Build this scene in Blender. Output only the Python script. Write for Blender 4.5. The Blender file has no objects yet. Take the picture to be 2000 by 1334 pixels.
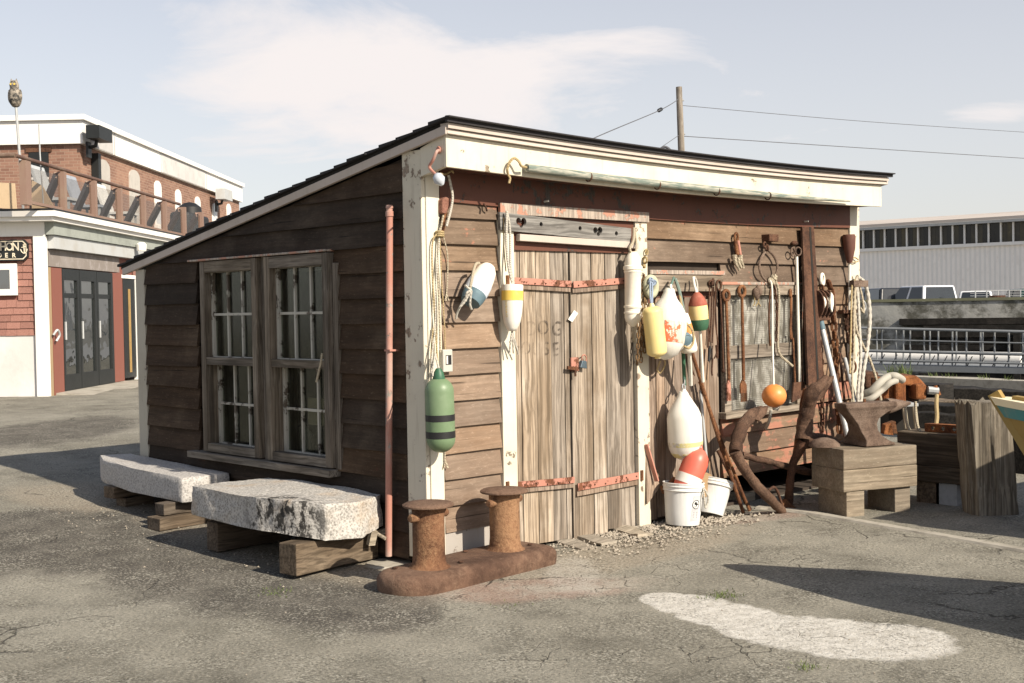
import bpy, bmesh, math, random
from mathutils import Vector, Matrix, noise
random.seed(7)
rnd = random.uniform
PI = math.pi

# ------------------------------------------------------------------ camera, sky, sun
# World axes: X runs right along the shed's front wall, Y runs back along its side wall, Z is up.
SC = bpy.context.scene
CAM = Vector((-4.85164306, -5.82426428, 1.55))
RIGHT = Vector((0.72076268, -0.69297503, -0.01693405))
DOWN = Vector((-0.03024952, -0.00703754, -0.9995176))
FWD = Vector((0.69252157, 0.72092723, -0.02603456))
cam_data = bpy.data.cameras.new('camera')
cam_data.sensor_width = 36.0
cam_data.lens = 43.2
cam_data.clip_start = 0.1
cam_data.clip_end = 3000
cam = bpy.data.objects.new('camera', cam_data)
SC.collection.objects.link(cam)
cam.matrix_world = Matrix(((RIGHT.x, -DOWN.x, -FWD.x, CAM.x), (RIGHT.y, -DOWN.y, -FWD.y, CAM.y),
                           (RIGHT.z, -DOWN.z, -FWD.z, CAM.z), (0, 0, 0, 1)))
SC.camera = cam

SUN_TO = Vector((0.06, -1.0, 0.67)).normalized()
SUN_EL = math.asin(SUN_TO.z)
SUN_AZ = math.atan2(SUN_TO.x, SUN_TO.y)

world = bpy.data.worlds.new('World')
SC.world = world
world.use_nodes = True
wn, wl = world.node_tree.nodes, world.node_tree.links
wn.clear()
w_out = wn.new('ShaderNodeOutputWorld')
w_bg = wn.new('ShaderNodeBackground')
w_bg.inputs['Strength'].default_value = 0.072
sky = wn.new('ShaderNodeTexSky')
sky.sky_type = 'NISHITA'
sky.sun_disc = False
sky.sun_elevation = SUN_EL
sky.sun_rotation = SUN_AZ
sky.air_density = 1.0
sky.dust_density = 1.2
sky.ozone_density = 1.0
w_tc = wn.new('ShaderNodeTexCoord')
w_sep = wn.new('ShaderNodeSeparateXYZ')
wl.new(w_tc.outputs['Generated'], w_sep.inputs[0])
# clouds lie on a high flat layer: direction divided by its height
w_add = wn.new('ShaderNodeMath'); w_add.operation = 'ADD'; w_add.inputs[1].default_value = 0.16
wl.new(w_sep.outputs['Z'], w_add.inputs[0])
w_max = wn.new('ShaderNodeMath'); w_max.operation = 'MAXIMUM'; w_max.inputs[1].default_value = 0.05
wl.new(w_add.outputs[0], w_max.inputs[0])
w_div = wn.new('ShaderNodeVectorMath'); w_div.operation = 'DIVIDE'
w_cmb = wn.new('ShaderNodeCombineXYZ')
wl.new(w_max.outputs[0], w_cmb.inputs[0]); wl.new(w_max.outputs[0], w_cmb.inputs[1]); wl.new(w_max.outputs[0], w_cmb.inputs[2])
wl.new(w_tc.outputs['Generated'], w_div.inputs[0]); wl.new(w_cmb.outputs[0], w_div.inputs[1])
w_map = wn.new('ShaderNodeMapping')
w_map.inputs['Location'].default_value = (3.1, 0.4, 0.0)
w_map.inputs['Scale'].default_value = (0.9, 0.9, 0.9)
wl.new(w_div.outputs[0], w_map.inputs['Vector'])
w_no = wn.new('ShaderNodeTexNoise')
w_no.inputs['Scale'].default_value = 1.9
w_no.inputs['Detail'].default_value = 9
w_no.inputs['Roughness'].default_value = 0.62
w_no.inputs['Distortion'].default_value = 0.5
wl.new(w_map.outputs[0], w_no.inputs['Vector'])
def wm(op, x, y=None):
    nd = wn.new('ShaderNodeMath'); nd.operation = op
    for k, q in enumerate((x, y)):
        if q is None: continue
        if hasattr(q, 'is_output'): wl.new(q, nd.inputs[k])
        else: nd.inputs[k].default_value = q
    return nd.outputs[0]
def wdot(vec):
    nd = wn.new('ShaderNodeVectorMath'); nd.operation = 'DOT_PRODUCT'
    wl.new(w_tc.outputs['Generated'], nd.inputs[0]); nd.inputs[1].default_value = vec
    return nd.outputs['Value']
# cloud banks stand in the sky at these bearings (tangent of bearing, height, width, thickness, weight)
w_az = wm('DIVIDE', wdot(Vector((RIGHT.x, RIGHT.y, 0)).normalized()), wm('MAXIMUM', wdot(Vector((FWD.x, FWD.y, 0)).normalized()), 0.05))
bank = None
for a0, z0, sa, sz, wt_ in ((-0.10, 0.200, 0.10, 0.040, 0.36), (-0.20, 0.175, 0.11, 0.045, 0.34), (0.04, 0.180, 0.13, 0.040, 0.34), (-0.05, 0.130, 0.32, 0.040, 0.20), (0.40, 0.140, 0.06, 0.013, 0.30), (0.22, 0.132, 0.09, 0.012, 0.22), (0.12, 0.215, 0.08, 0.016, 0.14), (-0.24, 0.235, 0.10, 0.02, 0.16)):
    e = wm('ADD', wm('POWER', wm('ABSOLUTE', wm('DIVIDE', wm('SUBTRACT', w_az, a0), sa)), 2.0), wm('POWER', wm('ABSOLUTE', wm('DIVIDE', wm('SUBTRACT', w_sep.outputs['Z'], z0), sz)), 2.0))
    g = wm('MULTIPLY', wm('EXPONENT', wm('MULTIPLY', e, -1.0)), wt_)
    bank = g if bank is None else wm('ADD', bank, g)
w_rmp = wn.new('ShaderNodeMapRange')
w_rmp.interpolation_type = 'SMOOTHSTEP'
w_rmp.inputs['From Min'].default_value = 0.48
w_rmp.inputs['From Max'].default_value = 1.0
w_rmp.inputs['To Min'].default_value = 0.0
w_rmp.inputs['To Max'].default_value = 1.0
wl.new(wm('ADD', w_no.outputs[0], bank), w_rmp.inputs['Value'])
# thin veil low over the horizon, clearing towards the zenith
w_veil = wn.new('ShaderNodeMapRange'); w_veil.interpolation_type = 'SMOOTHSTEP'
w_veil.inputs['From Min'].default_value = 0.10; w_veil.inputs['From Max'].default_value = 0.62
w_veil.inputs['To Min'].default_value = 0.52; w_veil.inputs['To Max'].default_value = 0.03
wl.new(w_sep.outputs['Z'], w_veil.inputs['Value'])
w_clr = wn.new('ShaderNodeMapRange'); w_clr.interpolation_type = 'SMOOTHSTEP'
w_clr.inputs['From Min'].default_value = 0.28; w_clr.inputs['From Max'].default_value = 0.7
w_clr.inputs['To Min'].default_value = 1.0; w_clr.inputs['To Max'].default_value = 0.25
wl.new(w_sep.outputs['Z'], w_clr.inputs['Value'])
w_fac = wm('MAXIMUM', wm('MULTIPLY', w_rmp.outputs[0], w_clr.outputs[0]), w_veil.outputs[0])
w_mix = wn.new('ShaderNodeMix'); w_mix.data_type = 'RGBA'
wl.new(w_fac, w_mix.inputs['Factor'])
w_des = wn.new('ShaderNodeHueSaturation')
w_des.inputs['Saturation'].default_value = 0.80
w_des.inputs['Value'].default_value = 1.25
wl.new(sky.outputs[0], w_des.inputs['Color'])
wl.new(w_des.outputs[0], w_mix.inputs['A'])
w_mix.inputs['B'].default_value = (8.9, 8.35, 8.2, 1)
wl.new(w_mix.outputs['Result'], w_bg.inputs['Color'])
wl.new(w_bg.outputs[0], w_out.inputs['Surface'])

sun_d = bpy.data.lights.new('sun', 'SUN')
sun_d.energy = 5.0
sun_d.angle = math.radians(0.53)
sun_d.color = (1.0, 0.905, 0.76)
sun = bpy.data.objects.new('sun', sun_d)
SC.collection.objects.link(sun)
sun.rotation_euler = (-SUN_TO).to_track_quat('-Z', 'Y').to_euler()
sun.location = (0, -20, 20)

SC.view_settings.view_transform = 'Standard'
SC.view_settings.look = 'None'
SC.view_settings.exposure = 0.56
SC.view_settings.gamma = 1.0
SC.view_settings.use_curve_mapping = False
SC.render.engine = 'CYCLES'
SC.cycles.max_bounces = 6
SC.cycles.diffuse_bounces = 3
SC.cycles.transparent_max_bounces = 12

# ------------------------------------------------------------------ measuring helpers
FPX = 2400.0
def ray(px, py):
    return RIGHT * ((px - 1000) / FPX) + DOWN * ((py - 667) / FPX) + FWD
def F(px, py, v=-0.05):                 # point on a plane parallel to the front wall
    d = ray(px, py); return CAM + d * ((v - CAM.y) / d.y)
def S(px, py, u=0.0):                   # point on a plane parallel to the side wall
    d = ray(px, py); return CAM + d * ((u - CAM.x) / d.x)
def G(px, py, z=-0.05):                 # point at a height
    d = ray(px, py); return CAM + d * ((z - CAM.z) / d.z)
def D(px, py, depth):                   # point at a distance along the view
    return CAM + ray(px, py) * depth
def PL(px, py, p, n):                   # point on any plane
    d = ray(px, py); return CAM + d * ((Vector(p) - CAM).dot(n) / d.dot(n))
def mpp(p):                             # metres for one photo pixel at a point
    return (Vector(p) - CAM).dot(FWD) / FPX
def ground_z(x, y):
    return -0.05 + (0.4 * y * y / (y * y + 40) if y > 0 else 0.0)

# ------------------------------------------------------------------ mesh builder
ORIG = {}
class MB:
    def __init__(s):
        s.v, s.f = [], []
    def add(s, vs, fs):
        o = len(s.v)
        s.v += [Vector(p) for p in vs]
        s.f += [tuple(i + o for i in f) for f in fs]
        return s
    def hexa(s, c):       # 8 corners: bottom 4 ccw, top 4 ccw
        return s.add(c, [(3, 2, 1, 0), (4, 5, 6, 7), (0, 1, 5, 4), (1, 2, 6, 5), (2, 3, 7, 6), (3, 0, 4, 7)])
    def box(s, lo, hi):
        x0, y0, z0 = lo; x1, y1, z1 = hi
        return s.hexa([(x0, y0, z0), (x1, y0, z0), (x1, y1, z0), (x0, y1, z0), (x0, y0, z1), (x1, y0, z1), (x1, y1, z1), (x0, y1, z1)])
    def beam(s, p0, p1, w, h, up=(0, 0, 1), segs=1, jit=0.0):
        p0, p1 = Vector(p0), Vector(p1)
        d = (p1 - p0).normalized()
        u = Vector(up)
        if abs(d.dot(u)) > 0.95: u = Vector((0, -1, 0)) if abs(d.y) < 0.9 else Vector((1, 0, 0))
        sd = d.cross(u).normalized(); u = sd.cross(d).normalized()
        vs, fs = [], []
        for i in range(segs + 1):
            t = i / segs; c = p0.lerp(p1, t)
            for a, b in ((-1, -1), (1, -1), (1, 1), (-1, 1)):
                vs.append(c + sd * (a * w / 2 + rnd(-jit, jit)) + u * (b * h / 2 + rnd(-jit, jit)))
        for i in range(segs):
            k = i * 4
            for j in range(4):
                a, b = k + j, k + (j + 1) % 4
                fs.append((a, b, b + 4, a + 4))
        fs.append((3, 2, 1, 0)); e = segs * 4
        fs.append((e, e + 1, e + 2, e + 3))
        return s.add(vs, fs)
    def tube(s, path, r, n=8, closed=False, cap=True):
        P = [Vector(p) for p in path]; m = len(P)
        R = r if isinstance(r, (list, tuple)) else [r] * m
        vs, fs = [], []
        prev = None
        for i in range(m):
            if closed: t = P[(i + 1) % m] - P[i - 1]
            else: t = P[min(i + 1, m - 1)] - P[max(i - 1, 0)]
            t = t.normalized() if t.length > 1e-9 else Vector((0, 0, 1))
            if prev is None:
                a = Vector((0, 0, 1)) if abs(t.z) < 0.9 else Vector((1, 0, 0))
                nrm = (a - t * a.dot(t)).normalized()
            else:
                nrm = prev - t * prev.dot(t)
                nrm = nrm.normalized() if nrm.length > 1e-6 else Vector((1, 0, 0))
            prev = nrm; bn = t.cross(nrm)
            for k in range(n):
                an = 2 * PI * k / n
                vs.append(P[i] + (nrm * math.cos(an) + bn * math.sin(an)) * R[i])
        for i in range(m if closed else m - 1):
            for k in range(n):
                a = i * n + k; b = i * n + (k + 1) % n; j = ((i + 1) % m) * n
                fs.append((a, b, j + (k + 1) % n, j + k))
        if cap and not closed:
            fs.append(tuple(reversed(range(n)))); fs.append(tuple(range((m - 1) * n, m * n)))
        return s.add(vs, fs)
    def lathe(s, prof, p0, axis, n=24, cap=True, arc=None, ref=None):   # prof: (h, r) along axis from p0
        p0, ax = Vector(p0), Vector(axis).normalized()
        a = Vector(ref) if ref else (Vector((1, 0, 0)) if abs(ax.x) < 0.9 else Vector((0, 0, 1)))
        u = (a - ax * a.dot(ax)).normalized(); w = ax.cross(u)
        vs, fs = [], []
        a0, a1 = arc if arc else (0, 2 * PI)
        nn = n + 1 if arc else n
        for h, r in prof:
            for k in range(nn):
                an = a0 + (a1 - a0) * k / n
                vs.append(p0 + ax * h + (u * math.cos(an) + w * math.sin(an)) * max(r, 1e-4))
        for i in range(len(prof) - 1):
            for k in range(n):
                k2 = k + 1 if arc else (k + 1) % n
                fs.append((i * nn + k, i * nn + k2, (i + 1) * nn + k2, (i + 1) * nn + k))
        if cap and not arc:
            fs.append(tuple(reversed(range(n)))); fs.append(tuple(range((len(prof) - 1) * n, len(prof) * n)))
        return s.add(vs, fs)
    def prism(s, poly, ext):          # flat polygon of 3-d points pushed along a vector
        n = len(poly); P = [Vector(p) for p in poly]; e = Vector(ext)
        vs = P + [p + e for p in P]
        fs = [tuple(range(n)), tuple(reversed(range(n, 2 * n)))]
        fs += [(i, i + n, (i + 1) % n + n, (i + 1) % n) for i in range(n)]
        return s.add(vs, fs)
    def ball(s, c, r, n=10, sc=(1, 1, 1)):
        c = Vector(c); vs, fs = [], []
        for i in range(n + 1):
            th = PI * i / n
            for k in range(2 * n):
                ph = PI * k / n
                vs.append(c + Vector((r * sc[0] * math.sin(th) * math.cos(ph), r * sc[1] * math.sin(th) * math.sin(ph), r * sc[2] * math.cos(th))))
        for i in range(n):
            for k in range(2 * n):
                a = i * 2 * n; b = a + 2 * n; k2 = (k + 1) % (2 * n)
                fs.append((a + k, b + k, b + k2, a + k2))
        return s.add(vs, fs)
    def build(s, name, mat, parent=None, loc=None, smooth=False, bevel=0.0, fix=True):
        me = bpy.data.meshes.new(name)
        if parent is not None: o0 = ORIG[parent.name]
        elif loc is not None: o0 = Vector(loc)
        else:
            lo = Vector((min(p.x for p in s.v), min(p.y for p in s.v), min(p.z for p in s.v)))
            hi = Vector((max(p.x for p in s.v), max(p.y for p in s.v), max(p.z for p in s.v)))
            o0 = Vector(((lo.x + hi.x) / 2, (lo.y + hi.y) / 2, lo.z))
        me.from_pydata([p - o0 for p in s.v], [], s.f)
        if fix:
            bm = bmesh.new(); bm.from_mesh(me)
            bmesh.ops.recalc_face_normals(bm, faces=bm.faces)
            bm.to_mesh(me); bm.free()
        if smooth:
            for p in me.polygons: p.use_smooth = True
            try: me.set_sharp_from_angle(angle=math.radians(42))
            except Exception: pass
        me.materials.append(mat)
        o = bpy.data.objects.new(name, me)
        SC.collection.objects.link(o)
        if parent is not None: o.parent = parent
        else: o.location = o0
        ORIG[o.name] = o0
        if bevel > 0:
            b = o.modifiers.new('edge', 'BEVEL'); b.width = bevel; b.segments = 2; b.limit_method = 'ANGLE'; b.angle_limit = math.radians(35)
        return o

def tag(o, label=None, cat=None, group=None, kind=None):
    if label: o['label'] = label
    if cat: o['category'] = cat
    if group: o['group'] = group
    if kind: o['kind'] = kind
    return o
def thing(name, label, cat, loc, group=None):
    o = bpy.data.objects.new(name, None)
    o.empty_display_size = 0.1
    SC.collection.objects.link(o)
    o.location = loc
    ORIG[o.name] = Vector(loc)
    return tag(o, label, cat, group)
def inst(name, me, parent, loc, rotz=0.0, scale=(1, 1, 1)):        # a piece that shares its mesh with others alike
    o = bpy.data.objects.new(name, me); SC.collection.objects.link(o)
    o.parent = parent
    o.location = Vector(loc) - ORIG[parent.name]
    o.rotation_euler = (0, 0, rotz); o.scale = scale
    ORIG[o.name] = Vector(loc)
    return o
def mesh_only(mb, name, mat, smooth=False):
    me = bpy.data.meshes.new(name); me.from_pydata(mb.v, [], mb.f)
    bm = bmesh.new(); bm.from_mesh(me); bmesh.ops.recalc_face_normals(bm, faces=bm.faces); bm.to_mesh(me); bm.free()
    if smooth:
        for p in me.polygons: p.use_smooth = True
    me.materials.append(mat); return me
def smooth_path(pts, k=4):            # Catmull-Rom through the points
    P = [Vector(p) for p in pts]
    if len(P) < 3: return [P[0].lerp(P[-1], i / k) for i in range(k + 1)]
    out = []
    for i in range(len(P) - 1):
        a, b, c, d = P[max(i - 1, 0)], P[i], P[i + 1], P[min(i + 2, len(P) - 1)]
        for j in range(k):
            t = j / k
            out.append(0.5 * ((2 * b) + (c - a) * t + (2 * a - 5 * b + 4 * c - d) * t * t + (3 * b - a - 3 * c + d) * t ** 3))
    out.append(P[-1]); return out
def rope(mb, pts, r, n=7, k=5): return mb.tube(smooth_path(pts, k), r, n)
def rope3(mb, pts, r):                 # three-strand laid rope: the strands stand out and twist along it
    P = smooth_path(pts, 8); Q = [P[0]]; st_ = r * 0.8; acc = 0.0
    for a, b in zip(P, P[1:]):
        L = (b - a).length; d = st_ - acc
        while d < L: Q.append(a + (b - a) * (d / L)); d += st_
        acc = L - (d - st_)
    if len(Q) < 3: return mb.tube(P, r, 8)
    n = 9; o = len(mb.v); mb.tube(Q, r, n)
    for i in range(len(Q)):
        for k in range(n):
            q = mb.v[o + i * n + k]; f = 0.90 + 0.24 * (abs(math.cos(1.5 * (2 * PI * k / n - i * 0.42)))) - 0.10
            mb.v[o + i * n + k] = Q[i] + (q - Q[i]) * (f * (1 + 0.05 * noise.noise(q * 40)))
    return mb
def ring(mb, c, nrm, R, r, n=20, m=7, sy=1.0, up=None):
    c, nrm = Vector(c), Vector(nrm).normalized()
    a = Vector(up) if up else (Vector((0, 0, 1)) if abs(nrm.z) < 0.9 else Vector((1, 0, 0)))
    u = (a - nrm * a.dot(nrm)).normalized(); w = nrm.cross(u)
    return mb.tube([c + u * (R * sy * math.cos(2 * PI * i / n)) + w * (R * math.sin(2 * PI * i / n)) for i in range(n)], r, m, closed=True)
def chain(mb, pts, L, r, W=None, k=6):                # links one by one along a path
    P = smooth_path(pts, 10); W = W or L * 0.62
    d = [0.0]
    for a, b in zip(P, P[1:]): d.append(d[-1] + (b - a).length)
    pitch = L - 2.2 * r; s_ = L / 2; i = 0
    while s_ < d[-1]:
        j = max(q for q in range(len(d)) if d[q] <= s_); j = min(j, len(P) - 2)
        t = (P[j + 1] - P[j]).normalized(); c = P[j] + t * (s_ - d[j])
        a = Vector((0, -1, 0)) if abs(t.y) < 0.8 else Vector((1, 0, 0))
        w = (a - t * a.dot(t)).normalized(); w2 = t.cross(w)
        an = 0.5 + (PI / 2 if i % 2 else 0) + rnd(-0.3, 0.3)
        side = w * math.cos(an) + w2 * math.sin(an)
        hl, hw = L / 2 - r, W / 2 - r
        pts2 = []
        for q in range(10):
            th = 2 * PI * q / 10
            cx = math.cos(th); sx = math.sin(th)
            pts2.append(c + t * ((hl - hw) * (1 if cx > 0 else -1) + hw * cx) + side * (hw * sx))
        mb.tube(pts2, r, 5, closed=True)
        s_ += pitch; i += 1
    return mb
def cut_holes(o, cutters):
    for i, mb in enumerate(cutters):
        c = mb.build('hole', o.data.materials[0], loc=(0, 0, 0))
        m = o.modifiers.new('hole', 'BOOLEAN'); m.operation = 'DIFFERENCE'; m.object = c; m.solver = 'EXACT'
        bpy.context.view_layer.update()
        dg = bpy.context.evaluated_depsgraph_get()
        me = bpy.data.meshes.new_from_object(o.evaluated_get(dg))
        o.modifiers.remove(m); o.data = me
        bpy.data.objects.remove(c, do_unlink=True)
# ------------------------------------------------------------------ materials
class NT:
    def __init__(s, name):
        s.m = bpy.data.materials.new(name); s.m.use_nodes = True
        s.t = s.m.node_tree; s.t.nodes.clear()
        s.out = s.t.nodes.new('ShaderNodeOutputMaterial')
    def n(s, typ, props=None, **ins):
        nd = s.t.nodes.new('ShaderNode' + typ)
        for k, v in (props or {}).items(): setattr(nd, k, v)
        for k, v in ins.items():
            key = int(k[1:]) if k[0] == 'i' and k[1:].isdigit() else k.replace('_', ' ')
            s.put(nd.inputs[key], v)
        return nd
    def put(s, sock, v):
        if hasattr(v, 'is_output'): s.t.links.new(v, sock)
        else:
            if hasattr(sock.default_value, '__len__') and len(sock.default_value) == 4 and len(v) == 3: v = (*v, 1)
            sock.default_value = v
    def mul(s, a, b): return s.n('Math', {'operation': 'MULTIPLY'}, i0=a, i1=b).outputs[0]
    def add(s, a, b): return s.n('Math', {'operation': 'ADD'}, i0=a, i1=b).outputs[0]
    def sub(s, a, b): return s.n('Math', {'operation': 'SUBTRACT'}, i0=a, i1=b).outputs[0]
    def mx(s, a, b): return s.n('Math', {'operation': 'MAXIMUM'}, i0=a, i1=b).outputs[0]
    def ramp(s, f, lo, hi, a=0.0, b=1.0):
        return s.n('MapRange', {'interpolation_type': 'SMOOTHSTEP'}, Value=f, From_Min=lo, From_Max=hi, To_Min=a, To_Max=b).outputs[0]
    def mix(s, f, a, b, mode='MIX'):
        nd = s.t.nodes.new('ShaderNodeMix'); nd.data_type = 'RGBA'; nd.blend_type = mode
        s.put(nd.inputs['Factor'], f); s.put(nd.inputs['A'], a); s.put(nd.inputs['B'], b)
        return nd.outputs['Result']
    def obj(s): return s.n('TexCoord').outputs['Object']
    def geo(s): return s.n('NewGeometry').outputs['Position']
    def rand(s): return s.n('ObjectInfo').outputs['Random']
    def shift(s, vec, amt=37.0):
        c = s.n('CombineXYZ', X=s.mul(s.rand(), amt), Y=s.mul(s.rand(), amt * 1.7), Z=s.mul(s.rand(), amt * 0.6)).outputs[0]
        return s.n('VectorMath', {'operation': 'ADD'}, i0=vec, i1=c).outputs[0]
    def mapv(s, vec, scale=(1, 1, 1), loc=(0, 0, 0), rot=(0, 0, 0)):
        return s.n('Mapping', None, Vector=vec, Scale=scale, Location=loc, Rotation=rot).outputs[0]
    def noise(s, vec, scale, detail=4, rough=0.55, dist=0.0):
        return s.n('TexNoise', None, Vector=vec, Scale=scale, Detail=detail, Roughness=rough, Distortion=dist).outputs[0]
    def vor(s, vec, scale, feature='F1', out=0):
        return s.n('TexVoronoi', {'feature': feature}, Vector=vec, Scale=scale).outputs[out]
    def done(s, col, rough=0.8, metal=0.0, bump=None, bdist=0.004, bstr=1.0, spec=0.4, **kw):
        p = s.n('BsdfPrincipled', None, Base_Color=col, Roughness=rough, Metallic=metal)
        p.inputs['Specular IOR Level'].default_value = spec
        for k, v in kw.items(): s.put(p.inputs[k.replace('_', ' ')], v)
        if bump is not None:
            b = s.n('Bump', None, Height=bump, Strength=bstr, Distance=bdist)
            s.t.links.new(b.outputs[0], p.inputs['Normal'])
        s.t.links.new(p.outputs[0], s.out.inputs['Surface'])
        s.bsdf = p
        return s.m

def wood(name, ax, dark, mid, light, paint=None, amt=0.0, var=0.35, rough=0.88, knots=0.0, blotch=0.6, st=0.72, rz=0.0):
    t = NT(name)
    v = t.shift(t.mapv(t.obj(), rot=(0, 0, rz)))
    fine = {'X': (0.9, 34, 34), 'Y': (34, 0.9, 34), 'Z': (34, 34, 0.9)}[ax]
    wide = {'X': (0.5, 7, 7), 'Y': (7, 0.5, 7), 'Z': (7, 7, 0.5)}[ax]
    warp = t.noise(v, 2.2, 2)
    vv = t.n('VectorMath', {'operation': 'MULTIPLY_ADD'}, i0=t.n('CombineXYZ', X=warp, Y=warp, Z=warp).outputs[0], i1=(0.05, 0.05, 0.05), i2=v).outputs[0]
    g1 = t.noise(t.mapv(vv, fine), 1.6, 6, 0.62)
    g2 = t.noise(t.mapv(vv, wide), 1.4, 5, 0.6)
    bl = t.noise(v, 1.7, 5, 0.6)
    c = t.mix(t.ramp(g2, 0.28, 0.72), dark, mid)
    c = t.mix(t.mul(t.ramp(bl, 0.42, 0.75), blotch), c, light)
    streak = t.ramp(g1, 0.36, 0.62)
    c = t.mix(t.mul(t.sub(1.0, streak), st), c, tuple(x * 0.42 for x in dark))
    if knots:
        kd = t.vor(t.mapv(v, {'X': (0.9, 3.0, 3.0), 'Y': (3.0, 0.9, 3.0), 'Z': (3.0, 3.0, 0.9)}[ax]), 1.6)
        c = t.mix(t.mul(t.ramp(kd, 0.16, 0.05), knots), c, tuple(x * 0.5 for x in dark))
    if st < 0.6:     # flat sawn clapboard: mottled by weather rather than streaked, with short checks
        mo = t.noise(t.mapv(v, {'X': (3, 9, 9), 'Y': (9, 3, 9), 'Z': (9, 9, 3)}[ax]), 2.2, 7, 0.7)
        c = t.mix(t.mul(t.ramp(mo, 0.40, 0.64), 0.5), c, tuple(x * 0.55 for x in mid))
        fz_ = t.noise(t.mapv(v, {'X': (12, 60, 60), 'Y': (60, 12, 60), 'Z': (60, 60, 12)}[ax]), 2.0, 5, 0.75)
        c = t.mix(t.mul(t.ramp(fz_, 0.56, 0.70), 0.45), c, tuple(x * 1.3 for x in light))
        ck = t.noise(t.mapv(v, {'X': (1.1, 46, 46), 'Y': (46, 1.1, 46), 'Z': (46, 46, 1.1)}[ax]), 1.3, 3, 0.5)
        c = t.mix(t.mul(t.ramp(ck, 0.66, 0.72), 0.8), c, tuple(x * 0.3 for x in dark))
    bright = t.add(1.0 - var / 2, t.mul(t.rand(), var))
    hs = t.n('HueSaturation', None, Value=bright, Color=c, Saturation=t.add(0.85, t.mul(t.rand(), 0.3)))
    c = hs.outputs[0]
    hgt = t.add(t.mul(g1, 0.7), t.mul(g2, 0.5))
    if paint:
        pm = t.noise(v, 4.5, 8, 0.72)
        pm = t.add(pm, t.mul(t.sub(t.noise(t.mapv(vv, wide), 3.0, 4), 0.5), 0.5))
        msk = t.ramp(pm, 0.78 - amt, 0.84 - amt)
        c = t.mix(t.mul(msk, 0.6), c, paint)
    return t.done(c, rough, 0, hgt, 0.006, 0.75, spec=0.25)

def painted(name, col, under, chip=0.12, dirt=(0.30, 0.25, 0.18), rough=0.6, damt=0.35):
    t = NT(name)
    v = t.shift(t.obj(), 11.0)
    n1 = t.noise(v, 9.0, 8, 0.72)
    n2 = t.noise(v, 2.0, 5, 0.6)
    n3 = t.noise(t.mapv(v, (14, 14, 1.2)), 2.0, 5, 0.6)
    c = t.mix(t.mul(t.ramp(n2, 0.45, 0.75), damt), col, dirt)
    c = t.mix(t.mul(t.ramp(n3, 0.52, 0.78), damt * 0.9), c, dirt)
    grain = t.noise(t.mapv(v, (30, 30, 2)), 2.0, 4)
    u = t.mix(t.ramp(grain, 0.35, 0.65), tuple(x * 0.55 for x in under), under)
    msk = t.ramp(t.add(n1, t.mul(t.sub(n2, 0.5), 0.5)), 0.80 - chip, 0.83 - chip)
    c = t.mix(msk, c, u)
    return t.done(c, rough, 0, t.sub(t.mul(grain, 0.4), msk), 0.002, 0.7, spec=0.35)

def rust(name, dark=(0.055, 0.022, 0.012), mid=(0.16, 0.065, 0.028), light=(0.36, 0.17, 0.075), scale=9.0, rough=0.9, amt=0.55):
    t = NT(name)
    v = t.shift(t.obj(), 9.0)
    n1 = t.noise(v, scale, 10, 0.74); n2 = t.noise(v, scale * 7, 6, 0.75); n3 = t.noise(v, scale * 0.35, 3)
    c = t.mix(t.ramp(n1, 0.32, 0.66), dark, mid)
    c = t.mix(t.mul(t.ramp(t.add(t.mul(n2, 0.5), t.mul(n3, 0.5)), 0.44, 0.62), amt), c, light)
    return t.done(c, rough, 0.0, t.add(n1, t.mul(n2, 0.8)), 0.012, 1.0, spec=0.3)

def plain(name, col, rough=0.55, var=0.25, scale=14.0, metal=0.0, dirt=None, damt=0.4, bump=0.0012, spec=0.4):
    t = NT(name)
    v = t.shift(t.obj(), 5.0)
    n1 = t.noise(v, scale, 7, 0.68); n2 = t.noise(v, scale * 0.22, 4, 0.6)
    d = dirt or tuple(x * 0.55 for x in col)
    c = t.mix(t.mul(t.ramp(n1, 0.48, 0.74), var), col, d)
    c = t.mix(t.mul(t.ramp(n2, 0.46, 0.72), damt), c, d)
    return t.done(c, t.add(rough - 0.08, t.mul(n1, 0.16)), metal, n1, bump, 0.6, spec=spec)

def ropemat(name, col):
    t = NT(name)
    v = t.obj()
    w = t.n('TexWave', {'wave_type': 'BANDS', 'bands_direction': 'DIAGONAL'}, Vector=v, Scale=38.0, Distortion=0.8, Detail=1.0).outputs[1]
    n1 = t.noise(v, 40, 4)
    c = t.mix(t.mul(w, 0.4), col, tuple(x * 0.55 for x in col))
    c = t.mix(t.mul(t.ramp(n1, 0.5, 0.8), 0.4), c, tuple(x * 0.6 for x in col))
    return t.done(c, 0.9, 0, t.add(w, n1), 0.003, 0.8, spec=0.2)

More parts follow.
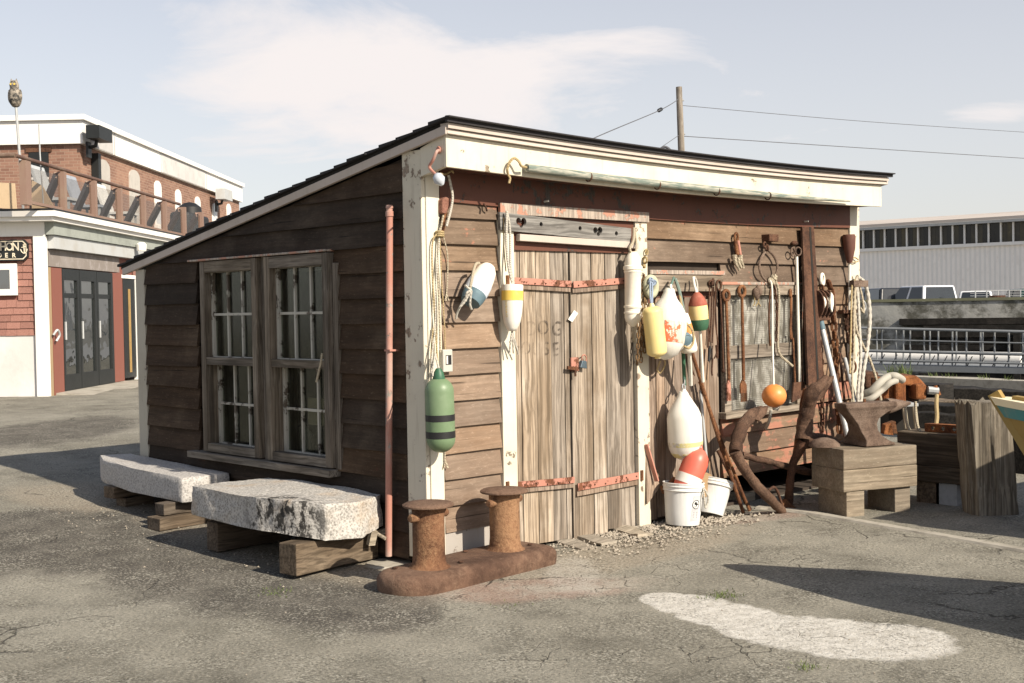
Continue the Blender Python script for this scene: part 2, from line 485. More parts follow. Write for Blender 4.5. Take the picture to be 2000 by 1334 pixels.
def granite(name, base, dark, stain, stain_amt=0.5, lichen=None):
    t = NT(name)
    v = t.obj()
    sp = t.add(t.mul(t.noise(v, 110, 3, 0.8), 0.7), t.mul(t.vor(v, 60), 0.35)); big = t.noise(v, 4.0, 6, 0.62); md = t.noise(v, 17, 7, 0.7)
    c = t.mix(t.ramp(sp, 0.38, 0.62), dark, base)
    pit = t.ramp(t.noise(v, 38, 5, 0.75), 0.60, 0.70)
    c = t.mix(t.mul(pit, 0.5), c, tuple(x * 0.6 for x in dark))
    c = t.mix(t.mul(t.ramp(md, 0.5, 0.75), 0.4), c, tuple(x * 1.12 for x in base))
    c = t.mix(t.mul(t.ramp(big, 0.50, 0.72), stain_amt), c, stain)
    if lichen:      # black growth that runs down one corner of the stone
        (lx, ly, lz), sc, col = lichen
        dv = t.n('VectorMath', {'operation': 'LENGTH'}, i0=t.mapv(v, sc, tuple(-a * b for a, b in zip((lx, ly, lz), sc)))).outputs[1]
        drip = t.noise(t.mapv(v, (17, 17, 10)), 1.0, 6, 0.7)
        m = t.mul(t.ramp(dv, 1.0, 0.55), t.ramp(drip, 0.48, 0.56))
        c = t.mix(m, c, col)
    return t.done(c, 0.85, 0, t.add(t.mul(md, 1.0), t.mul(sp, 0.35)), 0.012, 0.9, spec=0.3)

MAT = {}
# front clapboards: weathered cedar gone grey-brown; side clapboards dark brown, deepened to hold the wall's shade
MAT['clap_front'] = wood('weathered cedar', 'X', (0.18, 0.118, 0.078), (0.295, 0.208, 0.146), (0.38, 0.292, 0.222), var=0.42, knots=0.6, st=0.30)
MAT['clap_red'] = wood('weathered cedar with red paint left', 'X', (0.145, 0.093, 0.062), (0.24, 0.165, 0.115), (0.32, 0.242, 0.18), paint=(0.40, 0.16, 0.11), amt=0.275, var=0.3, st=0.30)
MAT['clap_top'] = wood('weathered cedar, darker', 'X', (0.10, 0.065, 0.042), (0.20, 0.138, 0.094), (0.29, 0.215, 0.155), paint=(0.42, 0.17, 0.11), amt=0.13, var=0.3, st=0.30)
MAT['clap_side'] = wood('shade-darkened brown cedar', 'Y', (0.024, 0.0145, 0.0085), (0.062, 0.040, 0.026), (0.13, 0.096, 0.068), var=0.8, paint=(0.11, 0.03, 0.02), amt=0.08, st=0.30)
MAT['plank_door'] = wood('silvered door plank', 'Z', (0.19, 0.143, 0.10), (0.42, 0.345, 0.27), (0.58, 0.515, 0.44), paint=(0.45, 0.20, 0.13), amt=0.03, var=0.4, knots=0.55)
MAT['plank_panel'] = wood('brown upright board', 'Z', (0.19, 0.13, 0.09), (0.32, 0.24, 0.18), (0.43, 0.345, 0.28), paint=(0.42, 0.17, 0.11), amt=0.08, var=0.35, knots=0.4)
MAT['grey_x'] = wood('grey driftwood', 'X', (0.14, 0.13, 0.12), (0.25, 0.24, 0.225), (0.36, 0.35, 0.33), var=0.15)
MAT['win_wood'] = wood('old window wood', 'Z', (0.105, 0.085, 0.063), (0.24, 0.20, 0.157), (0.38, 0.335, 0.275), var=0.2)
MAT['win_wood_y'] = wood('old window wood across', 'Y', (0.105, 0.085, 0.063), (0.24, 0.20, 0.157), (0.38, 0.335, 0.275), var=0.2)
MAT['win_wood_x'] = wood('grey window wood', 'X', (0.17, 0.135, 0.10), (0.30, 0.25, 0.20), (0.42, 0.37, 0.31), var=0.2, paint=(0.42, 0.17, 0.12), amt=0.05)
MAT['muntin'] = painted('muntin paint', (0.44, 0.42, 0.365), (0.13, 0.105, 0.08), 0.25)
MAT['cream'] = painted('cream trim paint', (0.64, 0.595, 0.485), (0.26, 0.21, 0.15), 0.13, damt=0.28)
MAT['cream_old'] = painted('worn cream paint', (0.60, 0.55, 0.445), (0.30, 0.23, 0.17), 0.22, damt=0.42)
MAT['crown'] = painted('pinkish crown paint', (0.47, 0.405, 0.355), (0.27, 0.2, 0.15), 0.1, damt=0.3)
MAT['red_paint'] = painted('dark red paint', (0.115, 0.043, 0.026), (0.075, 0.06, 0.05), 0.22, dirt=(0.07, 0.03, 0.02), damt=0.4)
MAT['red_trim'] = painted('faded red trim', (0.40, 0.20, 0.14), (0.42, 0.35, 0.29), 0.34, dirt=(0.5, 0.3, 0.22), damt=0.4)
MAT['red_iron'] = painted('salmon hinge paint', (0.42, 0.195, 0.145), (0.16, 0.06, 0.03), 0.27, dirt=(0.27, 0.10, 0.06))
MAT['shingle_roof'] = plain('asphalt roofing', (0.028, 0.026, 0.028), 0.95, 0.4, 40)
MAT['pipe'] = painted('pipe red lead', (0.40, 0.185, 0.14), (0.36, 0.32, 0.28), 0.22, dirt=(0.45, 0.36, 0.31), damt=0.9)
MAT['dark'] = plain('dark interior', (0.02, 0.017, 0.014), 0.95)
MAT['inside'] = plain('shed inside boards', (0.05, 0.037, 0.028), 0.95)
MAT['rust'] = rust('rust')
MAT['rust_boll'] = rust('bollard rust', (0.075, 0.032, 0.017), (0.205, 0.10, 0.052), (0.35, 0.205, 0.11), 6.5, amt=0.7)
MAT['rust_base'] = rust('bollard plate rust', (0.060, 0.032, 0.021), (0.145, 0.083, 0.055), (0.27, 0.175, 0.12), 4.0, amt=0.45)
MAT['rust_dark'] = rust('dark rust', (0.035, 0.018, 0.013), (0.095, 0.045, 0.027), (0.20, 0.10, 0.058), 14)
MAT['rust_grey'] = rust('anvil iron', (0.085, 0.055, 0.040), (0.17, 0.115, 0.085), (0.29, 0.215, 0.165), 16, amt=0.6)
MAT['rust_orange'] = rust('orange rust', (0.08, 0.03, 0.015), (0.26, 0.09, 0.03), (0.42, 0.17, 0.06), 11)
MAT['anchor'] = rust('anchor iron', (0.032, 0.017, 0.011), (0.10, 0.054, 0.034), (0.22, 0.135, 0.09), 11, amt=0.6)
MAT['iron'] = plain('bare iron', (0.10, 0.095, 0.09), 0.5, 0.4, 20, 0.6)
MAT['galv'] = plain('galvanised pole', (0.42, 0.43, 0.43), 0.5, 0.3, 18, 0.25)
MAT['white_plastic'] = painted('white buoy plastic', (0.74, 0.715, 0.65), (0.46, 0.40, 0.30), 0.05, dirt=(0.50, 0.44, 0.32), rough=0.45, damt=0.30)
MAT['bucket'] = painted('bucket plastic', (0.68, 0.68, 0.665), (0.40, 0.37, 0.32), 0.03, dirt=(0.38, 0.36, 0.32), rough=0.45, damt=0.42)
MAT['white_old'] = plain('chalky white foam', (0.80, 0.75, 0.64), 0.75, 0.2, 18, dirt=(0.55, 0.45, 0.30), damt=0.3, bump=0.003)
MAT['yellow'] = plain('faded yellow vinyl', (0.74, 0.60, 0.25), 0.5, 0.25, 10, dirt=(0.80, 0.72, 0.46), damt=0.7)
MAT['yellow_paint'] = plain('yellow buoy paint', (0.72, 0.50, 0.09), 0.65, 0.5, 16, dirt=(0.75, 0.66, 0.40), damt=0.3)
MAT['green'] = plain('faded green vinyl', (0.135, 0.20, 0.108), 0.45, 0.3, 9, dirt=(0.23, 0.30, 0.19), damt=0.5)
MAT['green_dark'] = plain('dark green vinyl', (0.035, 0.11, 0.06), 0.5)
MAT['black'] = plain('black band', (0.016, 0.016, 0.017), 0.55)
MAT['orange'] = plain('orange buoy', (0.72, 0.25, 0.06), 0.45, 0.25, 9, dirt=(0.68, 0.40, 0.2), damt=0.4)
MAT['orange_chip'] = painted('chipped orange paint', (0.55, 0.14, 0.06), (0.8, 0.72, 0.6), 0.34, dirt=(0.6, 0.25, 0.12), damt=0.3)
MAT['red_vinyl'] = plain('faded red vinyl', (0.56, 0.115, 0.075), 0.4, 0.15, 9, dirt=(0.6, 0.24, 0.18), damt=0.3)
MAT['dark_red'] = plain('brick red paint', (0.30, 0.07, 0.04), 0.7, 0.5, 30, dirt=(0.42, 0.2, 0.14), bump=0.003)
MAT['cream_buoy'] = plain('cream yellow paint', (0.80, 0.62, 0.27), 0.7, 0.4, 26, dirt=(0.8, 0.68, 0.42), bump=0.003)
MAT['buoy_green'] = plain('bottle green paint', (0.045, 0.13, 0.07), 0.7, 0.4, 30, bump=0.003)
MAT['buoy_blue'] = plain('slate blue paint', (0.085, 0.14, 0.17), 0.65, 0.5, 18, dirt=(0.19, 0.28, 0.31), bump=0.003)
MAT['pale_blue'] = plain('pale blue paint', (0.55, 0.60, 0.66), 0.65, 0.3, 16, dirt=(0.72, 0.7, 0.64), bump=0.003)
MAT['rope'] = ropemat('pale rope', (0.44, 0.38, 0.28))
MAT['rope_white'] = ropemat('white rope', (0.52, 0.485, 0.42))
MAT['rope_tan'] = ropemat('tan rope', (0.42, 0.32, 0.17))
MAT['rope_blue'] = ropemat('blue rope', (0.30, 0.37, 0.48))
MAT['cable'] = plain('grey cable', (0.10, 0.10, 0.11), 0.7)
MAT['timber_x'] = wood('grey squared timber', 'X', (0.33, 0.28, 0.215), (0.41, 0.355, 0.28), (0.50, 0.45, 0.37), var=0.15, knots=0.5)
MAT['timber_d'] = wood('brown squared timber', 'X', (0.085, 0.062, 0.042), (0.17, 0.13, 0.095), (0.25, 0.205, 0.155), var=0.2)
MAT['timber_turned'] = wood('pale squared timber', 'X', (0.20, 0.155, 0.11), (0.29, 0.238, 0.175), (0.37, 0.315, 0.245), var=0.15, knots=0.7, st=0.45, rz=0.379)
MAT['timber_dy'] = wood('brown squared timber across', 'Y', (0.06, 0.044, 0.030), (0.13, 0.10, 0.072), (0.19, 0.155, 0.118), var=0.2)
MAT['hose'] = plain('dirty hose', (0.36, 0.34, 0.29), 0.7, 0.5, 14, dirt=(0.36, 0.32, 0.26))
MAT['timber_z'] = wood('weathered pile', 'Z', (0.095, 0.076, 0.056), (0.26, 0.228, 0.18), (0.44, 0.40, 0.335), var=0.1, knots=1.0)
MAT['pole_wood'] = wood('pole wood', 'Z', (0.20, 0.165, 0.13), (0.33, 0.285, 0.235), (0.42, 0.38, 0.33), var=0.15)
MAT['tar'] = wood('tarred timber', 'X', (0.008, 0.007, 0.006), (0.022, 0.019, 0.016), (0.07, 0.062, 0.054), var=0.3)
MAT['stick'] = plain('white stick', (0.72, 0.70, 0.62), 0.7, 0.3, 20, dirt=(0.4, 0.35, 0.27))
MAT['stone_a'] = granite('grey granite', (0.50, 0.475, 0.45), (0.29, 0.275, 0.26), (0.42, 0.38, 0.33), 0.4)
# ------------------------------------------------------------------ setting: ground, patches, water
def blob(t, pos, c, r, rot=0.0, noise_s=2.0, noise_a=0.5, soft=0.15, nz=None):
    m = t.mapv(pos, (1 / r[0], 1 / r[1], 0), (0, 0, 0))
    # rotate about the centre: shift first, then rotate and scale
    sh = t.n('VectorMath', {'operation': 'SUBTRACT'}, i0=pos, i1=(c[0], c[1], 0)).outputs[0]
    m = t.n('Mapping', {'vector_type': 'TEXTURE'}, Vector=sh, Rotation=(0, 0, rot), Scale=(r[0], r[1], 1e6)).outputs[0]
    ln = t.n('VectorMath', {'operation': 'LENGTH'}, i0=m).outputs[1]
    n = nz if nz is not None else t.noise(pos, noise_s, 6, 0.65)
    ln = t.add(ln, t.mul(t.sub(n, 0.5), noise_a))
    return t.ramp(ln, 1.0 + soft, 1.0 - soft)
def two(px, py, z=-0.05):
    p = G(px, py, z); return (p.x, p.y)

def ground_mat():
    t = NT('worn asphalt yard')
    pos = t.geo()
    flat = t.n('VectorMath', {'operation': 'MULTIPLY'}, i0=pos, i1=(1, 1, 0)).outputs[0]
    nbig = t.noise(flat, 0.55, 6, 0.6); nmid = t.noise(flat, 2.3, 7, 0.66); nfine = t.noise(flat, 60, 4, 0.75); ngrit = t.noise(flat, 170, 2, 0.8)
    nblob = t.noise(flat, 2.6, 8, 0.68)
    c = t.mix(t.ramp(nbig, 0.34, 0.66), (0.170, 0.159, 0.129), (0.252, 0.238, 0.198))
    c = t.mix(t.mul(t.ramp(nmid, 0.46, 0.72), 0.55), c, (0.33, 0.308, 0.252))
    c = t.mix(t.mul(t.ramp(nmid, 0.50, 0.30), 0.7), c, (0.088, 0.082, 0.066))
    # smoother dark asphalt laid over the left and the near corner
    dark = None
    for px_, py_, r_ in ((20, 1060, .62), (130, 1045, .62), (260, 1050, .60), (400, 1078, .56), (520, 1118, .46), (640, 1155, .36), (760, 1182, .26), (330, 1100, .3)):
        w_ = blob(t, flat, two(px_, py_ + 12), (r_ * 1.05, r_ * 2.0), -0.765, nz=nblob, noise_a=0.9, soft=0.22)
        dark = w_ if dark is None else t.mx(dark, w_)
    d2 = blob(t, flat, two(110, 850, 0.15), (1.6, 0.8), 0.75, nz=nblob, noise_a=0.9, soft=0.25)
    dm = t.mx(dark, d2)
    c = t.mix(t.mul(dm, t.ramp(t.noise(flat, 5.0, 6, 0.7), 0.25, 0.6, 0.6, 0.95)), c, t.mix(t.ramp(nmid, 0.35, 0.7), (0.055, 0.050, 0.044), (0.105, 0.095, 0.082)))
    # sandy washed strip along the stone benches and the front of the shed
    s1 = blob(t, flat, two(560, 1075, -0.03), (0.33, 1.75), 0.02, nz=nblob, noise_a=0.6, soft=0.3)
    s2 = blob(t, flat, two(1180, 1090), (1.5, 0.32), 0.0, nz=nblob, noise_a=0.8, soft=0.3)
    s3 = blob(t, flat, two(180, 985, 0.0), (0.5, 0.9), 0.3, nz=nblob, noise_a=0.9, soft=0.3)
    c = t.mix(t.mul(t.mx(t.mx(s1, s2), s3), 0.72), c, t.mix(t.ramp(nfine, 0.35, 0.65), (0.20, 0.165, 0.12), (0.36, 0.315, 0.25)))
    # pinkish brick dust near the bollard plate, more by the buckets
    p1 = blob(t, flat, two(1055, 1150), (0.62, 0.26), -0.5, nz=nblob, noise_a=1.2, soft=0.3)
    p2 = blob(t, flat, two(1470, 1010), (0.55, 0.18), -0.3, nz=nblob, noise_a=1.3, soft=0.3)
    c = t.mix(t.mul(t.mx(p1, p2), 0.8), c, t.mix(t.ramp(nmid, 0.4, 0.6), (0.29, 0.20, 0.16), (0.37, 0.325, 0.275)))
    # bare white concrete showing through the asphalt
    nrag = t.add(t.mul(nblob, 0.6), t.mul(t.noise(flat, 9.0, 8, 0.75), 0.4))
    wm = None
    for px_, py_, r_ in ((1300, 1170, .15), (1350, 1180, .22), (1420, 1200, .25), (1500, 1226, .27), (1575, 1238, .32), (1650, 1245, .34), (1720, 1252, .33), (1765, 1262, .14)):
        w_ = blob(t, flat, two(px_, py_), (r_, r_), 0.0, nz=nrag, noise_a=1.1, soft=0.10)
        wm = w_ if wm is None else t.mx(wm, w_)
    w4 = blob(t, flat, two(1120, 1120), (0.16, 0.5), -0.75, nz=nblob, noise_a=1.3, soft=0.3)
    wm = t.mx(wm, t.mul(w4, 0.3))
    c = t.mix(t.mul(wm, t.ramp(t.noise(flat, 22, 6, 0.75), 0.30, 0.46, 0.45, 1.0)), c, t.mix(t.ramp(t.noise(flat, 14, 6, 0.7), 0.35, 0.62), (0.46, 0.435, 0.39), (0.64, 0.615, 0.565)))
    # cracks
    wv = t.n('VectorMath', {'operation': 'ADD'}, i0=flat, i1=t.n('VectorMath', {'operation': 'SCALE'}, i0=t.n('TexNoise', None, Vector=flat, Scale=2.2, Detail=6).outputs[1], Scale=0.55).outputs[0]).outputs[0]
    ce = t.n('TexVoronoi', {'feature': 'DISTANCE_TO_EDGE'}, Vector=wv, Scale=0.85).outputs[0]
    gate = t.ramp(t.noise(flat, 0.9, 3, 0.5), 0.53, 0.62)
    ragged = t.mul(t.sub(t.noise(flat, 26, 5, 0.75), 0.5), 0.030)
    crk = t.mul(t.ramp(t.add(ce, ragged), 0.010, 0.001), gate)
    ce2 = t.n('TexVoronoi', {'feature': 'DISTANCE_TO_EDGE'}, Vector=wv, Scale=3.4).outputs[0]
    gate2 = t.mx(blob(t, flat, two(1250, 1125), (1.5, 0.5), -0.3, nz=nblob, noise_a=1.0, soft=0.3), blob(t, flat, two(1350, 1270), (1.0, 0.3), -0.72, nz=nblob, noise_a=1.0, soft=0.3))
    crk = t.mx(crk, t.mul(t.ramp(t.add(ce2, t.mul(ragged, 1.6)), 0.018, 0.002), t.mul(gate2, t.ramp(nmid, 0.48, 0.6))))
    c = t.mix(t.mul(crk, 0.72), c, (0.03, 0.027, 0.022))
    # grit and the stones of the asphalt
    vcol = t.n('RGBToBW', None, Color=t.n('TexVoronoi', None, Vector=flat, Scale=95.0).outputs['Color']).outputs[0]
    stones = t.ramp(t.noise(flat, 3.1, 4, 0.6), 0.40, 0.62, 0.25, 1.0)
    c = t.mix(t.mul(t.ramp(vcol, 0.66, 0.78), t.mul(stones, 0.6)), c, (0.42, 0.40, 0.34))
    c = t.mix(t.mul(t.ramp(vcol, 0.34, 0.22), t.mul(stones, 0.6)), c, (0.055, 0.051, 0.042))
    c = t.mix(t.mul(t.ramp(nfine, 0.52, 0.68), 0.6), c, (0.44, 0.39, 0.31))
    c = t.mix(t.mul(t.ramp(nfine, 0.48, 0.32), 0.7), c, (0.050, 0.044, 0.034))
    c = t.mix(t.mul(t.ramp(ngrit, 0.62, 0.74), 0.45), c, (0.48, 0.45, 0.40))
    h = t.add(t.mul(nfine, 0.6), t.add(t.mul(nmid, 1.2), t.mul(ngrit, 0.22)))
    h = t.sub(h, t.mul(crk, 1.4))
    return t.done(c, 0.93, 0, h, 0.012, 0.85, spec=0.2)
MAT['ground'] = ground_mat()
MAT['concrete'] = plain('pale concrete', (0.38, 0.35, 0.295), 0.9, 0.7, 14, dirt=(0.20, 0.18, 0.145), damt=0.7, bump=0.006)
MAT['far_ground'] = plain('far yard', (0.22, 0.21, 0.19), 0.95, 0.4, 0.3)

# quay edge: the yard ends at a line to the right, beyond it lies the slip of water
QA, QB = Vector((13.69, 2.29, 0)), Vector((14.29, 5.28, 0))
qd = (QB - QA).normalized(); qn = Vector((qd.y, -qd.x, 0))     # qn points out over the water
def quay_x(y): return QA.x + (y - QA.y) * qd.x / qd.y
xs = [-45, -32, -24, -18, -14, -11, -9, -7.5, -6.5] + [-5.8 + 0.16 * i for i in range(66)] + [5, 5.6, 6.4, 7.5, 9, 11]
ys = [-40, -28, -20, -15, -11, -9, -8, -7] + [-6.4 + 0.16 * i for i in range(58)] + [3.1, 3.5, 4, 4.6, 5.3, 6.2, 7.4, 9, 11, 13.5, 17, 22, 30, 42, 60, 90, 140]
gm = MB()
vs, fs = [], []
W_ = len(xs) + 1
for y in ys:
    for x in xs + [None]:
        xx = quay_x(y) if x is None else x
        if x is not None and x > quay_x(y) - 0.6: xx = quay_x(y) - 0.6 + 0.05 * (xs.index(x) / len(xs))
        z = ground_z(xx, y) + (0.016 * (noise.noise((xx * 0.9, y * 0.9, 1)) + 0.5 * noise.noise((xx * 2.6, y * 2.6, 5))) if -8 < xx < 8 and -8 < y < 9 else 0)
        if -8 < xx < 8 and y > -0.02 and y < 0.3: z = min(z, -0.04)
        vs.append((xx, y, z))
for j in range(len(ys) - 1):
    for i in range(W_ - 1):
        a = j * W_ + i; fs.append((a, a + 1, a + W_ + 1, a + W_))
gm.add(vs, fs)
tag(gm.build('ground', MAT['ground'], loc=(0, 0, 0), smooth=True), kind='structure')

# quay wall face and its pale cap
qw = MB()
for a, b in ((-40, 110),):
    p0 = QA + qd * a; p1 = QA + qd * b
    qw.hexa([p0 + Vector((0, 0, -3)), p1 + Vector((0, 0, -3)), p1 + qn * 0.25 + Vector((0, 0, -3)), p0 + qn * 0.25 + Vector((0, 0, -3)),
             p0 + Vector((0, 0, 0.02)), p1 + Vector((0, 0, 0.02)), p1 + qn * 0.25 + Vector((0, 0, 0.02)), p0 + qn * 0.25 + Vector((0, 0, 0.02))])
tag(qw.build('quay_wall', MAT['tar']), kind='structure')
qc = MB()
qc.beam(QA + qd * -14 + qn * -0.05 + Vector((0, 0, 0.24)), QA + qd * 40 + qn * -0.05 + Vector((0, 0, 0.24)), 0.34, 0.20, segs=40, jit=0.012)
tag(qc.build('quay_cap', MAT['concrete']), kind='structure')

# water of the slip
wt = NT('harbour water')
wv = wt.geo()
wh = wt.add(wt.noise(wt.mapv(wv, (1, 1, 0)), 3.0, 5, 0.6), wt.mul(wt.noise(wt.mapv(wv, (1, 1, 0)), 0.7, 3), 1.5))
MAT['water'] = wt.done((0.02, 0.03, 0.03), 0.08, 0, wh, 0.06, 0.5, spec=0.6)
wm_ = MB().add([QA + qd * -40 + qn * 0.2 + Vector((0, 0, -2.0)), QA + qd * 130 + qn * 0.2 + Vector((0, 0, -2.0)), QA + qd * 130 + qn * 60 + Vector((0, 0, -2.0)), QA + qd * -40 + qn * 60 + Vector((0, 0, -2.0))], [(0, 1, 2, 3)])
tag(wm_.build('water', MAT['water']), kind='structure')

# concrete kerb strip with a joint beside it, running to the right from the anchor
kp = [G(1480, 992), G(1560, 1000), G(1700, 1024), G(1850, 1050), G(2010, 1078), G(2200, 1112)]
kp = smooth_path(kp, 5)
km = MB(); kv, kf = [], []
for i, p in enumerate(kp):
    t_ = (kp[min(i + 1, len(kp) - 1)] - kp[max(i - 1, 0)]); n_ = Vector((t_.y, -t_.x, 0)).normalized()
    wdt = 0.055 + 0.02 * noise.noise((i * 0.8, 0, 0))
    for s_, z_ in ((-1, -0.004), (-0.7, 0.012), (0.7, 0.012), (1, -0.004)):
        kv.append(p + n_ * (wdt * s_) + Vector((0, 0, z_ + 0.004)))
for i in range(len(kp) - 1):
    for k in range(3):
        a = i * 4 + k; kf.append((a, a + 1, a + 5, a + 4))
km.add(kv, kf)
tag(km.build('kerb_strip', MAT['concrete']), kind='structure')

# gravel by the door sill and loose grit, one mass
gr = MB()
def pebble(c, r):
    a = [Vector((rnd(.7, 1.2) * x, rnd(.7, 1.2) * y, rnd(.6, 1) * z)) * r + Vector(c) for x, y, z in ((1, 0, 0), (-1, 0, 0), (0, 1, 0), (0, -1, 0), (0, 0, 1), (0, 0, -1))]
    gr.add(a, [(0, 2, 4), (2, 1, 4), (1, 3, 4), (3, 0, 4), (2, 0, 5), (1, 2, 5), (3, 1, 5), (0, 3, 5)])
for i in range(1500):
    x = random.gauss(1.75, 0.42); y = -abs(random.gauss(0.0, 0.26)) - 0.01
    if y < -0.75 or x < 0.75 or x > 2.75: continue
    pebble((x, y, ground_z(x, y) + rnd(0.0, 0.014)), rnd(0.004, 0.016))
for i in range(420):
    x = rnd(-3.2, 4.0); y = rnd(-4.0, -0.1)
    pebble((x, y, ground_z(x, y) + 0.004), rnd(0.002, 0.006))
for i in range(120):
    y = rnd(0.0, 3.4); x = random.gauss(-0.55, 0.28)
    pebble((x, y, ground_z(x, y) + 0.006), rnd(0.003, 0.010))
for i in range(160):
    x = random.gauss(2.6, 0.22); y = random.gauss(-0.28, 0.1)
    pebble((x, y, ground_z(x, y) + 0.008), rnd(0.006, 0.022))
tag(gr.build('gravel', plain('gravel', (0.36, 0.315, 0.255), 0.9, 0.8, 30, dirt=(0.14, 0.12, 0.095)), loc=(0, 0, -0.05), fix=False), kind='stuff')

# weeds
MAT['grass'] = plain('grass blades', (0.10, 0.14, 0.035), 0.8, 0.4, 12, dirt=(0.17, 0.16, 0.06))
ws = MB()
def tuft(c, n, spread, h):
    for i in range(n):
        b = Vector(c) + Vector((random.gauss(0, spread), random.gauss(0, spread), 0))
        d = Vector((rnd(-1, 1), rnd(-1, 1), rnd(0.5, 1.6))).normalized() * rnd(0.5, 1) * h
        s_ = Vector((-d.y, d.x, 0)).normalized() * 0.0035 * (h / 0.05) ** 0.5
        ws.add([b - s_, b + s_, b + d], [(0, 1, 2)])
for px, py, n, sp, h in ((1412, 1164, 130, 0.05, 0.03), (540, 1155, 120, 0.06, 0.02), (1575, 1305, 60, 0.03, 0.03), (1000, 1185, 30, 0.06, 0.02), (170, 985, 60, 0.08, 0.03)):
    p = G(px, py, -0.045); tuft((p.x, p.y, -0.045), n, sp, h)
for px in (1738, 1745, 1762, 1768, 1771, 1853, 1925, 1818, 1970):
    p = PL(px, 738, QA, qn); tuft((p.x, p.y, 0.33), 16, 0.05, 0.30 if px < 1800 else 0.14)
tag(ws.build('weeds', MAT['grass'], loc=(0, 0, 0), fix=False), kind='stuff')
# ------------------------------------------------------------------ the shed
shed = thing('fishing_shed', 'small lean-to fishing shed with dark weathered clapboards, cream trim and plank doors', 'shed', (2.5, 1.8, -0.05))
W_U, W_V = 5.03, 3.62
def roof_z(v): return 2.648 - 0.1692 * v           # top of the roof
def sag(u): return -0.042 * max(0.0, 1 - ((u - 2.6) / 2.7) ** 2)

def clap(p0, p1, z0, z1, out, mat, name='clapboard', top=None, wob=0.004):
    """one bevelled board from p0 to p1 (plan points on the wall face); 'out' is the wall's outward direction"""
    mb = MB(); p0, p1, out = Vector((p0[0], p0[1], 0)), Vector((p1[0], p1[1], 0)), Vector(out)
    n = max(3, int((p1 - p0).length / 0.25)); vs, fs = [], []
    ph = rnd(0, 50)
    for i in range(n + 1):
        t = i / n; c = p0.lerp(p1, t)
        w = wob * noise.noise((ph + t * n * 0.6, 0, 0)); bo = 0.003 * noise.noise((ph + t * n * 0.5, 7, 0))
        zt = z1 + 0.022 if top is None else min(z1 + 0.022, top(c))
        for o_, z_ in ((0.004, z0 + w), (0.040 + bo, z0 + w), (0.012 + bo * 0.5, max(zt, z0 + w + 0.002)), (0.004, max(zt, z0 + w + 0.002))):
            vs.append(c + out * o_ + Vector((0, 0, z_)))
    for i in range(n):
        for j in range(4):
            a, b = i * 4 + j, i * 4 + (j + 1) % 4
            fs.append((a, b, b + 4, a + 4))
    fs.append((3, 2, 1, 0)); e = n * 4; fs.append((e, e + 1, e + 2, e + 3))
    mb.add(vs, fs)
    return mb.build(name, mat, shed)

# inner lining behind the boards, with the openings left free
lin = MB()
def fl(u0, u1, z0, z1): lin.box((u0, 0.012, z0), (u1, 0.05, z1))
fl(0.10, 0.66, -0.02, 2.5); fl(0.66, 2.0, 1.96, 2.5); fl(2.0, 2.96, -0.02, 2.5); fl(2.96, 3.08, 0.215, 2.5); fl(3.08, 4.02, 0.215, 0.76); fl(3.08, 4.02, 1.67, 2.5); fl(4.02, 4.75, 0.215, 2.5); fl(4.75, 4.96, -0.02, 2.5)
def slp(v0, v1, z0, z1=None):
    a = z1 if z1 is not None else roof_z(v0) - 0.11; b = z1 if z1 is not None else roof_z(v1) - 0.11
    lin.hexa([(0.012, v0, z0), (0.05, v0, z0), (0.05, v1, z0), (0.012, v1, z0), (0.012, v0, a), (0.05, v0, a), (0.05, v1, b), (0.012, v1, b)])
slp(0.10, 0.97, -0.02); slp(0.97, 2.66, -0.02, 0.478); slp(0.97, 2.66, 1.952); slp(2.66, 3.55, -0.02)
lin.build('lining', MAT['inside'], shed)
bk = MB()
bk.hexa([(0.1, 3.55, -0.05), (4.96, 3.55, -0.05), (4.96, 3.60, -0.05), (0.1, 3.60, -0.05), (0.1, 3.55, 1.93), (4.96, 3.55, 1.93), (4.96, 3.60, 1.92), (0.1, 3.60, 1.92)])
bk.build('back_wall', MAT['inside'], shed)
bk = MB()
bk.hexa([(4.98, 0.02, -0.05), (5.03, 0.02, -0.05), (5.03, 3.55, -0.05), (4.98, 3.55, -0.05), (4.98, 0.02, 2.53), (5.03, 0.02, 2.53), (5.03, 3.55, 1.94), (4.98, 3.55, 1.94)])
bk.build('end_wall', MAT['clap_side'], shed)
MB().box((0.05, 0.06, -0.08), (4.97, 3.55, -0.03)).build('floor_boards', MAT['inside'], shed)

# clapboards: rows of 0.1635 m on the corner side, 0.1685 m on the right
for k in range(-2, 12):
    z0 = 0.33 + 0.1635 * k; z1 = z0 + 0.1635
    if z0 < 2.2 and z0 > 0.1:
        clap((0.112, 0), (0.603, 0), z0, min(z1, 2.25), (0, -1, 0), MAT['clap_front'] if k < 9 else MAT['clap_top'])
MB().beam((0.112, -0.012, 0.06), (0.603, -0.012, 0.06), 0.03, 0.22).build('skirt_board', painted('skirt paint', (0.36, 0.33, 0.30), (0.22, 0.17, 0.13), 0.2), shed)
for k in range(-2, 13):
    z0 = 0.369 + 0.1685 * k; z1 = z0 + 0.1685
    if z0 > 2.2 or z0 < 0.1: continue
    m = MAT['clap_top'] if z0 > 1.5 else (MAT['clap_red'] if z0 < 0.72 else MAT['clap_front'])
    if z0 >= 1.70:
        if z0 < 1.8: clap((2.995, 0), (4.885, 0), z0, min(z1, 2.25), (0, -1, 0), m)
        else:
            cutu = rnd(3.2, 4.3)
            clap((2.09, 0), (4.885, 0), z0, min(z1, 2.25), (0, -1, 0), m)
    elif z0 < 0.6:
        clap((2.985, 0), (4.885, 0), z0, min(z1, 0.67), (0, -1, 0), m)
    else:
        clap((4.10, 0), (4.885, 0), z0, z1, (0, -1, 0), m)
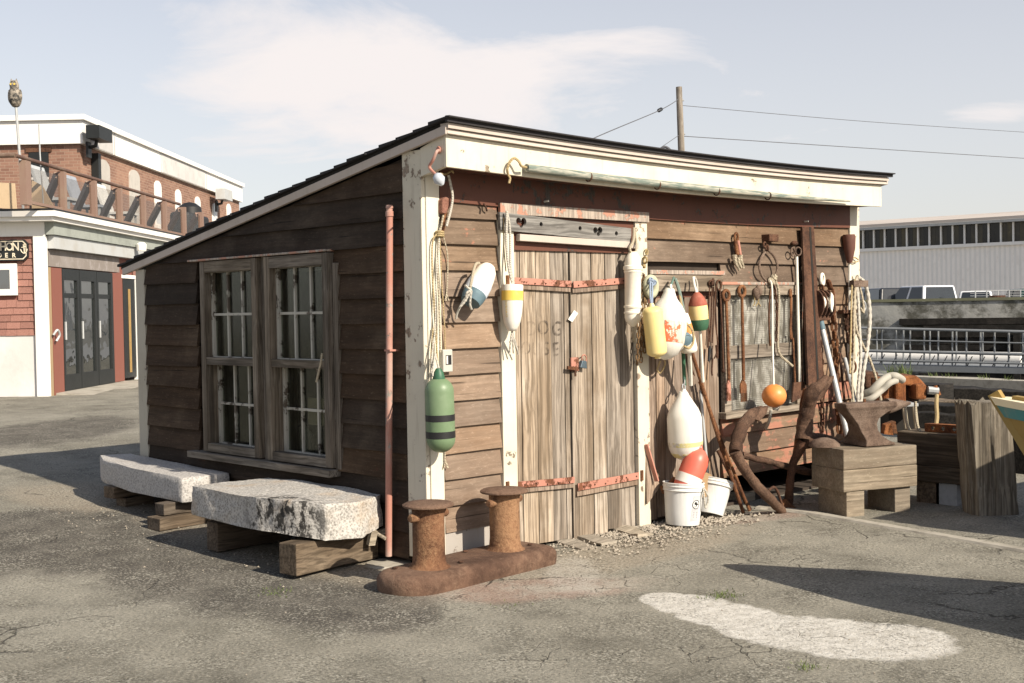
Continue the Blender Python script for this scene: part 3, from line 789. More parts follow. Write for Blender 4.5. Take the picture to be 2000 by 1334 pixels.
# side wall, split by the window
def top_side(c): return roof_z(c.y) - 0.105
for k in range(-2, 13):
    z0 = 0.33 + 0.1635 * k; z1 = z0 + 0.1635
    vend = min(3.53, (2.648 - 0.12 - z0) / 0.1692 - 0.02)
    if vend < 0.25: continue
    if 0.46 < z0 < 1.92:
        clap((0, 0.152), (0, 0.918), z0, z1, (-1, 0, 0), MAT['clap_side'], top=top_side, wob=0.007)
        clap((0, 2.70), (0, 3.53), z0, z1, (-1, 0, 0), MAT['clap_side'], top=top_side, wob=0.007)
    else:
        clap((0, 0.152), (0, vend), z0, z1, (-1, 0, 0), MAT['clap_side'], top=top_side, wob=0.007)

# corner posts and trim
def corner(name, pts, z0, z1, mat, bev=0.004): return MB().prism([(x, y, z0) for x, y in pts], (0, 0, z1 - z0)).build(name, mat, shed, bevel=bev)
corner('corner_board', [(0.0, -0.036), (0.108, -0.036), (0.108, -0.004), (0.0, -0.004)], 0.02, 2.42, MAT['cream'])
corner('corner_board', [(-0.034, -0.030), (-0.002, -0.030), (-0.002, 0.150), (-0.034, 0.150)], 0.02, 2.535, MAT['cream_old']).data.materials[0] = MAT['cream_old']
corner('corner_board', [(-0.034, 3.535), (-0.002, 3.535), (-0.002, 3.68), (-0.034, 3.68)], 0.0, 1.93, painted('grey corner paint', (0.43, 0.40, 0.33), (0.25, 0.21, 0.17), 0.15))
corner('corner_board', [(4.89, -0.036), (5.035, -0.036), (5.035, -0.004), (4.89, -0.004)], -0.02, 2.42, MAT['cream_old'])
corner('corner_board', [(5.037, -0.03), (5.06, -0.03), (5.06, 0.12), (5.037, 0.12)], -0.02, 2.50, MAT['cream_old'])

# frieze behind the eave, soffit, fascia and mouldings, all following the sag of the eave
def eave(name, mat, prof, u0=-0.06, u1=5.09, n=14, bev=0.0, seam=None):
    mb = MB(); vs, fs = [], []; m = len(prof)
    for i in range(n + 1):
        u = u0 + (u1 - u0) * i / n
        for (y, z) in prof: vs.append((u, y, z + sag(u)))
    for i in range(n):
        for j in range(m):
            a, b = i * m + j, i * m + (j + 1) % m
            fs.append((a, b, b + m, a + m))
    fs.append(tuple(reversed(range(m)))); fs.append(tuple(range(n * m, n * m + m)))
    mb.add(vs, fs); return mb.build(name, mat, shed, bevel=bev)
eave('frieze_board', MAT['red_paint'], [(-0.040, 2.235), (-0.012, 2.235), (-0.012, 2.56), (-0.040, 2.56)], 0.112, 4.885)
eave('soffit', MAT['red_paint'], [(-0.246, 2.425), (-0.042, 2.425), (-0.042, 2.445), (-0.246, 2.445)], 0.0, 5.0)
eave('fascia_board', MAT['cream'], [(-0.272, 2.408), (-0.247, 2.408), (-0.247, 2.60), (-0.272, 2.60)], -0.035, 5.02, bev=0.003)
eave('crown_moulding', MAT['crown'], [(-0.305, 2.602), (-0.247, 2.602), (-0.247, 2.628), (-0.300, 2.628)], -0.05, 5.055)
eave('crown_moulding', MAT['crown'], [(-0.318, 2.632), (-0.247, 2.632), (-0.247, 2.662), (-0.318, 2.662)], -0.055, 5.065)
# boxed end of the eave
MB().prism([(-0.034, -0.246, 2.408), (-0.034, -0.031, 2.37), (-0.034, -0.031, 2.54), (-0.034, -0.246, 2.60)], (0.03, 0, 0)).build('eave_end', MAT['cream_old'], shed)
MB().prism([(5.0, -0.246, 2.41), (5.0, -0.031, 2.41), (5.0, -0.031, 2.56), (5.0, -0.246, 2.60)], (0.02, 0, 0)).build('eave_end', MAT['cream_old'], shed)
# rake board up the side
for u0, u1 in ((-0.062, -0.036), (5.062, 5.085)):
    mb = MB(); vs = []
    for v in (-0.30, 3.86):
        for u in (u0, u1):
            for dz in (-0.103, -0.048): vs.append((u, v, roof_z(v) + dz))
    mb.add(vs, [(0, 1, 3, 2), (4, 6, 7, 5), (0, 4, 5, 1), (2, 3, 7, 6), (1, 5, 7, 3), (0, 2, 6, 4)])
    mb.build('rake_board', MAT['crown'], shed, bevel=0.003)
# roof deck and courses of shingles
mb = MB(); vs = []; n = 14
for i in range(n + 1):
    u = -0.05 + 5.12 * i / n
    for v, dz in ((-0.30, -0.047), (-0.30, -0.022), (3.9, -0.022), (3.9, -0.047)):
        vs.append((u, v, roof_z(v) + dz + (sag(u) if v < 0 else 0)))
fs = []
for i in range(n):
    for j in range(4):
        a, b = i * 4 + j, i * 4 + (j + 1) % 4; fs.append((a, b, b + 4, a + 4))
fs += [(3, 2, 1, 0), (n * 4, n * 4 + 1, n * 4 + 2, n * 4 + 3)]
mb.add(vs, fs); mb.build('roof_deck', MAT['dark'], shed)
nc = 26
for c in range(nc):
    v1 = -0.335 + (3.93 + 0.335) * (c + 1) / nc; v0 = -0.335 + (3.93 + 0.335) * c / nc   # v1 is the lower, back end
    mb = MB(); vs = []; fs = []; n = 14; ju = rnd(-0.012, 0.012); ju2 = rnd(-0.012, 0.012)
    for i in range(n + 1):
        u = -0.078 + ju + (5.18 + ju2 - ju) * i / n
        s_ = sag(u) * max(0, 1 - (v0 + 0.3) / 1.2)
        for v, dz in ((v0 - 0.03, -0.020), (v0 - 0.03, -0.012), (v1, 0.0015), (v1, -0.020)):
            vs.append((u, v, roof_z(v) + dz + s_ + 0.002 * noise.noise((u * 3, c, 0))))
    for i in range(n):
        for j in range(4):
            a, b = i * 4 + j, i * 4 + (j + 1) % 4; fs.append((a, b, b + 4, a + 4))
    fs += [(3, 2, 1, 0), (n * 4, n * 4 + 1, n * 4 + 2, n * 4 + 3)]
    mb.add(vs, fs); mb.build('shingle_course', MAT['shingle_roof'], shed)
eave('drip_edge', MAT['shingle_roof'], [(-0.34, 2.664), (-0.319, 2.664), (-0.319, 2.70), (-0.34, 2.70)], -0.08, 5.10)

# ------------------------------------------------------------------ doors
MB().box((0.606, -0.046, 0.0), (0.732, -0.006, 2.165)).build('door_frame', MAT['cream'], shed, bevel=0.004)
MB().box((1.953, -0.046, -0.06), (2.083, -0.006, 2.17)).build('door_frame', MAT['cream_old'], shed, bevel=0.004)
MB().box((0.60, -0.062, 2.168), (2.088, -0.041, 2.238)).build('door_header', MAT['red_trim'], shed)
MB().box((0.735, -0.03, 1.94), (1.95, 0.0, 2.165)).build('door_header', MAT['red_paint'], shed)
MB().beam((0.76, -0.055, 2.02), (1.953, -0.055, 1.995), 0.04, 0.045).build('door_header', MAT['crown'], shed, bevel=0.003)
# hung grey board with pierced holes
c4 = [F(976, 414, -0.07), F(1233, 446, -0.07), F(1233, 474, -0.07), F(978, 449, -0.07)]
lb = thing('pierced_board', 'weathered grey board with heart-shaped bolt holes hung over the doors', 'board', (c4[3].x, -0.07, c4[3].z))
bo = MB().prism(c4, (0, 0.022, 0)).build('plank', MAT['grey_x'], lb)
cut = []
for px, py, r in ((1013, 432, 7), (1023, 433, 7.5), (1018, 440, 5), (1057, 438, 4.5), (1133, 446, 4.5), (1163, 450, 6.5), (1172, 450, 7), (1169, 457, 4.5), (1204, 456, 4.5)):
    p = F(px, py, -0.07); r_ = r * mpp(p); cut.append(MB().lathe([(0, r_), (0.08, r_)], p - Vector((0, 0.03, 0)), (0, 1, 0), 12))
try: cut_holes(bo, cut)
except Exception as e: print('holes', e)
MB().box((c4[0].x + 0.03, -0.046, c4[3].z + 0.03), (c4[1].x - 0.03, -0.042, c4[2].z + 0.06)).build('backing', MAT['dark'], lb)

def leaf(label, seams, zb, zt):
    d = MB().box((seams[0] + 0.02, 0.016, zb + 0.2), (seams[-1] - 0.02, 0.04, zt - 0.1)).build('door', MAT['plank_panel'], shed)
    d['label'] = label
    for a, b in zip(seams, seams[1:]):
        bot = zb(a) if callable(zb) else zb + rnd(-0.012, 0.02)
        mb = MB(); g = 0.0030 + rnd(0, 0.0022); y = -0.014 + rnd(-0.003, 0.003)
        n = 7; vs = []; fs = []; ph = rnd(0, 99)
        for i in range(n + 1):
            z = bot + (zt - bot) * i / n; e = 0.0015 * noise.noise((ph, i * 0.7, 0))
            for x, yy in ((a + g + e, y + 0.002), (b - g + e, y), (b - g + e, 0.014), (a + g + e, 0.014)): vs.append((x, yy, z + (rnd(-.006, .006) if i == 0 else 0)))
        for i in range(n):
            for j in range(4):
                p, q = i * 4 + j, i * 4 + (j + 1) % 4; fs.append((p, q, q + 4, p + 4))
        fs += [(3, 2, 1, 0), (n * 4, n * 4 + 1, n * 4 + 2, n * 4 + 3)]
        mb.add(vs, fs); mb.build('plank', MAT['plank_door'], d)
    return d
sx = lambda *p: [F(x, 700, -0.015).x for x in p]
dl = leaf('left leaf of silvered planks lettered in faded black', [0.737] + sx(1018.5, 1048.5, 1077, 1103, 1113), -0.035, 1.945)
dr = leaf('right leaf of silvered planks with a padlocked hasp', sx(1115, 1128.5, 1157, 1183.5, 1211, ) + [1.948], -0.045, 1.945)
def strap(d, a, b, h=13):
    p0, p1 = F(*a, -0.028), F(*b, -0.028)
    hh = h * mpp(p0)
    dn = Vector((0, 0, -0.30 * hh))
    MB().beam(p0 + dn * 1.6 + Vector((0, 0.004, 0)), p1 + dn * 1.6 + Vector((0, 0.004, 0)), 0.02, hh * 1.5).build('batten', MAT['plank_panel'], d)
    s_ = MB().beam(p0 + Vector((0, -0.012, 0)), p1 + Vector((0, -0.012, 0)), 0.010, hh * 0.95, segs=4, jit=0.001).build('hinge_strap', MAT['red_iron'], d)
    nb = MB()
    for i in range(6):
        q = p0.lerp(p1, (i + 0.5) / 6) + Vector((0, -0.018, rnd(-.012, .006))); nb.lathe([(0, 0.006), (0.006, 0.004)], q, (0, -1, 0), 8)
    nb.build('bolts', MAT['rust_dark'], d)
    q = p0 if a[0] < 1060 else p1
    MB().tube([q + Vector((0, -0.02, -hh * 0.7)), q + Vector((0, -0.02, hh * 0.7))], 0.014, 8).build('hinge_pin', MAT['rust'], d)
strap(dl, (987, 547), (1113, 555)); strap(dr, (1117, 556), (1222, 548))
strap(dl, (987, 949), (1119, 937)); strap(dr, (1126, 951), (1249, 928), 15)
# hasp, padlock, turn tag
h0 = F(1122, 711, -0.035)
MB().box((h0.x - 0.03, -0.034, h0.z - 0.05), (h0.x + 0.045, -0.022, h0.z + 0.045)).build('hasp', MAT['red_iron'], dr)
MB().beam(F(1108, 718, -0.05), F(1124, 720, -0.05), 0.012, 0.022).build('hasp_bolt', MAT['rust'], dr)
MB().tube([F(1123, 720, -0.05), F(1124, 735, -0.05)], 0.008, 6).build('hasp_pin', MAT['rust_dark'], dr)
pk = thing('padlock', 'small grey padlock hanging on the door hasp', 'padlock', F(1139, 716, -0.05))
MB().prism([F(1134, 718, -0.055), F(1147, 720, -0.055), F(1146, 705, -0.055), F(1138, 704, -0.055)], (0, 0.03, 0)).build('case', plain('padlock case', (0.12, 0.16, 0.19), 0.4, 0.3, 30, 0.5), pk, bevel=0.004)
MB().tube(smooth_path([F(1137, 705, -0.04), F(1136, 697, -0.04), F(1141, 693, -0.04), F(1145, 698, -0.04), F(1145, 706, -0.04)], 4), 0.005, 6).build('shackle', MAT['red_iron'], pk)
q4 = [F(1110, 624, -0.034), F(1122, 606, -0.034), F(1129, 612, -0.034), F(1118, 629, -0.034)]
tag(MB().prism(q4, (0, 0.006, 0)).build('latch_tag', MAT['white_plastic']), 'small white turn latch screwed to the door edge', 'latch')

# faded stencilled words on the left leaf: DOG over HOUSE
lt = NT('faded stencil paint')
lv = lt.obj()
ln_ = lt.noise(lt.mapv(lv, (1, 1, 0.25)), 26, 6, 0.75)
tr = lt.n('BsdfTransparent'); df = lt.n('BsdfDiffuse', None, Color=(0.085, 0.07, 0.06, 1))
ms = lt.n('MixShader', None, i0=lt.ramp(ln_, 0.40, 0.60, 0.0, 0.72), i1=tr.outputs[0], i2=df.outputs[0])
lt.t.links.new(ms.outputs[0], lt.out.inputs['Surface'])
MAT['stencil'] = lt.m
MAT['stencil_faint'] = lt.m.copy(); MAT['stencil_faint'].node_tree.nodes['Map Range'].inputs['To Max'].default_value = 0.22
def letter(txt, px, py, hpx, parent, name, mat, v, wsc=1.0):
    cu = bpy.data.curves.new('text', 'FONT'); cu.body = txt; cu.align_x = 'CENTER'; cu.align_y = 'CENTER'
    o = bpy.data.objects.new('text', cu); SC.collection.objects.link(o)
    bpy.context.view_layer.update()
    me = bpy.data.meshes.new_from_object(o.evaluated_get(bpy.context.evaluated_depsgraph_get()))
    bpy.data.objects.remove(o, do_unlink=True)
    zs = [q.co.y for q in me.vertices]; p = F(px, py, v); s_ = hpx * mpp(p) / (max(zs) - min(zs)); cy = (max(zs) + min(zs)) / 2
    mb = MB(); mb.v = [p + Vector((q.co.x * s_ * wsc, 0, (q.co.y - cy) * s_)) for q in me.vertices]; mb.f = [tuple(f.vertices) for f in me.polygons]
    bpy.data.meshes.remove(me)
    return mb.build(name, mat, parent, fix=False)
for ch, px, py, w_ in (('D', 1039, 641, 0.95), ('O', 1062, 639, 1.0), ('G', 1089, 641, 1.0), ('H', 1012, 677, 0.8), ('O', 1028, 679, 0.85), ('U', 1048, 681, 0.8), ('S', 1068, 680, 0.9), ('E', 1086, 681, 0.9)):
    letter(ch, px, py, 28 if py < 660 else 26, dl, 'stencilled_letter', MAT['stencil_faint' if ch in 'DU' else 'stencil'], -0.0195, w_)

# right of the doors: upright boards in an old opening
MB().box((2.10, -0.052, 1.665), (2.99, -0.006, 1.79)).build('lintel_board', MAT['win_wood_x'], shed)
MB().box((2.095, -0.062, 1.792), (3.0, -0.02, 1.822)).build('lintel_trim', MAT['red_trim'], shed)
MB().box((2.10, 0.0, 1.55), (2.97, 0.01, 1.664)).build('opening_head', MAT['red_paint'], shed)
sm = [2.092] + [F(x, 850, 0).x for x in (1280, 1297, 1316, 1336, 1350, 1366, 1384)] + [2.97]
for a, b in zip(sm, sm[1:]):
    mb = MB(); y = -0.012 + rnd(-0.006, 0.006); g = 0.003
    mb.box((a + g, y, -0.03 + rnd(0, 0.03)), (b - g, 0.011, 1.60 + rnd(-0.05, 0.06)))
    mb.build('upright_board', MAT['plank_panel'], shed)

# screened window
wn_ = MB().box((3.0, -0.046, 0.70), (3.085, -0.008, 1.70)).build('window', MAT['win_wood_x'], shed)
wn_['label'] = 'screened window with grey boards round rusty wire mesh'
for nm, lo, hi in (('stile', (4.015, -0.046, 0.70), (4.098, -0.008, 1.70)), ('head', (3.0, -0.05, 1.632), (4.098, -0.012, 1.714)), ('mid_rail', (3.086, -0.036, 1.13), (4.013, -0.012, 1.235)), ('sill', (2.96, -0.085, 0.665), (4.13, -0.008, 0.715))):
    MB().box(lo, hi).build(nm, MAT['win_wood_x'], wn_, bevel=0.003)
MB().box((2.97, -0.058, 1.716), (4.2, -0.03, 1.738)).build('drip_trim', MAT['red_trim'], wn_)
MB().box((4.10, -0.04, 0.70), (4.125, -0.01, 1.70)).build('stile_trim', MAT['red_trim'], wn_)
cu = NT('sun bleached curtain')
cv = cu.obj()
cn = cu.noise(cu.mapv(cv, (5, 1, 2.5)), 2.2, 5, 0.6)
MAT['curtain'] = cu.done(cu.mix(cu.ramp(cn, 0.40, 0.62), (0.20, 0.19, 0.155), (0.66, 0.65, 0.59)), 0.9, 0, cn, 0.01)
mb = MB(); vs = []; fs = []; n = 40
for i in range(n + 1):
    u = 3.09 + 0.92 * i / n; y = 0.006 + 0.012 * math.sin(i * 0.9) * noise.noise((i * 0.15, 3, 0))
    vs += [(u, y, 0.72), (u, y, 1.15), (u, y, 1.63)]
for i in range(n):
    a = i * 3; fs += [(a, a + 1, a + 4, a + 3), (a + 1, a + 2, a + 5, a + 4)]
mb.add(vs, fs); mb.build('curtain', MAT['curtain'], wn_)
ms_ = MB()
for i in range(61):
    u = 3.086 + (4.013 - 3.086) * i / 60
    ms_.box((u - 0.0011, -0.019, 0.716), (u + 0.0011, -0.0165, 1.129)); ms_.box((u - 0.0011, -0.019, 1.236), (u + 0.0011, -0.0165, 1.631))
for i in range(27):
    z = 0.72 + 0.408 * i / 26; ms_.box((3.086, -0.0162, z - 0.0011), (4.013, -0.0140, z + 0.0011))
    z = 1.24 + 0.388 * i / 26; ms_.box((3.086, -0.0162, z - 0.0011), (4.013, -0.0140, z + 0.0011))
tag(ms_.build('wire_mesh', plain('mesh wire', (0.22, 0.20, 0.17), .6), wn_, fix=False), kind='stuff')

# ------------------------------------------------------------------ double sash window in the side wall
SV = lambda px, x=-0.066: S(px, 700, x).y
FV = [(SV(645), SV(521)), (SV(505), SV(396))]        # near and far storm frames, v ranges
sw = MB().box((-0.03, FV[0][1] + .002, 0.505), (0.012, FV[1][0] - .002, 1.955)).build('window', MAT['win_wood'], shed)
sw['label'] = 'pair of grey sash windows set deep behind storm frames in the dark side wall'
def pz(nm, v0, v1, z0, z1, x0=-0.066, x1=-0.004, m='win_wood', bev=0.003): return MB().box((x0, v0, z0), (x1, v1, z1)).build(nm, MAT[m], sw, bevel=bev)
pz('head_trim', 0.905, 2.735, 1.957, 1.972, -0.086, -0.004, 'red_trim')
pz('sill', 0.88, 2.75, 0.455, 0.503, -0.115, -0.004, 'win_wood_y'); pz('outer_casing', FV[0][0] - .065, FV[0][0] - .012, 0.505, 1.88, -0.045, -0.004)
for v0, v1 in FV:
    pz('storm_stile', v0, v0 + .062, 0.512, 1.95, -0.078, -0.012); pz('storm_stile', v1 - .062, v1, 0.512, 1.95, -0.078, -0.012)
    pz('storm_head', v0 + .0625, v1 - .0625, 1.868, 1.95, -0.076, -0.012, 'win_wood_y'); pz('storm_rail', v0 + .0625, v1 - .0625, 0.512, 0.575, -0.076, -0.012, 'win_wood_y')
    pz('meeting_rail', v0 + .0625, v1 - .0625, 1.172, 1.228, -0.072, -0.030, 'win_wood_y')
    pz('reveal', v0 + .02, v0 + .055, 0.512, 1.95, -0.011, 0.16); pz('reveal', v1 - .055, v1 - .02, 0.512, 1.95, -0.011, 0.16)
    pz('reveal', v0 + .056, v1 - .056, 0.48, 0.53, -0.011, 0.16, 'win_wood_y'); pz('reveal', v0 + .056, v1 - .056, 1.90, 1.95, -0.011, 0.16, 'win_wood_y')
MAT['pane'] = None
gp = NT('dusty window glass')
gv = gp.shift(gp.obj(), 3.0)
gn = gp.noise(gv, 6, 6, 0.65)
fr_ = gp.n('Fresnel', None, IOR=1.5)
gl = gp.n('BsdfGlossy', None, Color=(1, 1, 1, 1), Roughness=0.12); tp = gp.n('BsdfTransparent', None, Color=(0.72, 0.74, 0.70, 1)); du = gp.n('BsdfDiffuse', None, Color=(0.15, 0.14, 0.12, 1))
m1 = gp.n('MixShader', None, i0=gp.ramp(gn, 0.45, 0.80, 0.01, 0.20), i1=tp.outputs[0], i2=du.outputs[0])
m2 = gp.n('MixShader', None, i0=gp.mul(fr_.outputs[0], 0.14), i1=m1.outputs[0], i2=gl.outputs[0])
gp.t.links.new(m2.outputs[0], gp.out.inputs['Surface']); MAT['pane'] = gp.m
def sash(v0, v1, z0, z1, x, rows, cols, wd=0.040):
    s_ = MB()
    s_.box((x - 0.016, v0, z0), (x + 0.016, v0 + wd, z1)); s_.box((x - 0.016, v1 - wd, z0), (x + 0.016, v1, z1))
    s_.box((x - 0.016, v0 + wd, z0), (x + 0.016, v1 - wd, z0 + wd * 1.3)); s_.box((x - 0.016, v0 + wd, z1 - wd), (x + 0.016, v1 - wd, z1))
    so = s_.build('sash', MAT['muntin'], sw)
    a0, a1, b0, b1 = v0 + wd, v1 - wd, z0 + wd * 1.3, z1 - wd
    for i in range(1, cols):
        v = a0 + (a1 - a0) * i / cols; MB().box((x - 0.013, v - 0.009, b0), (x + 0.011, v + 0.009, b1)).build('muntin', MAT['muntin'], sw)
    for j in range(1, rows):
        z = b0 + (b1 - b0) * j / rows; MB().box((x - 0.0125, a0, z - 0.009), (x + 0.0105, a1, z + 0.009)).build('muntin', MAT['muntin'], sw)
    for i in range(cols):
        for j in range(rows):
            MB().box((x + 0.002, a0 + (a1 - a0) * i / cols + 0.004, b0 + (b1 - b0) * j / rows + 0.004), (x + 0.005, a0 + (a1 - a0) * (i + 1) / cols - 0.004, b0 + (b1 - b0) * (j + 1) / rows - 0.004)).build('pane', MAT['pane'], sw)
for v0, v1 in FV:
    sash(v0 + .058, v1 - .058, 1.19, 1.90, -0.002, 2, 3, .034)
    sash(v0 + .058, v1 - .058, 0.532, 1.21, 0.040, 2, 3, .034)
# things standing on the inside sill, seen through the panes
sp_ = S(585, 838, 0.22)
tag(MB().lathe([(0, 0.075), (0.02, 0.085), (0.14, 0.085), (0.17, 0.06), (0.2, 0.058)], (0.24, sp_.y, 0.52), (0, 0, 1), 20).build('paint_tin', plain('pale tin', (0.55, 0.53, 0.48), 0.6, 0.4, 14), smooth=True), 'pale round tin standing behind the lower right pane of the side window', 'tin')
sp_ = S(617, 810, 0.13)
tag(MB().box((0.125, sp_.y - 0.10, 0.76), (0.13, sp_.y + 0.09, 0.95)).build('paper_sheet', plain('old paper', (0.36, 0.31, 0.22), 0.9, 0.4, 9)), 'tan sheet of paper stuck inside the lower right window', 'paper')
MB().box((0.165, 0.98, 0.48), (0.40, 2.64, 0.515)).build('inside_shelf', MAT['inside'], shed)
# torn tape / string end in the window
tag(rope(MB(), [S(629, 690, -0.07), S(627, 706, -0.075), S(622, 728, -0.08), S(618, 746, -0.08)], 0.008, 6).build('frayed_strip', MAT['rope']), 'frayed pale strip hanging at the side window', 'cloth strip')
# sill planks in front of the doors
for a, b, z in (((1062, 1044), (1150, 1072), -0.042), ((1112, 1040), (1190, 1062), -0.038), ((1178, 1024), (1262, 1046), -0.036)):
    p, q = G(*a, z), G(*b, z)
    tag(MB().beam(p, q, 0.13, 0.022, segs=5, jit=0.009).build('sill_plank', MAT['timber_x']), None, 'plank', 'broken planks before the doors')
labs = ['broken sill plank nearest the rusty bollard plate', 'middle broken sill plank before the plank doors', 'broken sill plank half buried in gravel by the right door post']
for o, l in zip([o for o in SC.objects if o.name.startswith('sill_plank')], labs): o['label'] = l
# ------------------------------------------------------------------ pipe, pole on the fascia, fittings
pp = thing('vent_pipe', 'salmon painted iron pipe standing against the dark side wall', 'pipe', (-0.075, 0.36, -0.04))
p_bot, p_top = S(759, 1086, -0.075), S(761, 418, -0.075)
MB().tube([p_bot, p_bot.lerp(p_top, .35), p_bot.lerp(p_top, .7), p_top], 0.0215, 14).build('pipe', MAT['pipe'], pp, smooth=True)
MB().lathe([(0, 0.026), (0.03, 0.026), (0.034, 0.02), (0.05, 0.02), (0.052, 0.025), (0.07, 0.022)], p_top - Vector((0, 0, 0.015)), (0, 0, 1), 14).build('cap', MAT['pipe'], pp, smooth=True)
for f in (.605,):
    c = p_bot.lerp(p_top, f); MB().box((c.x - 0.022, c.y - 0.034, c.z - 0.006), (-0.012, c.y + 0.022, c.z + 0.006)).build('clamp', MAT['pipe'], pp)
MB().lathe([(0, 0.16), (0.02, 0.14), (0.025, 0.02)], (p_bot.x, p_bot.y, -0.055), (0, 0, 1), 18).build('footing', MAT['concrete'], pp)

gp_ = thing('eave_pole', 'long tarnished green boat pole hung along the cream fascia', 'pole', F(1330, 365, -0.31))
ep = [F(1028, 328, -0.31), F(1200, 350, -0.31), F(1400, 371, -0.31), F(1560, 386, -0.31), F(1660, 393, -0.31)]
t = NT('tarnished pole'); v = t.obj(); n_ = t.noise(t.mapv(v, (2, 20, 20)), 3, 6, .65)
pm_ = t.done(t.mix(t.ramp(n_, .4, .62), (0.15, 0.185, 0.16), (0.40, 0.385, 0.32)), 0.7, 0.2, n_, 0.003)
MB().tube(smooth_path(ep, 4), [0.026] * 9 + [0.024, 0.022, 0.020, 0.018, 0.014, 0.011, 0.009, 0.006], 12).build('pole', pm_, gp_, smooth=True)
for px, py in ((1150, 346), (1284, 362), (1400, 374), (1500, 383)):
    c = F(px, py, -0.31); ring(MB(), c, (1, 0, -0.12), 0.028, 0.005).build('hook', MAT['rust_dark'], gp_)
rope(MB(), [F(1028, 327, -0.32), F(1018, 324, -0.33), F(1013, 315, -0.33), F(1004, 309, -0.32), F(996, 316, -0.31), F(991, 329, -0.30), F(992, 340, -0.29), F(996, 348, -0.29), F(994, 358, -0.29)], 0.008, 7).build('hanging_cord', MAT['rope_tan'], gp_)

br = thing('lantern_bracket', 'bent pink iron bracket with a glass insulator at the shed corner', 'bracket', F(850, 330, -0.15))
MB().tube(smooth_path([S(858, 294, -0.05), S(853, 296, -0.09), S(846, 312, -0.10), S(839, 326, -0.10), S(848, 338, -0.10), S(856, 344, -0.10)], 5), 0.0095, 8).build('arm', MAT['pipe'], br, smooth=True)
MB().lathe([(0, 0.02), (0.006, 0.024), (0.012, 0.018)], S(858, 293, -0.036), (-1, 0, 0), 12).build('flange', MAT['red_iron'], br)
c = S(857, 349, -0.10)
MB().lathe([(-0.035, 0.012), (-0.02, 0.030), (0.01, 0.036), (0.03, 0.024), (0.045, 0.01)], c, (0.3, -0.35, -0.85), 14).build('insulator', plain('greyish glass', (0.50, 0.53, 0.58), 0.15, 0.2, 12, spec=0.7), br, smooth=True)
rope(MB(), [c + Vector((0.01, 0, 0.03)), F(871, 340, -0.12), F(882, 334, -0.12), F(886, 338, -0.12)], 0.006, 6).build('wire', MAT['rope_tan'], br)
tag(rope(MB(), [F(876, 342, -0.10), F(880, 360, -0.10), F(884, 385, -0.10), F(880, 412, -0.10), F(872, 442, -0.10)], 0.008, 7).build('cord_end', MAT['rope_white']), 'loose white cord hanging under the eave at the corner', 'cord')
pg = thing('iron_pulley', 'rusty iron pulley block above the coiled ropes at the corner post', 'pulley', F(870, 400, -0.06))
MB().prism([F(864, 390, -0.075), F(872, 384, -0.075), F(880, 388, -0.075), F(882, 400, -0.075), F(872, 418, -0.075), F(864, 416, -0.075)], (0, 0.05, 0)).build('cheek', rust('pulley rust', (0.10, 0.035, 0.025), (0.22, 0.10, 0.07), (0.36, 0.18, 0.13)), pg, bevel=0.008)
MB().tube(smooth_path([F(871, 415, -0.06), F(867, 430, -0.06), F(866, 445, -0.06), F(860, 458, -0.06)], 4), 0.012, 7).build('strap', MAT['rust'], pg)

# hanging ropes at the corner post, one bundle
rb = thing('hanging_ropes', 'bundle of tan and white ropes hanging from the corner post above the green fender', 'rope', F(858, 460, -0.06))
for i, (pts, r, m) in enumerate((
        ([F(866, 420, -.07), F(861, 445, -.06), F(857, 462, -.06), F(855, 520, -.06), F(858, 600, -.06), F(860, 690, -.07)], .009, 'rope'),
        ([F(860, 455, -.06), F(846, 468, -.06), F(844, 520, -.06), F(848, 600, -.06), F(853, 680, -.06), F(856, 722, -.12)], .007, 'rope_tan'),
        ([F(862, 455, -.06), F(868, 470, -.06), F(874, 500, -.05), F(874, 545, -.05), F(872, 575, -.05)], .006, 'rope'),
        ([F(859, 458, -.06), F(862, 540, -.055), F(866, 600, -.05), F(869, 660, -.05), F(869, 730, -.05)], .0055, 'rope_tan'),
        ([F(859, 458, -.065), F(851, 560, -.065), F(850, 640, -.07), F(843, 700, -.09), F(842, 745, -.10)], .0065, 'rope_white'),
        ([F(846, 640, -.06), F(842, 690, -.06), F(841, 760, -.07)], .006, 'rope_tan'),
        ([F(850, 690, -.09), F(855, 712, -.12), F(860, 728, -.15)], .009, 'rope_white'),
        ([F(850, 690, -.09), F(847, 712, -.12), F(845, 735, -.15)], .008, 'rope_white'),
        ([F(869, 875, -.05), F(869, 900, -.05)], .006, 'rope'))):
    rope3(MB(), pts, r * .74).build('strand', MAT[m], rb, smooth=True)
for p in (F(872, 578, -.05), F(870, 905, -.05)):
    mb = MB()
    for k in range(5): mb.tube([p + Vector((0, 0, 0.02)), p + Vector((rnd(-.02, .02), rnd(-.01, .01), -0.03))], 0.004, 5)
    mb.build('frayed_end', MAT['rope'], rb)
mb = MB()
for k in range(3): ring(mb, F(859, 458, -0.06) + Vector((0, 0, 0.012 * k - 0.01)), (0.1, 0.05, 1), 0.022, 0.008, 12, 6)
mb.build('lashing', MAT['rope_tan'], rb)
eb = thing('switch_box', 'grey weathered electric switch box on the clapboards beside the corner post', 'switch box', F(868, 705, -0.05))
a, b = F(861, 727, -.05), F(879, 682, -.05)
MB().box((a.x, -0.075, a.z), (b.x, -0.024, b.z)).build('box', plain('grey box', (0.46, 0.44, 0.39), 0.6, 0.4, 20), eb, bevel=0.006)
MB().box((a.x + 0.020, -0.0765, a.z + 0.045), (b.x - 0.013, -0.0755, b.z - 0.035)).build('slot', MAT['black'], eb)
MB().box((a.x + 0.024, -0.078, a.z + 0.05), (a.x + 0.036, -0.0768, b.z - 0.04)).build('lever', MAT['white_plastic'], eb)

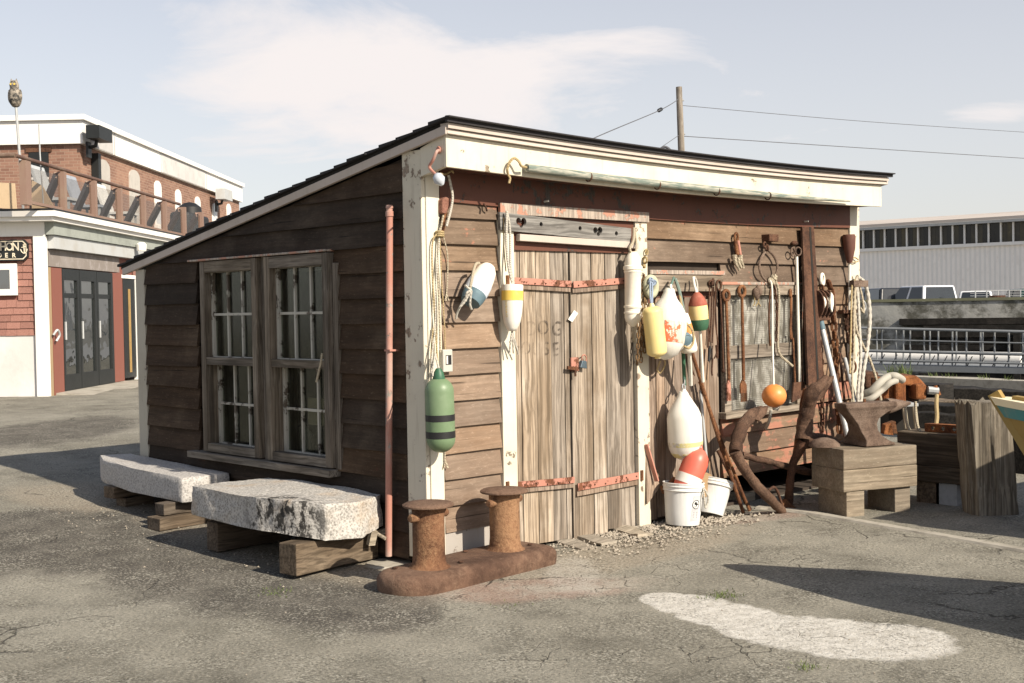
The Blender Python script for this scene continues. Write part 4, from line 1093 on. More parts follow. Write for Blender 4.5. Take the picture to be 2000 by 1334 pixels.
# ------------------------------------------------------------------ buoys and fenders
def capsule(L, r, n=8, squash=1.0):
    pr = []
    for i in range(n + 1):
        a = PI / 2 * i / n; pr.append((r * squash * (1 - math.cos(a)), r * math.sin(a)))
    for i in range(n + 1):
        a = PI / 2 * i / n; pr.append((L - r * squash * (1 - math.sin(a)), r * math.cos(a)))
    return pr
def prof_r(prof, h):
    for (h0, r0), (h1, r1) in zip(prof, prof[1:]):
        if h0 <= h <= h1: return r0 + (r1 - r0) * (h - h0) / max(h1 - h0, 1e-6)
    return prof[-1][1]
def band(prof, h0, h1, out=0.0015, n=6):
    return [(h0, prof_r(prof, h0) - 0.002)] + [(h0 + (h1 - h0) * i / n, prof_r(prof, h0 + (h1 - h0) * i / n) + out) for i in range(n + 1)] + [(h1, prof_r(prof, h1) - 0.002)]

# 1 green fender
v = -0.15; top, bot = F(857, 737, v), F(862, 884, v); ax = bot - top; L = ax.length; r = 28.5 * mpp(top)
gf = thing('green_fender', 'faded green boat fender with two black bands hanging on the corner post', 'boat fender', bot, 'fenders and buoys hung on the shed')
pf = capsule(L, r, 8, 0.95); MB().lathe(pf, top, ax, 28).build('body', MAT['green'], gf, smooth=True)
for a, b in ((0.49, 0.575), (0.71, 0.80)): MB().lathe(band(pf, a * L, b * L), top, ax, 28, cap=False).build('band', MAT['black'], gf, smooth=True)
MB().lathe([(-0.055, 0.016), (-0.03, 0.03), (0.01, 0.04), (0.03, 0.035)], top + ax * 0.0, ax, 14).build('lug', MAT['green_dark'], gf, smooth=True)

# 2 blue and white lobster buoy, tilted
v = -0.11; a, b = F(957, 517, v), F(917, 586, v); ax = (b - a); ax.y -= 0.02; L = ax.length * 1.06; r = 0.078
bb = thing('tilted_buoy', 'tilted white lobster buoy with a dark blue end tied to the clapboards', 'buoy', b, 'fenders and buoys hung on the shed')
pf = [(0, 0.01), (0.015, 0.04), (0.05, 0.062), (0.10, r * 0.92), (0.16, r), (0.21, r * 1.0), (L * 0.9, r * 0.9), (L, r * 0.8)]
pf = sorted((h, q) for h, q in pf); MB().lathe(pf, a, ax, 22).build('body', MAT['white_old'], bb, smooth=True)
MB().lathe(band(pf, L * 0.50, L * 0.78), a, ax, 22, cap=False).build('pale_band', MAT['pale_blue'], bb, smooth=True)
MB().lathe([(L * 0.78, prof_r(pf, L * .78) + 0.0015), (L * .9, r * 0.9 + .0015), (L + 0.002, r * 0.8 + .001), (L + 0.003, 0.01)], a, ax, 22, cap=False).build('dark_end', MAT['buoy_blue'], bb, smooth=True)
e = F(921, 568, v - 0.10)
rope(MB(), [F(936, 514, -.13), F(928, 518, -.15), F(921, 548, -.2), F(918, 566, -.2), e], .009).build('line', MAT['rope'], bb, smooth=True)
for pts in ([e, F(916, 575, -.2), F(907, 590, -.18), F(898, 600, -.16)], [e, F(919, 580, -.2), F(918, 594, -.19), F(921, 604, -.18)], [e, F(912, 572, -.2), F(910, 588, -.18)], [e, F(905, 588, -.17), F(893, 612, -.12), F(891, 622, -.1)], [e, F(913, 561, -.2), F(909, 557, -.2)]):
    rope(MB(), pts, .0075).build('tail', MAT['rope_white'], bb, smooth=True)

# 3 white and yellow buoy on the left door post
v = -0.13; a, b = F(1001, 556, v), F(1000, 647, v); ax = b - a; L = ax.length; r = 21 * mpp(a)
yb = thing('yellow_banded_buoy', 'white bullet buoy with a yellow band and worn yellow lettering on the left door post', 'buoy', b, 'fenders and buoys hung on the shed')
pf = [(0, r * .96), (0.006, r), (L * .35, r * .99), (L * .6, r * .93), (L * .8, r * .78), (L * .93, r * .55), (L * .985, r * .38), (L, r * .2)]
MB().lathe(pf, a, ax, 24).build('body', MAT['white_plastic'], yb, smooth=True)
MB().lathe(band(pf, L * .13, L * .34), a, ax, 24, cap=False).build('yellow_band', MAT['yellow_paint'], yb, smooth=True)
# worn letters run down the left of the buoy
for i, ch in enumerate('ENNAD'):
    cu_ = bpy.data.curves.new('t', 'FONT'); cu_.body = ch; cu_.align_x = 'CENTER'; cu_.align_y = 'CENTER'
    o = bpy.data.objects.new('t', cu_); SC.collection.objects.link(o); bpy.context.view_layer.update()
    me = bpy.data.meshes.new_from_object(o.evaluated_get(bpy.context.evaluated_depsgraph_get())); bpy.data.objects.remove(o, do_unlink=True)
    mb = MB(); h_ = L * (0.36 + i * 0.075); mb.f = [tuple(f.vertices) for f in me.polygons]; vv_ = []
    for q in me.vertices:
        hh = h_ - q.co.x * 0.030; an = -2.95 + q.co.y * 0.34
        rr = prof_r(pf, hh) + 0.0012
        vv_.append(a + ax.normalized() * hh + Vector((math.cos(an + 0.0) * rr, math.sin(an) * rr, 0)))
    mb.v = vv_; mb.build('letter', MAT['yellow_paint'], yb, fix=False)
rope(MB(), [F(990, 412, -.10), F(989, 470, -.11), F(993, 520, -.12), a + Vector((0, 0, 0.01))], .0085).build('line', MAT['rope_white'], yb, smooth=True)
rope(MB(), [F(990, 412, -.10), F(996, 450, -.10), F(997, 520, -.12), a + Vector((0.01, 0, 0.01))], .0075).build('line', MAT['rope_white'], yb, smooth=True)
rope(MB(), [F(984, 425, -.08), F(984, 480, -.08), F(988, 530, -.10)], .004).build('line', MAT['rope_tan'], yb)
for q in ((1003, 690), (1009, 684), (995, 692), (1012, 692), (996, 668)): rope(MB(), [b, F((1000 + q[0]) / 2, 666, v + .01), F(q[0], q[1], v + 0.03)], .006).build('tail', MAT['rope_white'], yb)

# 4 long white ribbed fender on the right door post
v = -0.12; a, b = F(1236, 500, v), F(1236, 634, v); ax = b - a; L = ax.length; r = 16.5 * mpp(a)
wf = thing('ribbed_fender', 'long off-white ribbed fender hanging on the right door post', 'boat fender', b, 'fenders and buoys hung on the shed')
pf = [(-0.03, r * .45), (0, r * .75), (0.02, r * .95), (L * .12, r * .97), (L * .14, r * 1.0), (L * .15, r * 1.14), (L * .20, r * 1.16), (L * .21, r * 1.02), (L * .23, r * 1.10), (L * .25, r * .98), (L * .72, r * .96), (L * .725, r * 1.08), (L * .755, r * 1.08), (L * .76, r * .97), (L * .81, r * .97), (L * .815, r * 1.07), (L * .84, r * 1.07), (L * .845, r * .98), (L * .90, r * .98), (L * .96, r * .8), (L, r * .45), (L + .015, r * .2)]
MB().lathe(pf, a, ax, 24).build('body', MAT['white_old'], wf, smooth=True)
rope(MB(), [F(1238, 445, -.07), F(1237, 470, -.10), F(1230, 486, v), a], .010).build('line', MAT['rope'], wf, smooth=True)
rope(MB(), [F(1240, 452, -.07), F(1243, 480, -.10), F(1240, 500, v - .03)], .008).build('line', MAT['rope'], wf, smooth=True)
rope(MB(), [b, F(1236, 650, v), F(1239, 668, v + .03)], .008).build('line', MAT['rope'], wf, smooth=True)

# 5 yellow fender and the small ring above it
v = -0.30; a, b = F(1273, 598, v), F(1284, 697, v); ax = b - a; L = ax.length; r = 20 * mpp(a)
yf = thing('yellow_fender', 'faded yellow cylinder fender hanging in front of the big white buoy', 'boat fender', b, 'fenders and buoys hung on the shed')
pf = capsule(L, r, 7, 0.55); MB().lathe(pf, a, ax, 24).build('body', MAT['yellow'], yf, smooth=True)
MB().lathe([(-.015, .011), (0, .018), (.01, .022)], b + ax * 0.0, ax, 12).build('plug', MAT['yellow'], yf, smooth=True)
MB().lathe([(-.02, .014), (0, .022), (.01, .03)], a, ax, 12).build('neck', MAT['yellow'], yf, smooth=True)
for dx in (-2, 2): rope(MB(), [F(1272 + dx, 548, -.12), F(1272 + dx, 575, -.2), a + Vector((dx * .002, 0, 0.005))], .007).build('line', MAT['rope_blue'], yf, smooth=True)
lr = thing('float_ring', 'small round greenish float ring with a blue knot beside the right door post', 'float', F(1272, 580, -0.08), 'fenders and buoys hung on the shed')
ring(MB(), F(1271, 560, -.08), (0, -1, 0), 0.052, 0.028, 24, 10, 1.2).build('ring', plain('greenish foam', (0.42, 0.42, 0.30), 0.8, 0.4, 18), lr, smooth=True)
mb = MB()
for k in range(4): ring(mb, F(1273 + rnd(-4, 4), 549 + rnd(-4, 4), -.12), (rnd(-1, 1), -1, rnd(-1, 1)), .018, .008, 10, 6)
mb.build('knot', MAT['rope_blue'], lr)

# 6 big white buoy with the orange patch
v = -0.20; a, b = F(1308, 563, v), F(1298, 703, v); ax = b - a; L = ax.length; R_ = 38 * mpp(a)
def tear(L, R): return [(0, R * .20), (L * .02, R * .26), (L * .06, R * .30), (L * .14, R * .42), (L * .24, R * .72), (L * .34, R * .92), (L * .46, R), (L * .70, R), (L * .82, R * .90), (L * .92, R * .62), (L * .98, R * .3), (L, R * .05)]
wb = thing('patched_buoy', 'big white teardrop buoy with a chipped orange square hanging by the door', 'buoy', b, 'fenders and buoys hung on the shed')
pf = tear(L, R_); MB().lathe(pf, a, ax, 32).build('body', MAT['white_plastic'], wb, smooth=True)
MB().lathe([(L * f, prof_r(pf, L * f) + .002) for f in (.47, .55, .63, .71, .76)], a, ax, 12, cap=False, arc=(-1.45, 0.25), ref=(-0.69, -0.72, 0)).build('orange_patch', MAT['orange_chip'], wb, smooth=True)
ring(MB(), a + Vector((0, -0.01, 0.0)), (0.6, -0.7, 0), .022, .010, 16, 8).build('eye', MAT['white_plastic'], wb, smooth=True)
rope(MB(), [F(1316, 542, -.1), F(1311, 556, -.16), a], .009).build('line', plain('green line', (0.10, 0.17, 0.14), .8), wb)
mb = MB(); rope(mb, [b, F(1299, 712, v + .05), F(1290, 728, v + .1), F(1284, 722, v + .1), F(1290, 705, v + .06)], .006); mb.build('tail', MAT['rope_tan'], wb)

# 7 small white buoy with orange and blue
v = -0.24; a, b = F(1338, 612, v), F(1346, 688, v); ax = b - a; L = ax.length; r = 17 * mpp(a)
sb = thing('small_buoy', 'small white buoy with an orange shoulder and white stick behind the orange patched buoy', 'buoy', b, 'fenders and buoys hung on the shed')
pf = [(0, r * .3), (L * .1, r * .45), (L * .3, r * .62), (L * .6, r * .85), (L * .9, r), (L * .97, r * .95), (L, r * .8)]
MB().lathe(pf, a, ax, 22).build('body', MAT['white_old'], sb, smooth=True)
MB().lathe(band(pf, L * .26, L * .52), a, ax, 22, cap=False).build('orange_band', MAT['orange'], sb, smooth=True)
rope(MB(), [b, F(1348, 720, v + .05), F(1349, 752, v + .1)], .016).build('stick', MAT['stick'], sb, smooth=True)
db = thing('dark_float', 'dark blue round-ended float hanging against the small white buoy', 'float', F(1337, 675, -.33), 'fenders and buoys hung on the shed')
c0 = F(1337, 662, -.30); MB().lathe([(-.06, .03), (-.045, .05), (0.01, .052), (.035, .045), (.045, .02), (.046, .004)], c0, (-.35, -1, -.1), 20).build('body', MAT['buoy_blue'], db, smooth=True)
ring(MB(), c0 + Vector((-.012, -.036, 0)), (-.35, -1, -.1), .026, .004, 18, 6).build('ring_mark', MAT['black'], db)
rope(MB(), [F(1322, 548, -.12), F(1330, 590, -.22), F(1337, 625, -.30), F(1352, 645, -.33), F(1354, 668, -.34), F(1346, 680, -.34), F(1336, 676, -.34)], .009).build('line', MAT['rope_tan'], db, smooth=True)
rope(MB(), [F(1319, 545, -.12), F(1327, 570, -.18), F(1336, 612, -.24)], .013).build('line', plain('grey green line', (0.16, 0.2, 0.17), .8), db, smooth=True)
tag(MB().tube([F(1334, 684, -.16), F(1337, 752, -.12)], .014, 9).build('green_stick', MAT['buoy_green']), 'short dark green stick hanging above the lowest white buoy', 'stick')

# 8 red, yellow and green buoy
v = -0.17; a, b = F(1361, 571, v), F(1367, 645, v); ax = b - a; L = ax.length; r = 19 * mpp(a)
rg = thing('striped_buoy', 'lobster buoy painted brick red, cream yellow and bottle green on a white stick', 'buoy', b, 'fenders and buoys hung on the shed')
pf = [(0, r * .18), (L * .06, r * .45), (L * .16, r * .72), (L * .28, r * .9), (L * .34, r * .96), (L * .5, r), (L * .8, r * .97), (L * .93, r * .86), (L, r * .66)]
MB().lathe(pf, a, ax, 24).build('body', MAT['cream_buoy'], rg, smooth=True)
MB().lathe([(0.0, .01)] + [(h - .001, q + .0015) for h, q in pf[:5]] + [(L * .345, prof_r(pf, L * .345) + .0015)], a - ax.normalized() * .001, ax, 24, cap=False).build('red_top', MAT['dark_red'], rg, smooth=True)
MB().lathe([(L * .71, prof_r(pf, L * .71) + .0015)] + [(h, q + .0015) for h, q in pf[6:]] + [(L + .002, .01)], a, ax, 24, cap=False).build('green_bottom', MAT['buoy_green'], rg, smooth=True)
MB().tube([F(1354, 541, -.12), F(1356, 556, -.14), a + ax * .05], .010, 8).build('stick', MAT['stick'], rg)
MB().tube([b, F(1373, 746, -.12)], [.012, .013], 10).build('stick', MAT['stick'], rg)
rope(MB(), [F(1356, 540, -.10), F(1361, 552, -.12), F(1362, 572, v)], .008).build('line', MAT['rope_white'], rg)

# 9 lowest big white buoy
v = -0.19; a, b = F(1334, 764, v), F(1340, 896, v); ax = b - a; L = ax.length; R_ = 34 * mpp(a)
lw = thing('stained_buoy', 'big white buoy with yellow stained foot hanging low above the buckets', 'buoy', b, 'fenders and buoys hung on the shed')
pf = [(0, R_ * .20), (L * .02, R_ * .27), (L * .07, R_ * .36), (L * .15, R_ * .55), (L * .26, R_ * .82), (L * .33, R_ * .94), (L * .40, R_), (L * .74, R_ * 1.01), (L * .84, R_ * .96), (L * .92, R_ * .83), (L * .97, R_ * .66), (L, R_ * .42)]
MB().lathe(pf, a, ax, 32).build('body', MAT['white_plastic'], lw, smooth=True)
MAT['stain'] = painted('algae stain', (0.62, 0.55, 0.26), (0.78, 0.75, 0.68), 0.30, dirt=(0.75, 0.70, 0.55))
for f0, f1 in ((.735, .80), (.90, .97)): MB().lathe(band(pf, L * f0, L * f1, .001), a, ax, 32, cap=False).build('stain_band', MAT['stain'], lw, smooth=True)
ring(MB(), a + Vector((0, -.012, -.01)), (0.1, -1, 0), .018, .009, 16, 8).build('eye', MAT['white_plastic'], lw, smooth=True)
mb = MB(); chain(mb, [F(1336, 742, -.13), F(1335, 766, v)], .06, .006); mb.build('shackle', MAT['galv'], lw)
rope(MB(), [F(1334, 690, -.10), F(1336, 720, -.12), F(1336, 748, -.14)], .010).build('line', plain('dark green line', (0.05, .10, .08), .8), lw)

# 11 orange ball
c0 = F(1512, 773, -.22); ob = thing('orange_ball', 'round orange float ball hanging over the anchor', 'buoy', c0 - Vector((0, 0, .1)), 'fenders and buoys hung on the shed')
r = 24 * mpp(c0); MB().ball(c0, r, 14, (1, 1, .95)).build('body', MAT['orange'], ob, smooth=True)
MB().lathe([(-.02, .02), (.0, .03), (.02, .03)], c0 + Vector((0.02, 0, -r)), (0.2, 0, 1), 12).build('stem', MAT['rope_white'], ob)
rope(MB(), [F(1504, 547, -.10), F(1508, 570, -.12), F(1509, 680, -.18), F(1511, 752, -.22)], .0085).build('line', MAT['stick'], ob, smooth=True)
rope(MB(), [F(1506, 800, -.22), F(1502, 822, -.18), F(1496, 836, -.12)], .013).build('tail', MAT['rope_white'], ob, smooth=True)

# ------------------------------------------------------------------ buckets
def bucket(name, label, base, axis, h, rb_, rt, mat):
    base, ax = Vector(base), Vector(axis).normalized()
    t = thing(name, label, 'bucket', base, 'buckets by the shed wall')
    w = .004
    pr = [(0.003, 0.002), (0.003, rb_ - .004), (0.0, rb_ - .002), (.006, rb_)]
    pr += [(h * f, rb_ + (rt - rb_) * f) for f in (.3, .6, .80)]
    pr += [(h * .803, rt + .002), (h * .82, rt + .006), (h * .835, rt + .002), (h * .90, rt + .002), (h * .903, rt + .007), (h * .92, rt + .008), (h * .935, rt + .003), (h * .98, rt + .003), (h * .985, rt + .008), (h, rt + .006), (h, rt - .002), (h * .96, rt - .004), (h * .3, rb_ + (rt - rb_) * .3 - w), (.012, rb_ - w), (.012, .002)]
    MB().lathe(pr, base, ax, 40, cap=False).build('body', mat, t, smooth=True)
    return t
p = G(1341, 1030, -.05); p = Vector((p.x + .03, p.y + .06, -.035))
b1 = bucket('front_bucket', 'white plastic bucket with a black printed badge holding a red fender', p, (.06, .0, 1), .305, .122, .146, MAT['bucket'])
B1 = p; A1 = Vector((.06, 0, 1)).normalized()
# printed label strip and round emblem (flat print on the bucket)
def on_bucket(an, h, out=.0012):
    rr = .122 + .020 * (h / .305 / .8) + out
    u = Vector((1, 0, 0)); u = (u - A1 * u.dot(A1)).normalized(); w = A1.cross(u)
    return B1 + A1 * h + (u * math.cos(an) + w * math.sin(an)) * rr
MAT['label_grey'] = plain('label print grey', (0.50, 0.50, 0.51), .5, .5, 60, dirt=(0.36, 0.36, 0.38))
mb = MB(); vs = []; fs = []
AN0 = -1.74
for i in range(9):
    h = .035 + .185 * i / 8
    for k in range(5): vs.append(on_bucket(AN0 - .28 + .50 * k / 4 + (.12 * (h - .05) / .19), h, .0008))
for i in range(8):
    for k in range(4): a = i * 5 + k; fs.append((a, a + 1, a + 6, a + 5))
mb.add(vs, fs).build('label_strip', MAT['label_grey'], b1, fix=False)
def disc_on(an0, h0, r0, r1, mat, name, out, pts=28, clip=None):
    mb = MB(); vs = []; fs = []
    for i in range(pts):
        th = 2 * PI * i / pts
        for rr in (r0, r1): vs.append(on_bucket(an0 + rr * math.sin(th) / .137, h0 + rr * math.cos(th), out))
    for i in range(pts): a = i * 2; b = ((i + 1) % pts) * 2; fs.append((a, a + 1, b + 1, b))
    mb.add(vs, fs).build(name, mat, b1, fix=False)
AE = AN0 + .02
disc_on(AE, .155, .0005, .033, MAT['bucket'], 'emblem_ground', .0016)
disc_on(AE, .155, .028, .033, MAT['black'], 'emblem_ring', .0022)
def poly_on(pts, mat, name, out):
    mb = MB(); mb.add([on_bucket(AE + x / .137, .155 + y, out) for x, y in pts], [tuple(range(len(pts)))]).build(name, mat, b1, fix=False)
poly_on([(-.017, .008), (-.010, .019), (.002, .020), (.006, .010), (.020, .004), (.024, -.003), (.012, -.002), (.006, -.008), (.010, -.018), (.002, -.014), (-.002, -.004), (-.010, -.002)], MAT['black'], 'emblem_figure', .0022)
poly_on([(-.014, -.010), (-.006, -.012), (-.004, -.021), (-.012, -.020)], MAT['black'], 'emblem_figure', .0022)
for k in range(4): poly_on([(-.022, -.056 - k * .012), (.02, -.056 - k * .012), (.02, -.060 - k * .012), (-.022, -.060 - k * .012)], plain('print', (0.25, 0.25, 0.26), .5), 'label_line', .0018)
rope(MB(), [on_bucket(-1.32, .275, .012), on_bucket(-1.28, .25, .03), on_bucket(-1.12, .20, .045), on_bucket(-1.08, .15, .04), on_bucket(-1.2, .13, .035), on_bucket(-1.33, .18, .03), on_bucket(-1.38, .27, .014)], .007).build('rope_handle', MAT['rope_white'], b1, smooth=True)
p2 = G(1398, 1014, -.05); p2 = Vector((p2.x + .05, p2.y + .11, -.03))
b2 = bucket('rear_bucket', 'white plastic bucket leaning behind the badged one', p2, (.34, .04, 1), .265, .115, .15, MAT['bucket'])
# red fender in the bucket, driftwood bits
v0 = B1 + A1 * .15 + Vector((-.045, 0, 0)); tp = F(1368, 878, B1.y - .07)
ax = tp - v0; L = ax.length; r = 25 * mpp(tp)
rf = thing('red_fender', 'faded red fender with a white collar standing in the front bucket', 'boat fender', v0, 'fenders and buoys hung on the shed')
pf = [(0, r * .9), (L * .1, r * .98), (L * .5, r), (L * .78, r), (L * .9, r * .85), (L * .97, r * .55), (L, r * .4)]
MB().lathe(pf, v0, ax, 26).build('body', MAT['red_vinyl'], rf, smooth=True)
MB().lathe(band(pf, L * .36, L * .52, .002), v0, ax, 26, cap=False).build('white_collar', MAT['white_plastic'], rf, smooth=True)
ring(MB(), v0 + ax * 1.02, (0.5, -.8, .1), .026, .013, 16, 8).build('eye', MAT['red_vinyl'], rf, smooth=True)
for i, (px, py, s_, l) in enumerate(((1379, 932, .075, 'tan cork block in the front bucket beside the red fender'), (1413, 945, .06, 'tan wood chunk standing in the rear bucket'))):
    c = F(px, py + 8, B1.y + .05 if i == 0 else p2.y)
    tag(MB().prism([c + Vector((-s_, 0, -.12)), c + Vector((s_ * .9, 0, -.12)), c + Vector((s_, 0, .04)), c + Vector((s_ * .2, 0, .065)), c + Vector((-s_ * .9, 0, .05))], (0, .07, 0)).build('cork_block', plain('cork', (0.33, 0.22, 0.12), .95, .6, 40, bump=.006), bevel=.006), l, 'cork block')
ps = thing('grey_rod', 'light grey rod standing in the rear bucket against the wall', 'rod', p2)
MB().tube([p2 + Vector((.03, 0, .06)), F(1368, 762, -.04)], .013, 10).build('rod', MAT['galv'], ps, smooth=True)
rl = thing('rusty_flat_bar', 'red painted bar leaning by the right door post', 'bar', G(1300, 985, -.04))
MB().beam(F(1262, 868, -.06), F(1283, 940, -.10), .012, .035).build('bar', MAT['red_iron'], rl)
tag(MB().prism([F(1262, 880, -.05), F(1264, 985, -.07), F(1290, 950, -.07)], (0, .012, 0)).build('plywood_scrap', MAT['plank_panel']), 'brown board scrap leaning between door post and buckets', 'board')
tag(MB().beam(G(1302, 1005, -.04), F(1312, 962, -.10), .02, .04).build('wood_stake', MAT['timber_d']), 'short wooden stake left of the front bucket', 'stake')
rope(MB(), [F(1293, 948, -.1), F(1299, 962, -.12), F(1306, 948, -.13), F(1318, 935, -.14)], .02, 7).build('strap_hook', MAT['rust'], rl)
# ------------------------------------------------------------------ tools and chains on the front wall
GT = 'old tools hung on the shed wall'
def tl(name, label, cat, p): return thing(name, label, cat, p, GT)
# chain beside the right door post
ch = tl('brass_chain', 'bunch of brassy chain hanging beside the right door post', 'chain', F(1250, 700, -.07))
mb = MB()
chain(mb, [F(1258, 535, -.05), F(1249, 590, -.06), F(1247, 650, -.07), F(1244, 718, -.07)], .052, .0058)
chain(mb, [F(1259, 540, -.05), F(1262, 600, -.06), F(1260, 650, -.06), F(1259, 690, -.06)], .052, .0058)
chain(mb, [F(1258, 580, -.06), F(1254, 640, -.07), F(1252, 704, -.07)], .052, .0058)
mb.build('links', rust('brassy chain', (0.12, 0.065, 0.03), (0.26, 0.16, 0.08), (0.42, 0.30, 0.16), 20), ch, smooth=True)
mb = MB(); ring(mb, F(1263, 492, -.06), (0.3, -1, 0), .020, .006, 14, 6); ring(mb, F(1260, 508, -.07), (1, -.4, 0), .024, .008, 14, 6)
mb.ball(F(1258, 520, -.07), .016, 6); mb.build('snap_hook', MAT['rope_tan'], ch, smooth=True)

# cluster of thin rods with hooks
rc = tl('hanging_gaffs', 'bunch of thin iron gaff rods hanging from one nail left of the screened window', 'gaff hooks', F(1398, 690, -.06))
for i, (pts, r) in enumerate((([(1390, 560), (1389, 620), (1386, 668)], .0065), ([(1394, 560), (1393, 625), (1391, 670)], .0055), ([(1398, 558), (1397, 620), (1402, 668)], .0055), ([(1386, 560), (1384, 610), (1383, 680)], .005))):
    rope(MB(), [F(a, b, -.05 - .012 * i) for a, b in pts], r, 6).build('rod', MAT['rust_dark'], rc)
mb = MB()
for k in range(4): ring(mb, F(1390 + rnd(-4, 5), 553 + rnd(-6, 8), -.07), (rnd(-1, 1), -1, rnd(-.4, .4)), .02, .008, 12, 6)
mb.build('hooks', MAT['rust_dark'], rc)
MB().tube([F(1386, 676, -.06), F(1384, 706, -.06)], [.013, .010], 8).build('grip', MAT['black'], rc)
MB().tube([F(1400, 674, -.06), F(1401, 700, -.06)], [.013, .009], 8).build('grip', MAT['rust_dark'], rc)
rope(MB(), [F(1392, 700, -.06), F(1390, 725, -.06), F(1391, 733, -.07)], .007).build('hook', MAT['rust_dark'], rc)
rope(MB(), [F(1402, 668, -.06), F(1399, 690, -.06), F(1395, 700, -.06)], .006).build('hook', MAT['rust_dark'], rc)
lk = tl('looped_rod', 'thin iron rod with a loop at the top and a knob at the bottom', 'rod', F(1414, 730, -.06))
mb = MB(); ring(mb, F(1404, 557, -.06), (0, -1, 0), .030, .008, 16, 6, 1.25); mb.build('loop', MAT['rust_dark'], lk)
rope(MB(), [F(1406, 566, -.06), F(1410, 640, -.06), F(1413, 720, -.06)], .0075).build('shaft', MAT['rust_dark'], lk)
MB().ball(F(1413, 724, -.06), .016, 6).build('knob', MAT['rust_dark'], lk)
def spear(name, label, top, bot, headw, m, tines):
    a, b = F(*top, -.075), F(*bot, -.085); t_ = tl(name, label, 'spear', b)
    s_ = mpp(a)
    ring(MB(), a, (0, -1, 0), 10 * s_, 3.4 * s_, 18, 8).build('ring_handle', MAT['rust'], t_, smooth=True)
    d = (b - a).normalized(); L = (b - a).length; hl = 42 * s_
    MB().tube([a + d * 9 * s_, a + d * (L - hl)], [3.1 * s_, 3.6 * s_], 10).build('shaft', MAT['rust'], t_, smooth=True)
    h0 = a + d * (L - hl); sd = Vector((1, 0, 0)); w = headw * s_
    MB().prism([h0 - sd * 3 * s_, h0 - sd * w + d * 10 * s_, h0 - sd * w + d * (hl if not tines else hl * .62), h0 + sd * w + d * (hl if not tines else hl * .62), h0 + sd * w + d * 10 * s_, h0 + sd * 3 * s_], (0, .012, 0)).build('blade', m, t_)
    if tines:
        for k in range(5):
            c = h0 + sd * (w * (-.88 + .44 * k)) + d * hl * .6; MB().beam(c, c + d * hl * .42, .006, .008, (0, 1, 0)).build('tine', m, t_)
spear('eel_spear', 'rusty eel spear with a ring handle and five tines', (1449, 569), (1453, 784), 10, MAT['rust'], True)
spear('flat_spear', 'rusty spear with a narrow red paddle blade', (1418, 577), (1425, 783), 5.5, MAT['red_iron'], False)
cv_ = tl('grab_tongs', 'small iron tongs with pale jaws and an eye at the top', 'tongs', F(1441, 528, -.06))
ring(MB(), F(1438, 464, -.06), (0.2, -1, 0), .030, .010, 16, 7, 1.2).build('eye', MAT['rust'], cv_, smooth=True)
MB().tube([F(1436, 470, -.06), F(1440, 498, -.08)], .016, 9).build('arm', MAT['rust'], cv_, smooth=True)
MB().tube([F(1441, 470, -.07), F(1446, 500, -.08)], .014, 9).build('arm', MAT['red_iron'], cv_, smooth=True)
for pts in ([(1434, 498), (1436, 512), (1441, 522), (1444, 528)], [(1446, 498), (1447, 510), (1451, 518), (1452, 524)], [(1441, 503), (1443, 515), (1448, 523)]):
    rope(MB(), [F(a, b, -.09) for a, b in pts], [.020, .019, .018, .017, .016, .015, .014, .013, .012, .011, .010, .009, .009, .009, .009, .009][:(len(pts) - 1) * 5 + 1], 8).build('jaw', MAT['rope'], cv_, smooth=True)
ho = tl('collar_hoop', 'oval iron hoop hanging from a square block above the screened window', 'hoop', F(1502, 548, -.06))
rope(MB(), [F(1496, 490, -.06), F(1487, 503, -.07), F(1483, 520, -.08), F(1487, 537, -.08), F(1496, 549, -.07)], .010).build('side_bar', MAT['rust_grey'], ho, smooth=True)
rope(MB(), [F(1499, 488, -.06), F(1511, 500, -.07), F(1518, 518, -.08), F(1516, 534, -.08), F(1505, 549, -.07)], .010).build('side_bar', MAT['rust_grey'], ho, smooth=True)
a, b = F(1487, 472, -.03), F(1505, 459, -.03); MB().box((a.x, -.11, a.z), (b.x, -.02, b.z)).build('block', MAT['rust_dark'], ho, bevel=.006)
mb = MB(); ring(mb, F(1494, 478, -.07), (0, -1, 0), .020, .008, 12, 6); ring(mb, F(1498, 484, -.07), (1, -.5, 0), .022, .008, 12, 6); mb.build('shackle', MAT['rust_dark'], ho)
wb_ = tl('wooden_blocks', 'cluster of small wooden net floats hanging under the iron hoop', 'net floats', F(1480, 590, -.06))
for px, py, r in ((1476, 572, .035), (1482, 568, .038), (1478, 578, .03)): MB().ball(F(px, py, -.07), r, 8, (.8, .8, 1.25)).build('float', MAT['rust_grey'], wb_, smooth=True)
for px in (1473, 1479, 1483): rope(MB(), [F(px, 576, -.07), F(px + rnd(-2, 2), 590, -.06), F(px + rnd(-3, 3), 598, -.05)], .005).build('cord', MAT['rope_tan'], wb_)
cr = tl('chain_and_rope', 'thin rusty chain with a pale rope tied over the screened window', 'chain', F(1518, 690, -.06))
mb = MB(); chain(mb, [F(1512, 556, -.07), F(1517, 600, -.07), F(1516, 668, -.07)], .042, .006); mb.build('links', MAT['rust_dark'], cr)
rope(MB(), [F(1508, 540, -.08), F(1516, 552, -.08), F(1521, 575, -.08), F(1520, 630, -.07), F(1519, 676, -.07), F(1524, 694, -.07), F(1536, 705, -.08), F(1548, 715, -.09)], .011).build('line', MAT['rope'], cr, smooth=True)
mb = MB()
for k in range(5): ring(mb, F(1510 + rnd(-4, 4), 545 + rnd(-5, 8), -.08), (rnd(-1, 1), -1, rnd(-1, 1)), .022, .010, 10, 6)
mb.build('knot', MAT['rope'], cr)
rope(MB(), [F(1506, 560, -.06), F(1502, 600, -.06), F(1503, 668, -.06), F(1505, 672, -.07), F(1503, 650, -.07)], .006).build('hook_rod', MAT['rust'], cr)
